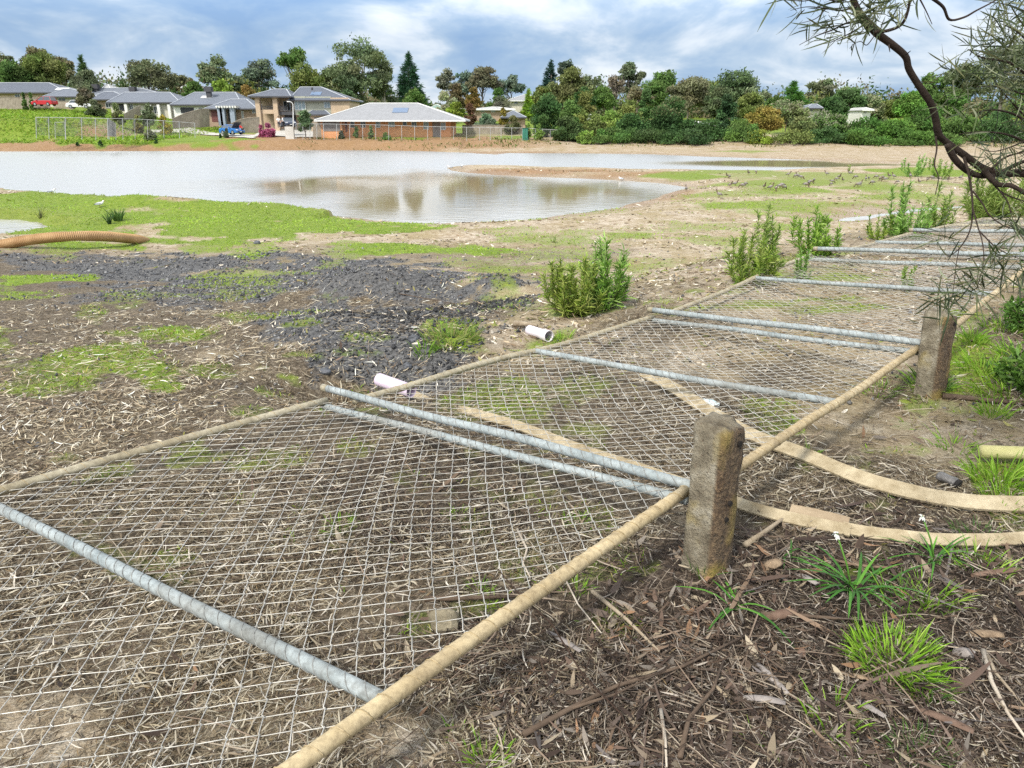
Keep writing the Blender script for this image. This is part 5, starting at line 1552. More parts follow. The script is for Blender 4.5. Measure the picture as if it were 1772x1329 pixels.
def ridges(mb, q, r=.09):
    a, b, c_, d, e, f = [V3(p) for p in q]
    up_ = np.array((0, 0, .03))
    if np.linalg.norm(f - e) > .3: mb.tube([e + up_, f + up_], r, 6)
    wide = abs(f[0] - e[0]) >= abs(f[1] - e[1])
    pr = [(a, e), (d, e), (b, f), (c_, f)] if wide else [(a, e), (b, e), (d, f), (c_, f)]
    for p, q_ in pr: mb.tube([p + up_, q_ + up_], r, 6)
class House:
    def __init__(s, label, Y, px0, px1, base_py, group=None, name='house', cat='house'):
        s.Y = Y; s.zb = Zof(base_py, Y)
        s.t = thing(name, (Xof((px0 + px1) / 2, Y, s.zb), Y, s.zb), label, cat, group)
        s.Xf = lambda px, py=200: PY(px, py, s.Y)[0]
        s.Z = lambda py: Zof(py, s.Y)
    def walls(s, px0, px1, py0, py1, mat, depth, dy=0, name='wall', drop=1.5):
        mb = MB().box(s.Xf(px0), s.Xf(px1), s.Y + dy, s.Y + dy + depth, s.Z(py1) - drop, s.Z(py0))
        return mb.build(name, mat, s.t)
    def roof(s, px0, px1, py_e, py_r, depth, mat, dy=-.6, rpx=None, inset=None, ridge=True, name='roof'):
        mb = MB()
        zr = s.Z(py_r)
        # the ridge stands depth/2 behind the eave: lift so that it still reaches py_r
        zr = CAMZ + (zr - CAMZ) * (s.Y + dy + depth / 2) / s.Y
        rx = None
        if rpx: rx = tuple(PY(p, 200, s.Y + dy + depth / 2)[0] for p in rpx)
        ze = CAMZ + (s.Z(py_e) - CAMZ) * (s.Y + dy) / s.Y
        q = hip(mb, s.Xf(px0), s.Xf(px1), s.Y + dy, s.Y + dy + depth, ze, zr - ze, inset, rx)
        o = mb.build(name, mat, s.t)
        g = MB().box(s.Xf(px0) - .06, s.Xf(px1) + .06, s.Y + dy - .1, s.Y + dy - .004, ze - .2, ze + .02)
        g.build('gutter', M_trim if mat in (M_roof_d, M_roof_m) else M_trimw, o)
        if ridge:
            r_ = MB(); ridges(r_, q); r_.build('ridge_capping', M_ridge if mat in (M_roof_d, M_roof_m) else M_trimw, o)
        s.last = (o, q)
        return o
    def win(s, px0, px1, py0, py1, mat=None, dy=0, name='window', frame=None, mull=1):
        x0, x1, z1, z0 = s.Xf(px0), s.Xf(px1), s.Z(py0), s.Z(py1)
        y = s.Y + dy
        f = MB(); t_ = .07
        f.box(x0, x1, y - .07, y + .02, z1 - t_, z1); f.box(x0, x1, y - .09, y + .02, z0, z0 + t_)
        f.box(x0, x0 + t_, y - .07, y + .02, z0 + t_, z1 - t_); f.box(x1 - t_, x1, y - .07, y + .02, z0 + t_, z1 - t_)
        for k in range(1, mull + 1):
            xm = x0 + (x1 - x0) * k / (mull + 1); f.box(xm - .03, xm + .03, y - .07, y + .02, z0 + t_, z1 - t_)
        fo = f.build(name, frame or M_trimw, s.t)
        MB().box(x0 + .02, x1 - .02, y - .035, y + .015, z0 + .02, z1 - .02).build('pane', mat or M_glass, fo)
        return fo
    def garage(s, px0, px1, py0, py1, mat, dy=0):
        x0, x1, z1, z0 = s.Xf(px0), s.Xf(px1), s.Z(py0), s.Z(py1)
        mb = MB(); k = 5
        for i in range(k):
            a = z0 + (z1 - z0) * i / k; b = z0 + (z1 - z0) * (i + 1) / k
            mb.box(x0, x1, s.Y + dy - .05, s.Y + dy + .02, a + .012, b - .012)
        mb.box(x0, x1, s.Y + dy - .03, s.Y + dy + .03, z0, z1)
        return mb.build('garage_door', mat, s.t)
    def post(s, px, py0, py1, w_, mat, dy):
        x = s.Xf(px)
        return MB().box(x - w_ / 2, x + w_ / 2, s.Y + dy - w_ / 2, s.Y + dy + w_ / 2, s.Z(py1) - .6, s.Z(py0)).build('pillar', mat, s.t)
    def on_roof(s, px, py, w_, h_, mat, name, lift=.06):
        """panel lying on the front roof slope"""
        o, q = s.last
        a, b, e, f = V3(q[0]), V3(q[1]), V3(q[4]), V3(q[5])
        n = unit(np.cross(b - a, e - a)); n = n if n[2] > 0 else -n
        d = ray(px, py); t_ = np.dot(a - np.array((0, 0, CAMZ)), n) / np.dot(d, n)
        c = np.array((0, 0, CAMZ)) + d * t_
        ux = unit(b - a); uy = unit(np.cross(n, ux))
        if uy[2] < 0: uy = -uy
        V = []
        for l in (.01, lift):
            for sx, sy in ((-1, -1), (1, -1), (1, 1), (-1, 1)):
                V.append(c + ux * sx * w_ / 2 + uy * sy * h_ / 2 + n * l)
        return MB().add(V, [(0, 3, 2, 1), (4, 5, 6, 7), (0, 1, 5, 4), (1, 2, 6, 5), (2, 3, 7, 6), (3, 0, 4, 7)]).build(name, mat, o)
    def cooler(s, px, py, mat, name='roof_cooler'):
        o, q = s.last
        p = PY(px, py, s.Y + 3)
        mb = MB().box(p[0] - .65, p[0] + .65, p[1] - .6, p[1] + .6, p[2] - .2, p[2] + .7).box(p[0] - .4, p[0] + .4, p[1] - .4, p[1] + .4, p[2] - 1.6, p[2] - .2)
        return mb.build(name, mat, o)

# orange brick house with the pale roof
h = House('low orange brick house with a wide pale grey hip roof beyond the wire fence', 118, 557, 779, 232)
h.walls(557, 593, 205, 228, M_brick_o, 12, -1.2, 'garage_wall', 2)
h.walls(593, 779, 206, 230, M_brick_o, 12, 0, 'wall', 2)
h.walls(748, 761, 206.5, 230, M_gar, .3, -.12, 'wall_panel', 1)
h.roof(549, 806, 208, 179, 13.4, M_roof_l, -1.9, (640, 724))
h.on_roof(693, 191, 2.3, 2.0, M_solar, 'solar_panel')
h.garage(560.5, 590, 207.5, 227, M_gar, -1.2)
for a in ((605, 612.5, 208, 221, M_glass), (623, 631.8, 208, 221, M_glass), (649.5, 657.5, 208, 221, M_glassb), (671, 682.5, 208, 220, M_glassb), (696, 703.5, 209.5, 218, M_glass),
          (711.5, 720.5, 210, 220, M_glass), (732, 741.5, 210.5, 224, M_glassb), (761.8, 771, 211.5, 225, M_glassb)):
    h.win(*a, mull=0 if a[1] - a[0] < 8.6 else 1)
MB().box(h.Xf(596.5), h.Xf(599.5), h.Y - .08, h.Y + .02, h.Z(228), h.Z(207.5)).build('front_door', M_garr, h.t)

# two-storey house
h = House('two-storey tan house with balconies, pillars and a slate grey hip roof', 136, 448, 607, 222)
h.walls(531, 575, 167, 222, M_rend_g, 9, 0, 'wall'); h.walls(575, 607, 169, 222, M_brick_t, 9, -.5, 'brick_wall'); h.walls(448, 532, 168, 222, M_brick_t, 7, 2.2, 'rear_wall')
h.walls(511, 531.2, 166.5, 199, M_rend_g, 2.5, -.1, 'bay_wall', 0)
for p in (452, 482): h.walls(p - 3.8, p + 3.8, 166.5, 222, M_brick_t, 1.0, -1.4, 'brick_pillar')
h.walls(456, 478.2, 190, 197, M_brick_t, 3.2, -1.0, 'balcony_slab', 0); h.walls(486, 511, 193, 199, M_trim, 3.2, -.8, 'balcony_slab', 0)
for a, b in ((457, 477.5), (486.2, 500)):
    mb = MB(); x0, x1 = h.Xf(a), h.Xf(b); z0, z1 = h.Z(192), h.Z(183.5)
    mb.box(x0, x1, h.Y - .95, h.Y - .9, z1 - .06, z1); mb.box(x0, x1, h.Y - .95, h.Y - .9, z0, z0 + .06)
    k = 16
    for i in range(k + 1): mb.box(x0 + (x1 - x0) * i / k - .02, x0 + (x1 - x0) * i / k + .02, h.Y - .94, h.Y - .91, z0 + .06, z1 - .06)
    mb.build('balustrade', M_trim, h.t)
h.roof(439, 512, 166.5, 154.5, 8, M_roof_d, -2.0, (479, 500), name='porch_roof'); h.roof(504, 611, 173, 151, 11, M_roof_d, -.9, (524, 560))
h.on_roof(547, 162, 1.8, 1.5, M_solar, 'solar_panel')
MB().tube([PY(540, 156, h.Y + 2), PY(540, 151, h.Y + 2)], .18, 8).build('flue', M_trim, h.last[0])
h.roof(533, 576, 198, 188, 5, M_roof_d, -1.8, (548, 560), name='lower_roof'); h.walls(540, 575, 197, 222, M_brick_t, 3.0, -1.2, 'lower_wall')
h.win(467, 476, 173, 190, M_glassb, 2.2); h.win(486, 499, 174, 191, M_glass, 2.2); h.win(511.6, 530.5, 173.5, 190.5, M_glassb, -.1, mull=2); h.win(562, 573, 176, 187, M_glassb, 0)
h.win(468, 477, 199, 216, M_glassb, 2.2); h.garage(486, 506, 199, 213, M_gard, 2.2)
h.garage(546, 572, 203, 220, M_gar, -1.2)

def far_house(label, Y, px0, px1, roofpy, eave, base, roof_mat_, wall_mat_, depth=10, wins=(), gar=(), rpx=None, solar=(), coolers=(), pill=(), group=None, wdy=0):
    h = House(label, Y, px0, px1, base, group)
    h.walls(px0 + 2, px1 - 2, eave - .5, base, wall_mat_, depth - 1.4, wdy)
    h.roof(px0, px1, eave, roofpy, depth, roof_mat_, -.8, rpx)
    for a in wins: h.win(*a, dy=wdy)
    for a in gar: h.garage(*a, dy=wdy)
    for a in solar: h.on_roof(*a, M_trimw, 'skylight')
    for a in coolers: h.cooler(*a, M_trim)
    for a in pill: h.post(*a, .5, M_white, -.5)
    return h
far_house('long grey-roofed tan house at the far left behind the timber fence', 165, -60, 128, 143.5, 160, 176, M_roof_d, M_brick_t, 12, [(-20, -6, 163, 171), (33, 42, 163, 170, M_glass)], rpx=(-30, 96), solar=[(108, 154, 2.6, 1.4)], group='houses on the left rise')
far_house('grey house with a dark porch behind the red car', 160, 84, 178, 154, 167, 180, M_roof_m, M_rend, 9, [(106, 119, 169, 178), (128, 137, 170, 177)], [(88, 102, 170, 180, M_gard)], rpx=(120, 132), group='houses on the left rise')
far_house('grey-roofed house with two roof coolers behind the brown street tree', 172, 120, 304, 152.5, 166, 184, M_roof_m, M_brick_t, 12, [(180, 188, 172, 180)], rpx=(160, 250), coolers=[(166, 152), (230, 156)], group='houses on the left rise')
far_house('grey-roofed brown house with a low hip end left of the cream porch house', 158, 160, 235, 159, 172, 192, M_roof_d, M_brick_b, 10, [(186, 196, 177, 187)], rpx=(188, 204), group='houses on the left rise')
h = far_house('grey-roofed house with white porch pillars and cream walls above the sloping fence', 148, 192, 318, 160, 177, 202, M_roof_m, M_rend, 11, [(226, 233, 180, 190), (268, 276, 184, 197), (301, 307, 184, 203)], [(209, 220, 180, 192, M_gard)], rpx=(222, 300), pill=[(223, 178, 196), (264, 181, 203), (279, 181, 204), (297, 181, 204)], group='houses on the left rise')
h = far_house('large grey-roofed house with a white garage front beside the sloping timber fence', 144, 300, 424, 160, 181, 208, M_roof_m, M_white, 13, [(346, 352, 186, 196)], [(314, 337, 186, 196, M_gard)], rpx=(342, 412), coolers=[(361, 157)], solar=[(306 + 52, 168, 2.0, 1.2)], group='houses on the left rise')
h = far_house('brown brick house with maroon garage, blue-grey columns and white pergola', 139, 358, 449, 172, 188, 213, M_roof_m, M_brick_b, 9, [(418, 422, 192, 205), (437, 446, 189, 196)], [(366, 384, 191, 211, M_garr)], rpx=(402, 430), group='houses on the left rise')
for p in (387, 391, 408): h.post(p, 185, 211, .8, M_greyr, -1.3)
mb = MB()
for i in range(8): x = h.Xf(384 + i * 4.6); mb.box(x - .1, x + .1, h.Y - 2.2, h.Y - .2, h.Z(186) - .1, h.Z(183.5))
mb.build('pergola', M_white, h.t)
MB().box(h.Xf(395), h.Xf(401), h.Y - .12, h.Y + .02, h.Z(210), h.Z(191)).build('front_door', M_gard, h.t)
far_house('white gable house peeping between trees above the left roofs', 190, 187, 202, 146, 153, 160, M_roof_w, M_white, 6, rpx=(193, 196), group='houses among the trees')
far_house('cream house half hidden by trees behind the bare spreading gum', 195, 322, 346, 145, 151, 160, M_roof_l, M_rend, 8, [(330, 335, 152, 156)], group='houses among the trees')
g_ = 'houses among the trees'
far_house('long pale-roofed house on the slope right of the orange brick house', 175, 818, 892, 185.5, 189, 197, M_roof_w, M_brick_b, 8, [(832, 838, 190.5, 194), (850, 857, 190.5, 194)], group=g_)
far_house('small bluish grey roof nearest the green fence box, among shrubs', 150, 866, 911, 192, 203, 212, M_roof_m, M_brick_b, 10, [(878, 884, 205, 210)], group=g_)
far_house('grey hip roof high on the slope below the round olive tree', 215, 876, 945, 163, 174, 184, M_roof_l, M_rend, 12, [(890, 896, 176, 180)], group=g_)
far_house('white house row glimpsed left of the rust coloured bushes', 205, 782, 812, 172, 177, 184, M_roof_w, M_white, 8, [(790, 795, 178, 182)], group=g_)
far_house('grey-green roof behind the pale flowering shrub', 190, 742, 770, 181, 188, 196, M_roof_g, M_rend, 8, [(750, 755, 189, 193)], group=g_)
far_house('grey roof and dark eaves glimpsed in the middle of the wood', 140, 1010, 1037, 199, 207, 219, M_roof_l, M_brick_b, 8, [(1016, 1022, 209, 214)], group=g_)
far_house('low whitish roof right of the grey roof in the wood', 145, 1045, 1075, 211, 215, 224, M_roof_w, M_rend, 6, [(1052, 1058, 217, 221)], group=g_)
far_house('cream gabled house between the spiky pine and the white-flowered trees', 150, 1393, 1420, 180.5, 187, 198, M_roof_m, M_rend, 8, [(1400, 1408, 188, 193)], rpx=(1402, 1411), group=g_)
far_house('white-walled house behind the wood near the crooked limb', 160, 1488, 1508, 187, 190, 202, M_roof_w, M_white, 8, [(1494, 1499, 192, 196)], group=g_)
far_house('pale house seen through gaps in the glossy dark trees', 135, 1170, 1245, 210, 216, 232, M_roof_l, M_white, 9, [(1180, 1190, 212, 222), (1205, 1215, 212, 222), (1228, 1238, 212, 222)], group=g_)

# ------------------------------------------------------------------ fences, lamp, path
M_timber = mat_plain('grey_timber_paling', (.22, .185, .145), .9, 0, .2, 1.5, 0, None, .2, (.34, .295, .235))
def paling(pix, tops, Ys, label):
    """pix: base points; tops: pixel height of the top"""
    A = [PY(a, b, q) for (a, b), q in zip(pix, Ys)]; B = [PY(a, tp, q) for (a, b), tp, q in zip(pix, tops, Ys)]
    t = thing('timber_fence', A[0], label, 'fence', 'timber paling fences by the houses')
    mb = MB(); rl = MB()
    for i in range(len(A) - 1):
        L_ = np.linalg.norm(A[i + 1] - A[i]); k = max(2, int(L_ / .3))
        for j in range(k):
            f0, f1 = j / k, (j + .93) / k
            a, b = lerp(A[i], A[i + 1], f0), lerp(A[i], A[i + 1], f1); c, d = lerp(B[i], B[i + 1], f0), lerp(B[i], B[i + 1], f1)
            o_ = np.array((0, .05, 0)); dn = np.array((0, 0, -.8))
            mb.add([a + dn, b + dn, d, c, a + o_ + dn, b + o_ + dn, d + o_, c + o_], [(0, 1, 2, 3), (5, 4, 7, 6), (3, 2, 6, 7), (1, 5, 6, 2), (4, 0, 3, 7)])
        rl.tube([B[i] + np.array((0, -.03, .03)), B[i + 1] + np.array((0, -.03, .03))], .05, 4)
    mb.build('palings', M_timber, t); rl.build('top_rail', M_timber, t)
paling([(-60, 182), (40, 182), (86, 182)], [168, 169, 170], [150, 150, 150], 'straight grey timber fence at the far left below the long house')
paling([(92, 184), (126, 184)], [184 - 9, 176], [153, 150], 'short timber fence between the red car and the white car')
paling([(214, 205), (232, 196), (243, 192)], [198, 188, 183], [135, 142, 146], 'sloping timber fence left of the white porch pillars')
paling([(298, 214), (318, 212), (345, 212), (362, 211)], [206, 197, 189.5, 189], [130, 132, 134, 136], 'large sloping timber fence in front of the white garage house')
paling([(400, 222), (415, 221), (432, 221), (449, 221)], [214, 207, 204, 203], [128, 130, 131, 132], 'timber fence left of the two-storey house')
paling([(800, 228), (850, 228), (905, 229)], [217, 217, 218], [128, 128, 128], 'timber fence behind the wire fence right of the orange house')
paling([(541, 228), (557, 228)], [207, 206], [117.5, 117.5], 'brown gate panel joining the orange house at its left side')
M_conc2 = mat_plain('pale_concrete', (.42, .40, .36), .9, 0, .1, .6, 0, None, .2, (.52, .50, .46))
# driveway: a thin slab draped on the slope
dv = [(505, 238), (560, 238), (548, 226), (530, 224), (508, 222), (486, 222), (452, 228), (440, 236)]
def drape(name, poly, mat, lift, label=None):
    P2 = np.array([G(a, b)[:2] for a, b in poly]); x0, y0 = P2.min(0); x1, y1 = P2.max(0)
    n_ = 50; gx, gy = np.meshgrid(np.linspace(x0, x1, n_), np.linspace(y0, y1, n_), indexing='ij'); gx, gy = gx.ravel(), gy.ravel()
    i, j = np.meshgrid(np.arange(n_ - 1), np.arange(n_ - 1), indexing='ij')
    q = np.stack([i * n_ + j, (i + 1) * n_ + j, (i + 1) * n_ + j + 1, i * n_ + j + 1], -1).reshape(-1, 4)
    q = q[(sdpoly(gx, gy, P2)[q] < .3).all(1)]
    us = np.unique(q); mp_ = -np.ones(len(gx), int); mp_[us] = np.arange(len(us))
    V_ = np.stack([gx, gy, H(gx, gy) + lift], 1)[us]
    return tag(mesh_np(name, V_, mp_[q], mat, smooth=True), kind='structure')
drape('driveway', dv, M_conc2, .12)
drape('road', [(255, 226), (330, 222), (395, 232), (445, 236), (440, 240), (380, 236), (320, 230), (260, 230)], M_conc2, .12)
# low retaining wall at the corner of the drive
mb = MB(); a = PY(496, 236, 115.0); b = PY(509, 236, 114.5); a[2] -= .4
mb.box(a[0], b[0], 114.4, 114.9, a[2] - .6, Zof(219, 114.6)); o = mb.build('retaining_wall', M_conc2); tag(o, 'low pale concrete wall at the corner of the driveway', 'wall')
# street lamp
bs = PY(507.5, 233, 116); bs[2] = H1(bs[0], bs[1])
t = thing('street_lamp', bs, 'tall pale street lamp in front of the two-storey house', 'street lamp')
tp = PY(507, 181, 116)
MB().tube([bs - np.array((0, 0, .3)), tuple(lerp(bs, tp, .5)), tp, tp + np.array((-.15, 0, .3)), tp + np.array((-.45, 0, .42))], [.09, .08, .06, .05, .04], 8).build('pole', M_trimw, t, True)
MB().box(tp[0] - .85, tp[0] - .4, tp[1] - .12, tp[1] + .12, tp[2] + .34, tp[2] + .48).build('lamp_head', M_trimw, t, bevel=.04)
# wire fence in front of the houses
M_farwire = mat_plain('far_fence_steel', (.34, .35, .34), .6, .2, .15, 3, 0, None, .4, (.46, .47, .46))
M_wirefar = mat_plain('far_mesh_wire', (.20, .20, .19), .7, .1, .15, 3, 0, None, .3, (.30, .305, .29))
def wirefence(label, pix, tops, Ys, nposts, name='wire_fence', cat='wire fence', group=None, mesh_r=.006, gap=.18, sag=0):
    A = [PY(a, b, q) for (a, b), q in zip(pix, Ys)]; B = [PY(a, tp_, q) for (a, b), tp_, q in zip(pix, tops, Ys)]
    t = thing(name, A[0], label, cat, group)
    x_ = np.linspace(0, len(A) - 1, nposts)
    def at_(q, L_): i = min(int(q), len(L_) - 2); return lerp(L_[i], L_[i + 1], q - i)
    for q in x_:
        MB().tube([at_(q, A) - np.array((0, 0, .4)), at_(q, B)], .035, 6).build('post', M_farwire, t)
    MB().tube([at_(q, B) for q in np.linspace(0, len(A) - 1, 4 * len(A))], .028, 5).build('top_rail', M_farwire, t)
    L_ = sum(np.linalg.norm(A[i + 1] - A[i]) for i in range(len(A) - 1)); k = int(L_ / gap)
    bs_, ds_, ls_ = [], [], []
    for sgn in (1, -1):
        for i in range(k):
            q0 = (len(A) - 1) * (i + .5) / k; hgt = np.linalg.norm(at_(q0, B) - at_(q0, A))
            q1 = min(max(q0 + sgn * (len(A) - 1) / L_ * hgt * .5, 0), len(A) - 1)
            p, r_ = at_(q0, A), at_(q1, B); bs_.append(p); ds_.append(r_ - p)
    bs_, ds_ = np.array(bs_), np.array(ds_); l_ = np.linalg.norm(ds_, axis=1); d_ = ds_ / l_[:, None]; m_ = len(l_)
    V_, F_, C_ = ribbons(bs_, d_, unit(np.cross(d_, np.tile((0, 1.0, 0), (m_, 1)))), l_, np.full(m_, mesh_r * 1.6), np.zeros((m_, 3)), np.ones((m_, 3)), prof=(1, 1), ts=(0, 1))
    V2, F2, _ = ribbons(bs_, d_, np.tile((0, 1.0, 0), (m_, 1)), l_, np.full(m_, mesh_r * 1.6), np.zeros((m_, 3)), np.ones((m_, 3)), prof=(1, 1), ts=(0, 1))
    mesh_np('mesh', np.vstack([V_, V2]), np.vstack([F_, F2 + len(V_)]), M_wirefar, t)
    return t
wirefence('long chain wire fence in front of the orange brick house', [(512, 236), (560, 237), (650, 238), (740, 239), (830, 239), (904, 240)], [214.5, 214.5, 216, 219, 220.5, 221.5], [113] * 6, 21)
wirefence('short wire fence running from the green box to the wood', [(914, 240), (965, 242)], [222, 225], [113, 112], 5)
M_gbox = mat_plain('green_painted_steel', (.03, .16, .11), .5, 0, .12, 2)
bx = PY(904, 240, 112.6); bx2 = PY(913.5, 240, 112.6)
t = thing('utility_cabinet', ((bx[0] + bx2[0]) / 2, 112.6, bx[2]), 'dark green steel cabinet standing in the wire fence line', 'cabinet')
MB().box(bx[0], bx2[0], 112.2, 112.9, bx[2] - .3, Zof(222, 112.6)).build('cabinet_body', M_gbox, t, bevel=.03)
MB().box(bx[0] - .05, bx2[0] + .05, 112.1, 113, Zof(222, 112.6) + .003, Zof(221.3, 112.6)).build('lid', M_gbox, t)
xm_ = (bx[0] + bx2[0]) / 2
MB().box(bx[0] + .06, xm_ - .02, 112.16, 112.197, bx[2] + .1, Zof(223, 112.6)).box(xm_ + .02, bx2[0] - .06, 112.16, 112.197, bx[2] + .1, Zof(223, 112.6)).build('doors', M_gbox, t)
# temporary fence panels below the embankment
tp_ = [(62, 234, 203, 104), (84, 235, 203, 104), (113, 236, 203.5, 104.5), (141, 236, 204, 105), (165, 237, 204.5, 105), (188, 236, 205, 105), (212, 236, 205, 106), (233, 235, 206, 108), (255, 234, 207, 109), (283, 234, 209, 109), (310, 234, 211, 110), (337, 233, 213, 111)]
for i in range(len(tp_) - 1):
    a, b = tp_[i], tp_[i + 1]
    wirefence('wire mesh temporary fence panel in the row below the grassy embankment', [(a[0], a[1]), (b[0], b[1])], [a[2], b[2]], [a[3], b[3] - .1], 2, 'temporary_fence_panel', 'fence panel', 'temporary fence panels below the embankment', .010, .15)
for i, (a, b) in enumerate([((186, 235, 205, 101), (200, 237, 213, 108)), ((95, 235, 212, 106.5), (112, 236, 211, 107))]):
    wirefence(['leaning temporary fence panel end-on near the middle of the fence row', 'low temporary fence panel standing behind the left end of the fence row'][i], [a[:2], b[:2]], [a[2], b[2]], [a[3], b[3]], 2, 'temporary_fence_panel', 'fence panel', None, .012, .15)

# ------------------------------------------------------------------ cars
M_tyre = mat_plain('tyre_rubber', (.02, .02, .021), .85)
M_rim = mat_plain('alloy_rim', (.40, .41, .42), .35, .7)
M_lampw = mat_plain('headlight_glass', (.65, .68, .70), .15, 0, .1, 8, 0, None, .7)
M_lampr = mat_plain('tail_light', (.35, .02, .02), .25, 0, .1, 8, 0, None, .7)
M_plate = mat_plain('number_plate', (.62, .62, .58), .5)
def car(label, c, yaw, paint, suv=False, bonnet=False, L_=4.3, scale=1.0):
    m_ = mat_plain('car_paint', paint, .25, 0, .05, 3, 0, None, .6)
    t = thing('parked_car', (0, 0, 0), label, 'car', 'parked cars by the houses')
    Wd = .88; hL = L_ / 2; rf = 1.62 if suv else 1.44
    prof = [(-hL, .42), (-hL + .02, .72), (-hL + .12, .92), (-hL + .5, .98), (hL - 1.15, .97), (hL - .45, .86), (hL - .08, .72), (hL, .5), (hL - .05, .28), (-hL + .05, .26)]
    V, Fs = [], []
    for k, (wy, sc) in enumerate(((-Wd, .96), (-Wd * .93, 1.0), (Wd * .93, 1.0), (Wd, .96))):
        for (x, z) in prof: V.append((x * (.985 if k in (0, 3) else 1), wy, .28 + (z - .28) * (.93 if k in (0, 3) else 1)))
    m = len(prof)
    for k in range(3):
        for i in range(m): Fs.append((k * m + i, k * m + (i + 1) % m, (k + 1) * m + (i + 1) % m, (k + 1) * m + i))
    Fs += [tuple(range(m - 1, -1, -1)), tuple(3 * m + i for i in range(m))]
    MB().add(V, Fs).build('body', m_, t, bevel=.03)
    xb = -hL + (.12 if suv else .55)
    cab = [(xb, .95), (xb + (.25 if suv else .45), rf - .05), (xb + .9, rf), (hL - 2.05, rf - .04), (hL - 1.2, .95)]
    V, Fs = [], []
    for wy, tw_ in ((-1, 0), (1, 0)):
        for (x, z) in cab:
            V.append((x, wy * (Wd * .94 - (z - .95) * .28), z))
    m = len(cab)
    for i in range(m): Fs.append((i, (i + 1) % m, m + (i + 1) % m, m + i))
    Fs += [tuple(range(m - 1, -1, -1)), tuple(m + i for i in range(m))]
    g = MB().add(V, Fs).build('windows', M_glass, t)
    rfm = MB()
    rfm.add([(cab[1][0], -.64, rf - .04), (cab[2][0], -.62, rf + .01), (cab[3][0], -.63, rf - .03), (cab[3][0], .63, rf - .03), (cab[2][0], .62, rf + .01), (cab[1][0], .64, rf - .04),
             (cab[1][0], -.64, rf), (cab[2][0], -.60, rf + .05), (cab[3][0], -.63, rf + .01), (cab[3][0], .63, rf + .01), (cab[2][0], .60, rf + .05), (cab[1][0], .64, rf)],
            [(0, 1, 4, 5), (1, 2, 3, 4), (11, 10, 7, 6), (10, 9, 8, 7), (0, 6, 7, 1), (1, 7, 8, 2), (3, 9, 10, 4), (4, 10, 11, 5), (5, 11, 6, 0), (2, 8, 9, 3)])
    for s in (-1, 1):
        for (xa, za), (xb_, zb_) in ((cab[0], cab[1]), (cab[3], cab[4])):
            rfm.tube([(xa, s * (Wd * .95 - (za - .95) * .28), za), (xb_, s * (Wd * .95 - (zb_ - .95) * .28), zb_)], .045, 4)
        xm = (cab[2][0] + cab[3][0]) / 2
        rfm.tube([(xm, s * (Wd * .95), .95), (xm, s * (Wd * .95 - (rf - .95) * .28), rf - .02)], .05, 4)
    rfm.build('roof', m_, t)
    for x in (-hL + .82, hL - .82):
        for s in (-1, 1):
            wl = MB().tube([(x, s * .66, .33), (x, s * .90, .33)], .33, 18).build('wheel', M_tyre, t)
            MB().tube([(x, s * .88, .33), (x, s * .915, .33)], .2, 12).build('rim', M_rim, wl)
    for s in (-1, 1):
        MB().box(hL - .22, hL - .01, s * .62 - .16, s * .62 + .16, .66, .79).build('headlight', M_lampw, t, bevel=.03)
        MB().box(-hL - .01, -hL + .12, s * .68 - .12, s * .68 + .12, .72, .9).build('tail_light', M_lampr, t, bevel=.02)
        MB().box(hL - 1.45, hL - 1.28, s * .98 - .1, s * .98 + .1, .98, 1.1).build('mirror', m_, t, bevel=.02)
    MB().box(hL - .06, hL + .02, -.5, .5, .34, .52).build('grille', M_tyre, t)
    MB().box(hL + .022, hL + .035, -.19, .19, .40, .5).build('number_plate', M_plate, t)
    if bonnet:
        ang = R(48); a = (hL - 1.12, .98); b = (a[0] + 1.1 * math.cos(ang), a[1] + 1.1 * math.sin(ang))
        MB().add([(a[0], -.72, a[1]), (a[0], .72, a[1]), (b[0], .66, b[1]), (b[0], -.66, b[1]), (a[0] - .03, -.72, a[1] + .03), (a[0] - .03, .72, a[1] + .03), (b[0] - .03, .66, b[1] + .03), (b[0] - .03, -.66, b[1] + .03)],
                 [(0, 3, 2, 1), (4, 5, 6, 7), (0, 1, 5, 4), (1, 2, 6, 5), (2, 3, 7, 6), (3, 0, 4, 7)]).build('bonnet', M_gard, t)
    t.location = tuple(float(q) for q in c); t.rotation_euler = (0, 0, yaw); t.scale = (scale,) * 3
    return t
c = PY(78, 183.5, 148); car('red car parked at the top of the grassy embankment', (c[0], c[1], c[2]), R(172), (.42, .02, .025), True)
c = PY(139, 188, 146); car('white car partly hidden behind the embankment and the brown street tree', c, R(10), (.68, .68, .67))
c = PY(402, 233, 121); car('blue hatchback with its bonnet open', c, R(-28), (.02, .13, .38), False, True, 3.8)
c = PY(499, 220.5, 124); car('dark blue car parked in the driveway of the two-storey house', c, R(-62), (.02, .03, .06))

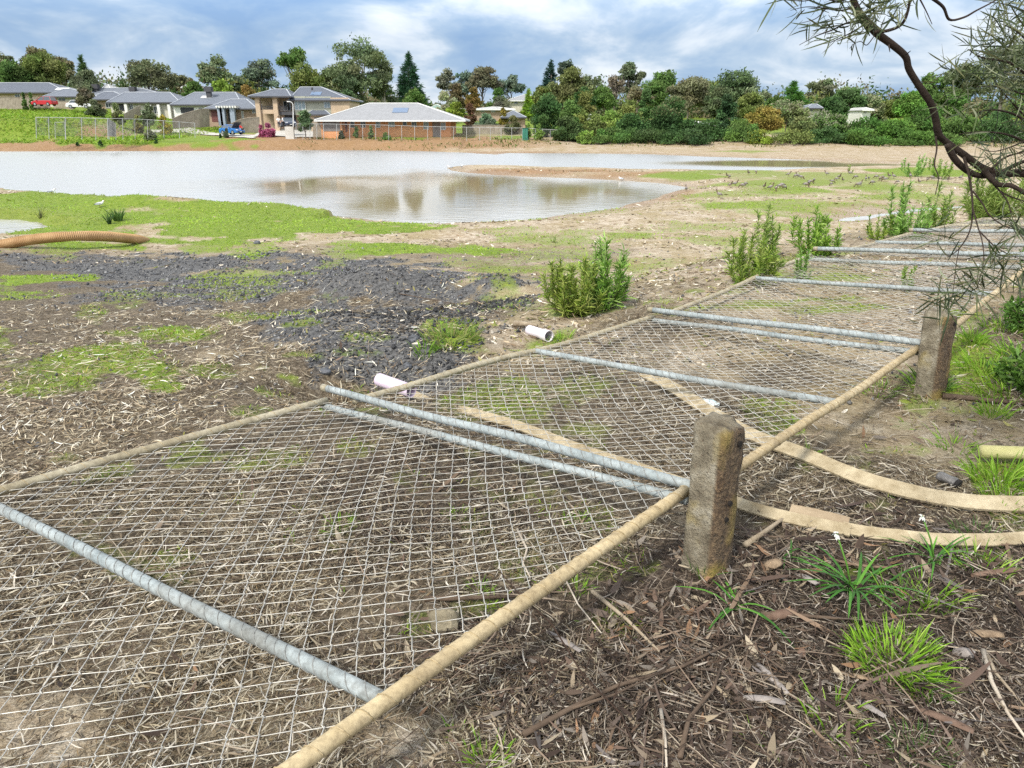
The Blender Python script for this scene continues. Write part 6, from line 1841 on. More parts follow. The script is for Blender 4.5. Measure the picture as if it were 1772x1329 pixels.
# ------------------------------------------------------------------ people
M_skin = mat_plain('skin', (.46, .29, .21), .6, 0, .05, 6)
M_hair = mat_plain('dark_hair', (.03, .02, .015), .7, 0, .1, 20)
def skinmesh(name, mat, parent, verts, edges, rad, root=0, sub=1):
    me = bpy.data.meshes.new(name); me.from_pydata([tuple(map(float, v)) for v in verts], edges, []); me.update()
    me.materials.append(mat)
    o = bpy.data.objects.new(name, me); COL.objects.link(o)
    if parent is not None: o.parent = parent
    md = o.modifiers.new('skin', 'SKIN'); md.use_smooth_shade = True
    for i, r in enumerate(rad):
        sv = me.skin_vertices[0].data[i]; sv.radius = (r, r) if not isinstance(r, tuple) else r; sv.use_root = (i == root)
    sb = o.modifiers.new('sub', 'SUBSURF'); sb.levels = sub; sb.render_levels = sub
    return o
def person(label, c, yaw, shirt, pants, bend=0.0, arm=(0.2, .1), stride=.12):
    t = thing('person', (0, 0, 0), label, 'person')
    hip_ = V3((0, 0, .90)); sb, cb = math.sin(bend), math.cos(bend)
    def up(d, side=0, fwd=0): return hip_ + np.array((sb * d + cb * fwd, side, cb * d - sb * fwd))
    V = [hip_, up(.18), up(.38), up(.50), up(.60), up(.68, 0, .03), up(.80, 0, .05)]
    E = [(i, i + 1) for i in range(6)]; rad = [(.15, .12), (.13, .10), (.16, .11), (.12, .09), (.055, .055), (.085, .075), (.07, .065)]
    sl = len(V)
    for s in (-1, 1):
        b = len(V)
        V += [up(.48, s * .19), up(.22, s * .25, arm[0]), up(.02 if bend < .5 else .1, s * .24, arm[0] + .18 + arm[1]), up(-.06 if bend < .5 else .06, s * .235, arm[0] + .24 + arm[1])]
        E += [(3, b), (b, b + 1), (b + 1, b + 2), (b + 2, b + 3)]; rad += [.06, .045, .034, .03]
        for k in range(5):
            V.append(V[b + 3] + np.array((.05 + .02 * (k in (1, 2)), (k - 2) * .016 * 1.2, -.05 + .01 * k))); E.append((b + 3, len(V) - 1)); rad.append(.009)
    for s in (-1, 1):
        b = len(V)
        V += [V3((0, s * .09, .84)), V3((s * stride * .5 + .03, s * .10, .47)), V3((s * stride, s * .10, .09)), V3((s * stride + .15, s * .12, .045))]
        E += [(0, b), (b, b + 1), (b + 1, b + 2), (b + 2, b + 3)]; rad += [.085, .06, .045, .038]
    skinmesh('body', M_skin, t, V, E, rad, 0, 1)
    # shirt and trousers as slightly larger sleeves over the same skeleton
    Vs = [V[0] + np.array((0, 0, .02))] + V[1:4]; Es = [(0, 1), (1, 2), (2, 3)]; rs = [(.165, .135), (.15, .12), (.18, .13), (.13, .10)]
    for s, b in ((-1, sl), (1, sl + 9)):
        k = len(Vs); Vs += [V[b], lerp(V[b], V[b + 1], .9)]; Es += [(3, k), (k, k + 1)]; rs += [.075, .058]
    skinmesh('shirt', shirt, t, Vs, Es, rs, 0, 1)
    b0 = sl + 18
    Vp = [V[0]]; Ep = []; rp = [(.165, .135)]
    for s, b in ((-1, b0), (1, b0 + 4)):
        k = len(Vp); Vp += [V[b], V[b + 1], V[b + 2]]; Ep += [(0, k), (k, k + 1), (k + 1, k + 2)]; rp += [.10, .072, .056]
    skinmesh('trousers', pants, t, Vp, Ep, rp, 0, 1)
    hc = V[5] * .4 + V[6] * .6 + np.array((-.02, 0, .02))
    mb = MB(); V_, F_ = [], []
    for i in range(7):
        th = i / 6 * 1.9
        for j in range(12):
            ph = j / 12 * 2 * math.pi
            V_.append(hc + np.array((math.sin(th) * math.cos(ph) * .098 - .012, math.sin(th) * math.sin(ph) * .088, math.cos(th) * .125)) * (1.0 if math.cos(ph) < .5 or th < .9 else .86))
    for i in range(6):
        for j in range(12): F_.append((i * 12 + j, i * 12 + (j + 1) % 12, (i + 1) * 12 + (j + 1) % 12, (i + 1) * 12 + j))
    mb.add(V_, F_).build('hair', M_hair, t, True)
    t.location = tuple(float(q) for q in c); t.rotation_euler = (0, 0, yaw)
    return t
M_red = mat_plain('red_cloth', (.55, .03, .03), .8, 0, .1, 6); M_wht = mat_plain('white_cloth', (.68, .68, .66), .8, 0, .05, 6)
M_navy = mat_plain('navy_cloth', (.02, .025, .045), .8, 0, .1, 6); M_blk = mat_plain('black_cloth', (.018, .018, .02), .8, 0, .1, 6)
person('person in a red top leaning over the open bonnet of the blue car', (PY(421, 233, 120.6)[0], 120.6, PY(421, 233, 120.6)[2]), R(170), M_red, M_blk, .75, (.18, .1))
c = PY(483, 222, 121.5); person('person in a white shirt and dark trousers standing left of the dark driveway car', c, R(-70), M_wht, M_navy, .05)
c = PY(491, 221.5, 122); person('person in a white shirt and black trousers standing beside the dark driveway car', c, R(200), M_wht, M_blk, .1, (.12, .05))

# ------------------------------------------------------------------ trees
def tree(px, top, hw, Y, kind, col, label, n=None, base=None, group=None, name=None, jit=.35, flower=None, lean=0, leaf=None, depth=1.0, crown_lo=None, trunkc=(.20, .17, .14)):
    global rng
    x = Xof(px, Y); zb = (H1(x, Y) if base is None else min(Zof(base, Y), H1(x, Y) + 1.5))
    x = PY(px, 200, Y)[0]
    zt = Zof(top, Y); h = zt - zb; w_ = hw / F * (Y * CS) * (1.12 if kind == 'gum' else .95)
    t = thing(name or {'gum': 'gum_tree', 'round': 'broadleaf_tree', 'conifer': 'conifer_tree', 'bush': 'shrub', 'bare': 'bare_tree'}[kind], (x, Y, zb), label, 'shrub' if kind == 'bush' else 'tree', group)
    col = np.array(col, float) * (1.68, 1.9, 1.7) + .008
    c0 = V3((x, Y, zb))
    lob = []   # centre, radii
    if kind == 'conifer':
        nl = 26
        for i in range(nl):
            f = (i + .5) / nl; r_ = w_ * (1 - f) ** .8 * .75
            for k in range(max(1, int(6 * (1 - f)) + 1)):
                a = rng.uniform(0, 6.28); q = r_ * rng.uniform(.45, 1.05)
                lob.append((c0 + np.array((math.cos(a) * q, math.sin(a) * q * depth, h * (.10 + .86 * f))), np.array((w_ * .24 * (1.1 - .6 * f), w_ * .24 * (1.1 - .6 * f), h * .055))))
        lob.append((c0 + np.array((0, 0, h * .95)), np.array((w_ * .08, w_ * .08, h * .06))))
    else:
        lo = crown_lo if crown_lo is not None else {'gum': .30, 'round': .10, 'bush': .0, 'bare': .35}[kind]
        nl = {'gum': 36, 'round': 38, 'bush': 24, 'bare': 14}[kind]
        for i in range(nl):
            low = kind == 'bush' or lo < .07
            d_ = rdir(1, -.75, 1)[0] if not low else rdir(1, -.1, 1)[0]
            q = rng.uniform(.30, .82)
            cz = lo + (1 - lo) * .5
            ctr = c0 + np.array((d_[0] * w_ * q, d_[1] * w_ * q * depth, h * (cz + d_[2] * (1 - lo) * .5 * (q + .08)) if not low else h * (.10 + .80 * max(0, d_[2]) * (q + .1))))
            rr = rng.uniform(.15, .36) * w_ * (1.0 if kind != 'gum' else .88)
            lob.append((ctr, np.array((rr, rr, min(rr * (.62 if kind == 'gum' else .72), h * .28)))))
        lob.append((c0 + np.array((rng.uniform(-.2, .2) * w_, 0, h - .16 * h)), np.array((w_ * .34, w_ * .34, h * .15))))
    if n is None: n = {'gum': 3000, 'round': 4200, 'conifer': 3600, 'bush': 2600, 'bare': 900}[kind]
    n = int(n * (1.8 if kind == 'gum' else 2.1))
    C_ = np.array([a for a, b in lob]); Rr = np.array([b for a, b in lob]); 
    vol = (Rr[:, 0] * Rr[:, 2]); pk = rng.choice(len(lob), n, p=vol / vol.sum())
    d_ = rdir(n); rad = rng.random(n) ** .28
    p = C_[pk] + d_ * Rr[pk] * rad[:, None] * (1 + .18 * rng.normal(0, 1, (n, 1)))
    p[:, 2] = np.maximum(p[:, 2], zb + .05)
    ls = (leaf or {'gum': .0052, 'round': .005, 'conifer': .0056, 'bush': .0042, 'bare': .0045}[kind]) * Y * (.50 if kind == 'gum' else .45)
    L_ = ls * rng.uniform(.6, 1.5, n) 
    if kind == 'conifer':
        ld = unit(np.stack([d_[:, 0] + (p[:, 0] - x) / w_, d_[:, 1] + (p[:, 1] - Y) / w_, rng.normal(.25, .35, n)], 1)); wd_ = L_ * .26; L_ = L_ * 1.5
    elif kind == 'gum':
        ld = unit(rdir(n) + np.array((0, 0, -.5)) + d_ * .5); wd_ = L_ * .5
    else:
        ld = unit(rdir(n) * .8 + d_ * .8 + np.array((0, 0, .15))); wd_ = L_ * .6
    lobc = rng.uniform(.72, 1.25, len(lob))
    hue = rng.normal(0, .05, (len(lob), 3))
    cc = col[None] * lobc[pk][:, None] * (1 + hue[pk]) * rng.uniform(1 - jit, 1 + jit, (n, 1))
    if flower is not None:
        fl = (rng.random(n) < .42) & (d_[:, 2] > -.05) & (p[:, 2] > zb + .45 * h)
        cc[fl] = np.array(flower) * rng.uniform(.7, 1.1, (fl.sum(), 1))
    sdv_ = unit(np.cross(ld, rdir(n)))
    V_, F_, C2 = ribbons(p - ld * (L_ * .5)[:, None], ld, sdv_, L_, wd_, rdir(n) * (L_ * .15)[:, None], np.clip(cc, .005, .9), prof=(.35, 1, .25), ts=(0, .5, 1))
    mesh_np('foliage' if kind == 'bush' else 'crown', V_, F_, M_crown, t, col=C2)
    mb = MB(); r0 = max(.10, .026 * h) if kind != 'bush' else max(.05, .015 * h)
    tc = trunkc
    topf = .8 if kind == 'conifer' else (.62 if kind in ('gum', 'bare') else .5)
    wob = [(x + w_ * .10 * float(vnoise(np.array(f * 3 + px * .37), np.array(1.3), 8)) * 2 * f, Y, zb - .4 + (h * topf + .4) * f) for f in np.linspace(0, 1, 7)]
    mb.tube(wob, list(np.linspace(r0, r0 * .35, 7)), 7, col=tc)
    if kind != 'conifer':
        for i in range(min(len(lob), 12 if kind in ('gum', 'bare') else 7)):
            f = rng.uniform(.35, .95); x_ = f * 6; j = min(int(x_), 5); a = lerp(V3(wob[j]), V3(wob[j + 1]), x_ - j)
            e = lob[i][0] + rdir(1)[0] * lob[i][1] * .4; md = lerp(a, e, .5) + np.array((0, 0, -.06 * h * rng.random()))
            mb.tube([tuple(a), tuple(md), tuple(e)], [r0 * .38, r0 * .24, r0 * .08], 5, col=tc)
            if kind == 'bare':
                for q in range(5):
                    e2 = e + unit(rdir(1)[0] + np.array((0, 0, .9))) * w_ * rng.uniform(.3, .7); mb.tube([tuple(lerp(a, e, .6 + .08 * q)), tuple(e2)], [r0 * .14, r0 * .04], 4, col=tc)
    mb.build('stems' if kind == 'bush' else 'trunk', M_bark, t, True, color=True)
    return t
OL = (.095, .105, .030); DGR = (.035, .065, .020); MG = (.060, .095, .024); GY = (.105, .115, .065); BRN = (.100, .090, .048); LG = (.115, .16, .035); PN = (.016, .045, .020); BL = (.085, .105, .080); RU = (.135, .085, .028); YE = (.16, .12, .028)
T = 'trees behind the left houses'
tree(-12, 96, 40, 185, 'round', DGR, 'dark round tree cut by the left edge of the picture', group=T)
tree(22, 93, 24, 195, 'gum', BRN, 'brown-topped gum beyond the olive tree at the far left', group=T)
tree(38, 104, 34, 178, 'round', MG, 'mid green round tree between the dark edge tree and the big olive tree', group=T)
tree(85, 80, 26, 205, 'gum', BRN, 'brown gum crown rising just over the big olive tree', group=T)
tree(92, 89, 44, 182, 'round', OL, 'big olive-yellow round tree above the long grey roof at the left', 5200, group=T)
tree(120, 98, 26, 200, 'gum', BRN, 'brownish gum right behind the big olive tree', group=T)
tree(157, 95, 26, 188, 'conifer', DGR, 'dark green pointed tree beside the big olive tree', group=T)
tree(160, 121, 30, 176, 'round', GY, 'grey-green round tree above the first roof cooler', group=T)
tree(205, 148, 22, 200, 'bush', MG, 'low green bush on the skyline left of the spreading gum', group=T)
tree(224, 136, 14, 205, 'bush', GY, 'small grey bush touching the left side of the spreading gum', group=T)
tree(266, 103, 42, 180, 'gum', (.075, .075, .04), 'broad brown-grey gum with dark branching trunk, standing against open sky', 4200, group=T, crown_lo=.25)
tree(322, 130, 22, 200, 'gum', BRN, 'small brown gum right of the broad spreading gum', group=T)
tree(342, 142, 22, 178, 'round', MG, 'soft green tree above the cream house', group=T)
tree(383, 94, 31, 196, 'gum', GY, 'pale open gum with whitish trunk above the yellow-green tree', 3000, group=T, trunkc=(.42, .38, .33))
tree(390, 137, 23, 165, 'round', (.13, .16, .03), 'yellow-green round tree over the white garage roof', group=T)
tree(433, 147, 24, 165, 'round', RU, 'orange-brown round tree left of the two-storey house', group=T)
tree(455, 104, 36, 205, 'gum', BL, 'airy bluish gum above the orange-brown tree', 2600, group=T, crown_lo=.25)
tree(425, 132, 22, 200, 'gum', GY, 'thin grey gum between the pale open gum and the airy bluish gum', 1600, group=T)
tree(519, 84, 29, 200, 'gum', MG, 'umbrella-topped gum behind the two-storey house', 2400, group=T, crown_lo=.62)
tree(536, 106, 46, 180, 'round', OL, 'broad olive mass directly behind the two-storey roof', 5200, group=T)
tree(580, 112, 30, 176, 'round', (.065, .075, .03), 'dark olive tree between the olive mass and the tallest gum', group=T)
tree(630, 60, 55, 168, 'gum', (.085, .10, .050), 'tallest gum with pale forked trunk behind the orange brick house', 5600, group=T, crown_lo=.22, trunkc=(.45, .40, .34))
tree(668, 104, 30, 172, 'gum', (.08, .09, .05), 'lower right shoulder gum beside the tallest gum', 3400, group=T, crown_lo=.12, trunkc=(.42, .38, .32))
tree(604, 120, 32, 164, 'gum', (.055, .07, .035), 'lower left dark gum beside the tallest gum', 3600, group=T, crown_lo=.12)
tree(711, 90, 40, 190, 'conifer', PN, 'big dark cypress right of the tallest gum', 5600, group=T, depth=.8)
tree(716, 153, 28, 160, 'round', MG, 'mid green tree at the foot of the big dark cypress', group=T)
T2 = 'trees on the middle slope'
tree(771, 156, 26, 165, 'bush', (.17, .165, .10), 'pale cream-flowering shrub right of the cypress', group=T2, flower=(.42, .39, .27))
tree(774, 117, 18, 230, 'gum', (.11, .105, .08), 'thin greyish gum on the skyline right of the cypress', 1300, group=T2)
tree(806, 122, 24, 240, 'gum', BL, 'bluish gum left of the brown-topped skyline gum', 1700, group=T2)
tree(836, 114, 32, 236, 'gum', (.10, .085, .055), 'brown-topped skyline gum in the gap above the pale roofs', 2600, group=T2)
tree(884, 130, 24, 245, 'gum', BL, 'airy blue-grey gum on the skyline left of the dark pine', 1700, group=T2)
tree(790, 144, 20, 200, 'round', (.085, .062, .035), 'dark reddish-brown round tree above the pale roofs', group=T2)
tree(820, 151, 15, 190, 'round', RU, 'small rust coloured round tree above the pale roofs', group=T2)
tree(858, 152, 26, 215, 'bush', MG, 'green bush line below the brown-topped skyline gum', group=T2)
tree(866, 166, 26, 180, 'bush', (.11, .10, .07), 'grey-brown shrub between the pale roofs', group=T2)
tree(788, 177, 20, 142, 'round', (.12, .145, .02), 'yellow-green tree at the right end of the orange house', group=T2)
tree(815, 179, 17, 140, 'bush', (.10, .05, .03), 'dark reddish bush beside the yellow-green tree', group=T2)
tree(842, 196, 24, 132, 'bush', (.09, .115, .075), 'grey-green shrub behind the wire fence right of the orange house', group=T2)
tree(886, 200, 20, 128, 'bush', (.075, .075, .035), 'brown-green shrub under the small bluish roof', group=T2)
tree(870, 187, 10, 150, 'bush', YE, 'small yellow bush by the long pale roof', group=T2)
tree(914, 153, 15, 178, 'conifer', (.12, .17, .02), 'bright yellow-green pointed tree left of the dark green mass', 1800, group=T2)
tree(952, 104, 32, 225, 'conifer', (.018, .040, .032), 'dark blue-green pine behind the round olive tree', 3600, group=T2)
tree(980, 104, 18, 230, 'gum', (.05, .065, .05), 'dark gum top rising behind the dark pine', 1600, group=T2, crown_lo=.6)
tree(984, 121, 42, 195, 'round', (.085, .082, .032), 'round layered olive tree in the middle of the skyline', 5000, group=T2)
tree(1018, 128, 26, 215, 'gum', GY, 'grey gum leaning out behind the round layered olive tree', 1900, group=T2)
tree(1085, 108, 26, 205, 'gum', (.075, .085, .05), 'tall gum with a clumped top left of the wide gap in the skyline', 2600, group=T2)
tree(1062, 130, 24, 195, 'bare', (.12, .095, .07), 'nearly bare grey tree below the clumped tall gum', 1500, group=T2, trunkc=(.27, .22, .19))
tree(1102, 150, 30, 175, 'bare', (.13, .10, .065), 'pinkish-grey bare branched tree over the wood', 1900, group=T2, trunkc=(.29, .23, .19))
tree(1146, 123, 36, 200, 'gum', MG, 'broad green gum right of the wide gap in the skyline', 3200, group=T2)
tree(1190, 131, 44, 172, 'gum', (.095, .085, .05), 'wide grey-brown gum with a dark leaning trunk', 4800, group=T2, crown_lo=.2)
tree(1262, 121, 44, 182, 'gum', (.075, .095, .045), 'tall grey-green gum right of the wide grey-brown gum', 4800, group=T2, crown_lo=.15)
tree(1302, 150, 26, 176, 'gum', GY, 'thin-crowned grey gum beside the tall grey-green gum', 2000, group=T2)
tree(1368, 140, 46, 165, 'conifer', (.045, .10, .018), 'spiky bright green pine above the orange flowering tree', 5000, group=T2)
tree(1417, 136, 26, 205, 'gum', (.095, .095, .055), 'round-topped gum right behind the spiky pine', 2600, group=T2)
tree(1468, 152, 34, 172, 'round', (.045, .075, .025), 'dark green tree with a flat top right of the spiky pine', group=T2)
tree(1462, 151, 18, 178, 'gum', GY, 'small pale gum top peeping over the flat-topped tree', 1300, group=T2, crown_lo=.7)
tree(1515, 166, 24, 165, 'bush', (.115, .12, .06), 'pale flowering tree at the low point of the skyline', group=T2, flower=(.36, .34, .22))
tree(1575, 158, 34, 160, 'round', (.065, .115, .022), 'bright green tree behind the crooked limb', group=T2)
tree(1602, 126, 26, 185, 'gum', MG, 'gum to the right of the crooked limb', 2600, group=T2)
tree(1660, 105, 44, 175, 'gum', (.075, .085, .04), 'tall gum behind the hanging wattle leaves', 4200, group=T2, crown_lo=.2)
tree(1728, 70, 50, 165, 'gum', (.095, .10, .055), 'very tall gum at the right edge behind the hanging leaves', 5200, group=T2, crown_lo=.2)
tree(1800, 90, 50, 160, 'round', MG, 'broad green tree cut off by the right edge', 4200, group=T2)
# scrub that fills the slope behind the houses and the belt
n = 110000
x = rng.uniform(-175, 215, n); y = rng.uniform(187, 262, n)
kp_ = (y > 222) | (x < -24) | (x > 22)
x, y = x[kp_], y[kp_]; n = len(x)
hb = (2.2 + 7.5 * np.clip(.5 + fbm(x * .05, y * .05, 301, 3), 0, 1) ** 1.5) * np.clip(.55 + 1.3 * fbm(x * .16, y * .16, 303, 3), .2, 1.2)
hb *= np.where(x > 22, 1.0, np.where(x > -24, .55, 1.0))
z = H(x, y) + hb * rng.random(n) ** 1.25
sc_ = np.array([OL, MG, GY, DGR, BRN])[np.clip(((fbm(x * .09, y * .09, 305, 2) + .5) * 5).astype(int), 0, 4)] * rng.uniform(.9, 2.2, (n, 1))
d_ = rdir(n); L_ = rng.uniform(.5, 1.1, n)
V_, F_, C_ = ribbons(np.stack([x, y, z], 1), d_, unit(np.cross(d_, rdir(n))), L_, L_ * .6, rdir(n) * .1, sc_, prof=(.35, 1, .25), ts=(0, .5, 1))
o = mesh_np('distant_scrub', V_, F_, M_crown, col=C_)
tag(o, 'mixed green scrub covering the slope behind the houses and trees', 'scrub', kind='stuff')
for a in [(1130, 140, 30, 190, 'round', MG, 'mid green tree on the right skyline below the broad green gum'), (1215, 138, 34, 196, 'gum', OL, 'olive gum filling the skyline between the two wide right-hand gums'),
          (1240, 150, 30, 165, 'round', (.07, .08, .04), 'dull olive tree under the tall grey-green gum'), (1300, 160, 30, 160, 'round', OL, 'olive tree above and left of the orange flowering tree'),
          (1045, 148, 28, 188, 'round', MG, 'green tree right of the round layered olive tree'), (1345, 165, 26, 150, 'round', MG, 'green tree at the left foot of the spiky pine'),
          (1440, 168, 30, 158, 'round', DGR, 'dark tree at the right foot of the spiky pine'), (1540, 172, 32, 168, 'round', OL, 'olive tree left of the bright green tree by the limb'),
          (1495, 164, 26, 185, 'gum', GY, 'grey skyline gum over the white-walled house'), (1640, 150, 34, 160, 'round', MG, 'green tree just right of the crooked limb on the skyline'),
          (940, 150, 26, 200, 'round', OL, 'olive tree at the left foot of the dark blue-green pine'), (1010, 150, 22, 185, 'round', DGR, 'dark tree filling below the round layered olive tree')]:
    tree(*a, group=T2)
# the dense front belt on the far bank
B_ = 'dense belt of trees on the far bank'
belt = [(948, 160, 40, 120, DGR, 'dark green tree at the left end of the far-bank belt, behind the short wire fence'), (985, 172, 30, 117, MG, 'mid green tree second in the far-bank belt'),
        (1010, 157, 34, 128, OL, 'light olive domed tree standing over the left part of the far-bank belt'), (985, 200, 34, 112, (.040, .06, .02), 'low dark bush below the second belt tree'),
        (1030, 195, 30, 113, OL, 'olive bush beside the grey roof in the far-bank belt'), (1060, 190, 34, 122, LG, 'yellowish green tree behind the low whitish roof'),
        (1085, 172, 36, 130, OL, 'olive tree below the bare branched tree'), (1096, 195, 40, 113, DGR, 'dark green tree left of the glossy flowering tree'),
        (1120, 152, 22, 135, (.05, .085, .025), 'narrow mid green tree rising behind the belt below the broad gum')]
for a in belt: tree(a[0], a[1], a[2], a[3], 'round', a[4], a[5], 4200, group=B_, crown_lo=.04)
tree(1160, 167, 56, 116, 'round', (.032, .060, .018), 'large glossy dark green tree with cream flowers on top', 7600, group=B_, crown_lo=.03, flower=(.15, .165, .075))
tree(1256, 162, 24, 120, 'round', (.028, .055, .02), 'tall narrow dark tree between the glossy tree and the orange tree', 3600, group=B_, crown_lo=.04)
tree(1225, 205, 42, 112, 'bush', DGR, 'dark low bush right of the glossy flowering tree', 3200, group=B_)
tree(1290, 205, 46, 111, 'bush', MG, 'green bush below and left of the orange flowering tree', 3200, group=B_)
tree(1327, 186, 42, 114, 'round', YE, 'orange-yellow flowering tree in the far-bank belt', 5200, group=B_, crown_lo=.2)
tree(1316, 224, 30, 109, 'bush', (.13, .135, .02), 'yellow-green low bush under the orange flowering tree', 2600, group=B_)
tree(1362, 172, 40, 128, 'round', (.10, .115, .05), 'cream-flowered tree behind the orange tree', 3800, group=B_, crown_lo=.1, flower=(.32, .31, .20))
tree(1390, 200, 36, 113, 'round', (.085, .095, .035), 'olive-brown bush right of the orange tree', 3800, group=B_, crown_lo=.03)
tree(1420, 190, 42, 118, 'round', (.075, .115, .035), 'light green tree with whitish flowers in the right half of the belt', 4400, group=B_, crown_lo=.05, flower=(.34, .34, .24))
tree(1450, 196, 32, 113, 'round', MG, 'mid green tree right of the white-flowered one', 3800, group=B_, crown_lo=.03, flower=(.26, .28, .17))
tree(1438, 220, 44, 109, 'bush', DGR, 'dark low bush at the foot of the white-flowered tree', 3200, group=B_)
tree(1505, 200, 46, 114, 'round', (.045, .085, .018), 'rounded dark green tree in the right half of the belt', 4600, group=B_, crown_lo=.02)
tree(1550, 205, 44, 112, 'round', (.06, .11, .02), 'bright green bush left of the crooked limb', 4400, group=B_, crown_lo=.02)
tree(1600, 184, 44, 118, 'round', (.045, .085, .018), 'deep green tree directly behind the crooked limb', 4400, group=B_, crown_lo=.02)
tree(1500, 222, 50, 108, 'bush', (.05, .09, .018), 'low green bush in front of the rounded dark tree', 3200, group=B_)
tree(1590, 226, 50, 108, 'bush', (.05, .09, .018), 'low green bush just left of the fork of the crooked limb', 3200, group=B_)
tree(1660, 196, 50, 113, 'round', MG, 'green tree in the belt right of the crooked limb', 4400, group=B_, crown_lo=.02)
tree(1730, 190, 54, 112, 'round', DGR, 'dark green tree in the belt near the right edge', 4400, group=B_, crown_lo=.02)
tree(1800, 186, 56, 112, 'round', MG, 'last green tree of the belt, at the right edge', 4400, group=B_, crown_lo=.02)
tree(1190, 222, 60, 109, 'bush', (.028, .05, .016), 'dark undergrowth below the glossy flowering tree', 3200, group=B_)
tree(1130, 224, 54, 109, 'bush', (.035, .058, .018), 'dark undergrowth left of the glossy flowering tree', 3000, group=B_)
tree(1060, 222, 48, 109, 'bush', MG, 'green undergrowth below the olive trees', 2800, group=B_)
tree(1015, 226, 20, 109, 'bush', LG, 'light green shrub at the open foot of the belt, left part', 1600, group=B_)
tree(1375, 222, 44, 108, 'bush', OL, 'olive scrub at the foot of the belt right of the orange tree', 1800, group=B_)
tree(1640, 230, 40, 107, 'bush', MG, 'low scrub below the fork of the crooked limb', 2600, group=B_)
# street trees and shrubs near the houses
S_ = 'street trees and garden shrubs'
tree(154, 150, 17, 138, 'round', (.10, .08, .055), 'brown thin street tree behind the embankment', 1800, group=S_, crown_lo=.3)
tree(168, 172, 18, 133, 'bush', (.075, .085, .045), 'grey-green shrub right of the brown street tree', group=S_)
tree(204, 178, 12, 128, 'bush', (.10, .10, .045), 'olive shrub left of the sloping fence', 1500, group=S_)
tree(255, 179, 15, 124, 'round', (.085, .095, .055), 'grey-green small tree in front of the cream porch house', 2200, group=S_, crown_lo=.1)
tree(282, 199, 14, 126, 'bush', (.28, .22, .04), 'yellow flowering shrubs right of the small grey-green tree', 1200, group=S_)
tree(236, 199, 12, 127, 'bush', (.14, .12, .05), 'brownish garden shrub left of the small grey-green tree', 1200, group=S_)
tree(47, 160, 5, 148, 'bush', MG, 'small dark shrub over the left timber fence', 700, group=S_)
tree(60, 160, 6, 148, 'bush', (.075, .11, .03), 'small light shrub over the left timber fence', 700, group=S_)
tree(526, 191, 15, 113.5, 'round', (.075, .10, .05), 'small street tree between the lamp and the orange house garage', 2600, group=S_, crown_lo=.2)
tree(463, 213, 14, 118, 'bush', (.26, .06, .13), 'magenta leaved shrub in front of the two-storey house', 1800, group=S_)
tree(450, 216, 8, 118, 'bush', (.22, .05, .10), 'smaller magenta shrub left of the larger magenta one', 900, group=S_)
tree(388, 222, 5, 118, 'bush', (.08, .09, .06), 'small grey shrub at the back of the blue car', 500, group=S_)
tree(614, 219, 6, 116.5, 'bush', MG, 'small green shrub by the front wall of the orange house', 600, group=S_)
tree(640, 217, 6, 115, 'bush', (.10, .13, .05), 'thin pale shrub against the orange wall', 500, group=S_)
tree(665, 229, 10, 114, 'bush', (.08, .12, .03), 'low green shrub at the base of the orange wall', 700, group=S_)
tree(588, 226, 6, 115, 'bush', (.05, .06, .035), 'dark small shrub beside the orange house garage', 500, group=S_)
tree(255, 224, 13, 112, 'bush', (.11, .11, .06), 'dull olive scrub behind the fence panels', 900, group=S_)
for (p_, tp2, hw2, Y2, lb) in [(915, 212, 5, 111, 'slim seedling left of the green cabinet fence end'), (933, 213, 12, 110, 'bushy seedling in front of the short wire fence'), (962, 228, 5, 106, 'small bushy seedling on the sandy bank, leftmost of three'),
                               (1010, 236, 6, 105, 'low seedling on the sandy bank, middle one'), (1026, 226, 7, 104, 'tallest seedling on the sandy bank below the grey roof'), (1066, 230, 4, 105, 'thin seedling on the sandy bank, right one'),
                               (125, 246, 3, 106, 'tiny dark weed on the green far shore'), (165, 243, 4, 100, 'dark weed clump on the green far shore near the water'), (377, 231, 2, 108, 'thin dark weed on the brown far bank'), (263, 240, 3, 104, 'dark weed right of the weed clump on the far shore')]:
    gb_ = G(p_, {915: 242, 933: 243, 962: 243, 1010: 246, 1026: 250, 1066: 249, 125: 252, 165: 252, 377: 239, 263: 248}[p_]); Y2_ = gb_[1]
    tree(p_, tp2, hw2, Y2_, 'bush', LG if Y2 != 106 and p_ > 500 else DGR, lb, 420, group='seedlings on the far bank', leaf=.0034)

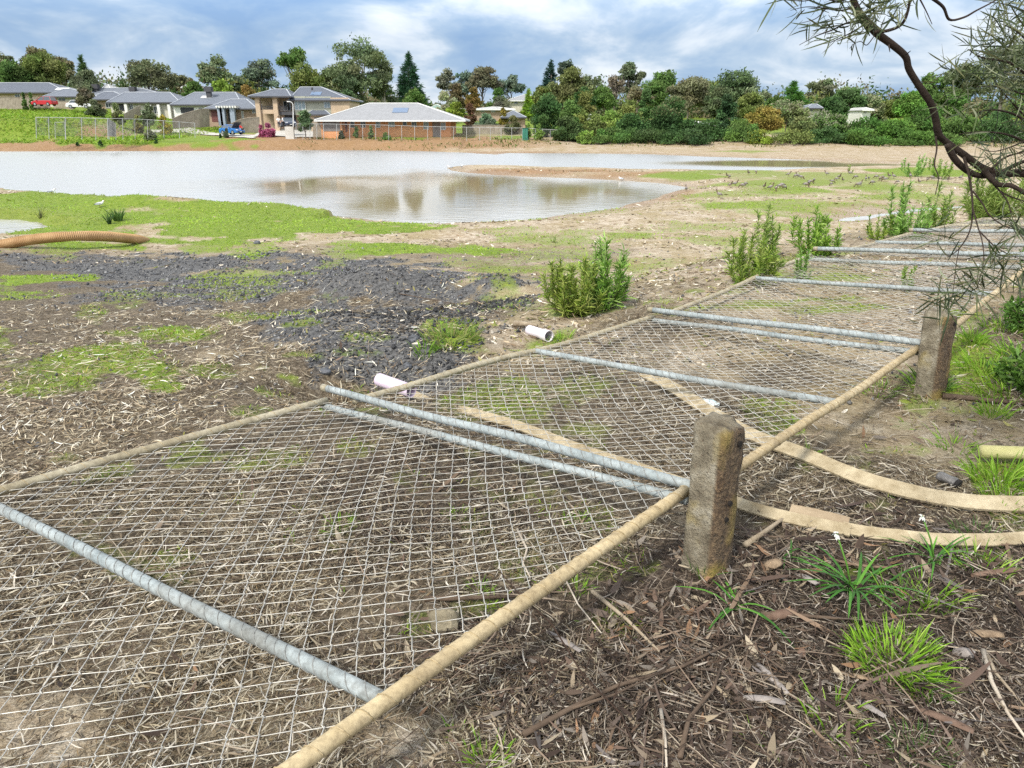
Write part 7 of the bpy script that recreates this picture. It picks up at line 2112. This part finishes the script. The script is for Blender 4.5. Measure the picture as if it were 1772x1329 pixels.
# ------------------------------------------------------------------ birds
M_feather = mat_attr('feathers', .7, 0, .25)
M_legm = mat_plain('bird_leg', (.16, .07, .04), .6)
def bird(kind):
    """body, neck and head as one lofted surface along the spine"""
    if kind == 'gull':
        sp = [(-.20, .12, .006), (-.15, .125, .022), (-.09, .135, .045), (0, .145, .060), (.07, .155, .058), (.115, .180, .040), (.135, .215, .032), (.15, .235, .034), (.172, .237, .026), (.186, .232, .010), (.222, .222, .003)]
        cols = [(.02, .02, .02), (.10, .10, .11), (.40, .42, .45), (.48, .50, .53), (.62, .63, .64), (.70, .70, .69), (.72, .72, .71), (.72, .72, .71), (.70, .70, .69), (.45, .06, .03), (.40, .05, .03)]
    elif kind == 'up':
        sp = [(-.24, .13, .005), (-.18, .15, .025), (-.10, .175, .058), (0, .20, .078), (.08, .225, .070), (.12, .27, .040), (.14, .32, .029), (.15, .365, .030), (.172, .38, .034), (.20, .375, .022), (.232, .362, .007)]
        cols = [(.03, .025, .02), (.06, .05, .045), (.20, .18, .165), (.27, .25, .23), (.20, .165, .135), (.10, .065, .045), (.09, .055, .04), (.09, .055, .04), (.085, .05, .036), (.085, .05, .036), (.04, .035, .03)]
    else:  # feeding, head down
        sp = [(-.24, .17, .005), (-.18, .18, .026), (-.10, .19, .058), (0, .195, .078), (.08, .185, .068), (.13, .155, .040), (.165, .105, .028), (.19, .065, .029), (.21, .045, .030), (.225, .022, .018), (.24, .004, .006)]
        cols = [(.03, .025, .02), (.06, .05, .045), (.20, .18, .165), (.28, .26, .24), (.20, .165, .135), (.10, .065, .045), (.09, .055, .04), (.09, .055, .04), (.085, .05, .036), (.085, .05, .036), (.04, .035, .03)]
    n = 12; V, Fs, Cc = [], [], []
    for i, (x, z, r) in enumerate(sp):
        a, b = sp[max(0, i - 1)], sp[min(len(sp) - 1, i + 1)]
        tx, tz = b[0] - a[0], b[1] - a[1]; l = math.hypot(tx, tz); tx, tz = tx / l, tz / l
        for k in range(n):
            an = 2 * math.pi * k / n
            V.append((x - tz * math.cos(an) * r, math.sin(an) * r * .92, z + tx * math.cos(an) * r))
            c_ = np.array(cols[i]); 
            if kind == 'gull' and math.cos(an) < .1 and 1 < i < 6: c_ = np.array((.7, .7, .69))
            if kind != 'gull' and i in (2, 3): c_ = c_ * (1.25 if math.cos(an) < 0 else .9)
            Cc.append(c_)
    for i in range(len(sp) - 1):
        for k in range(n): Fs.append((i * n + k, i * n + (k + 1) % n, (i + 1) * n + (k + 1) % n, (i + 1) * n + k))
    return V, Fs, Cc
def make_bird(kind, label, cat, group):
    t = thing('gull' if kind == 'gull' else 'duck', (0, 0, 0), label, cat, group)
    V, Fs, Cc = bird(kind)
    n = 12; cap = np.array(Fs)
    mesh_np('body', np.array(V), cap, M_feather, t, col=np.array(Cc), smooth=True)
    for s in (-1, 1):
        mb = MB(); zc = .11 if kind == 'gull' else .14; hh_ = sp_ = 1
        # folded wing
        W_ = [(.06, zc + .05), (.02, zc + .075), (-.08, zc + .05), (-.19, zc + .02), (-.10, zc + .005), (0, zc + .0)]
        yy = .058 if kind == 'gull' else .074
        mb.add([(a, s * (yy - .012 * (i == 3)), b) for i, (a, b) in enumerate(W_)] + [(a, s * (yy * .8), b) for a, b in W_], [(0, 1, 2, 3, 4, 5), (11, 10, 9, 8, 7, 6)] + [(i, i + 6, (i + 1) % 6 + 6, (i + 1) % 6) for i in range(6)], (.36, .38, .41) if kind == 'gull' else (.15, .135, .125))
        mb.build('wing', M_feather, t, color=True)
        MB().tube([(0, s * .028, .13), (.006, s * .03, .06), (0, s * .03, 0.002), (.035, s * .03, .002)], [.008, .006, .006, .004], 6).build('leg', M_legm, t)
    return t
gl = make_bird('gull', 'white gull standing on the green spit above the orange pipe, nearest of all the gulls', 'gull', 'gulls at the pond')
def put(o, px, py, yaw, sc=1.0, water=False):
    c = P(px, py, ZW) if water else G(px, py)
    o.location = (float(c[0]), float(c[1]), float(c[2])); o.rotation_euler = (0, 0, yaw); o.scale = (sc,) * 3
put(gl, 173, 359, R(25), 1.0)
for (px, py, yw, lb) in [(90, 336, R(40), 'white gull farther back on the left part of the green spit'), (779, 293, R(190), 'taller white gull at the tip of the mud spit'),
                         (799, 291, R(80), 'small white gull right of the tip of the mud spit'), (1075, 313, R(170), 'white gull at the water edge under the grassy middle of the mud spit')]:
    g = copy_tree(gl); g['label'] = lb; put(g, px, py, yw, 1.25 if 'taller' in lb else 1.0)
DL = 'grey-brown duck in the flock feeding on the grassy flat right of the pond'
du = make_bird('up', DL, 'duck', 'flock of ducks on the flat'); df = make_bird('down', DL, 'duck', 'flock of ducks on the flat')
named = {0: 'dark duck standing alone at the right end of the pond', 1: 'upright duck on bare sand nearest to the camera, left of the flock', 2: 'duck at the left end of the flock beside the mud spit grass'}
dp = [(1187, 327), (1244, 338), (1258, 303), (1263, 320), (1272, 318), (1284, 321), (1295, 299), (1308, 297), (1322, 323), (1333, 325), (1342, 327), (1349, 322), (1352, 321), (1358, 324), (1364, 301), (1376, 304), (1380, 303), (1386, 306), (1394, 320), (1399, 317), (1402, 314),
      (1408, 312), (1438, 318), (1440, 313), (1447, 309), (1452, 306), (1458, 311), (1480, 306), (1484, 320), (1488, 318), (1498, 309), (1503, 307), (1509, 316), (1516, 305), (1522, 309), (1527, 307), (1531, 310), (1546, 305), (1552, 314), (1590, 314), (1604, 310), (1612, 307), (1640, 310), (1662, 307), (1262, 305), (1290, 318), (1430, 300), (1470, 299), (1538, 304), (1575, 304)]
r2 = random.Random(3); used_ = [False, False]
for i, (px, py) in enumerate(dp):
    k = 0 if (i in named or r2.random() < .42) else 1
    src = (du, df)[k]
    o = src if not used_[k] else copy_tree(src)
    used_[k] = True
    o['label'] = named.get(i, DL)
    put(o, px, py + 4, r2.uniform(0, 6.28), r2.uniform(.75, .95) * 1.0)
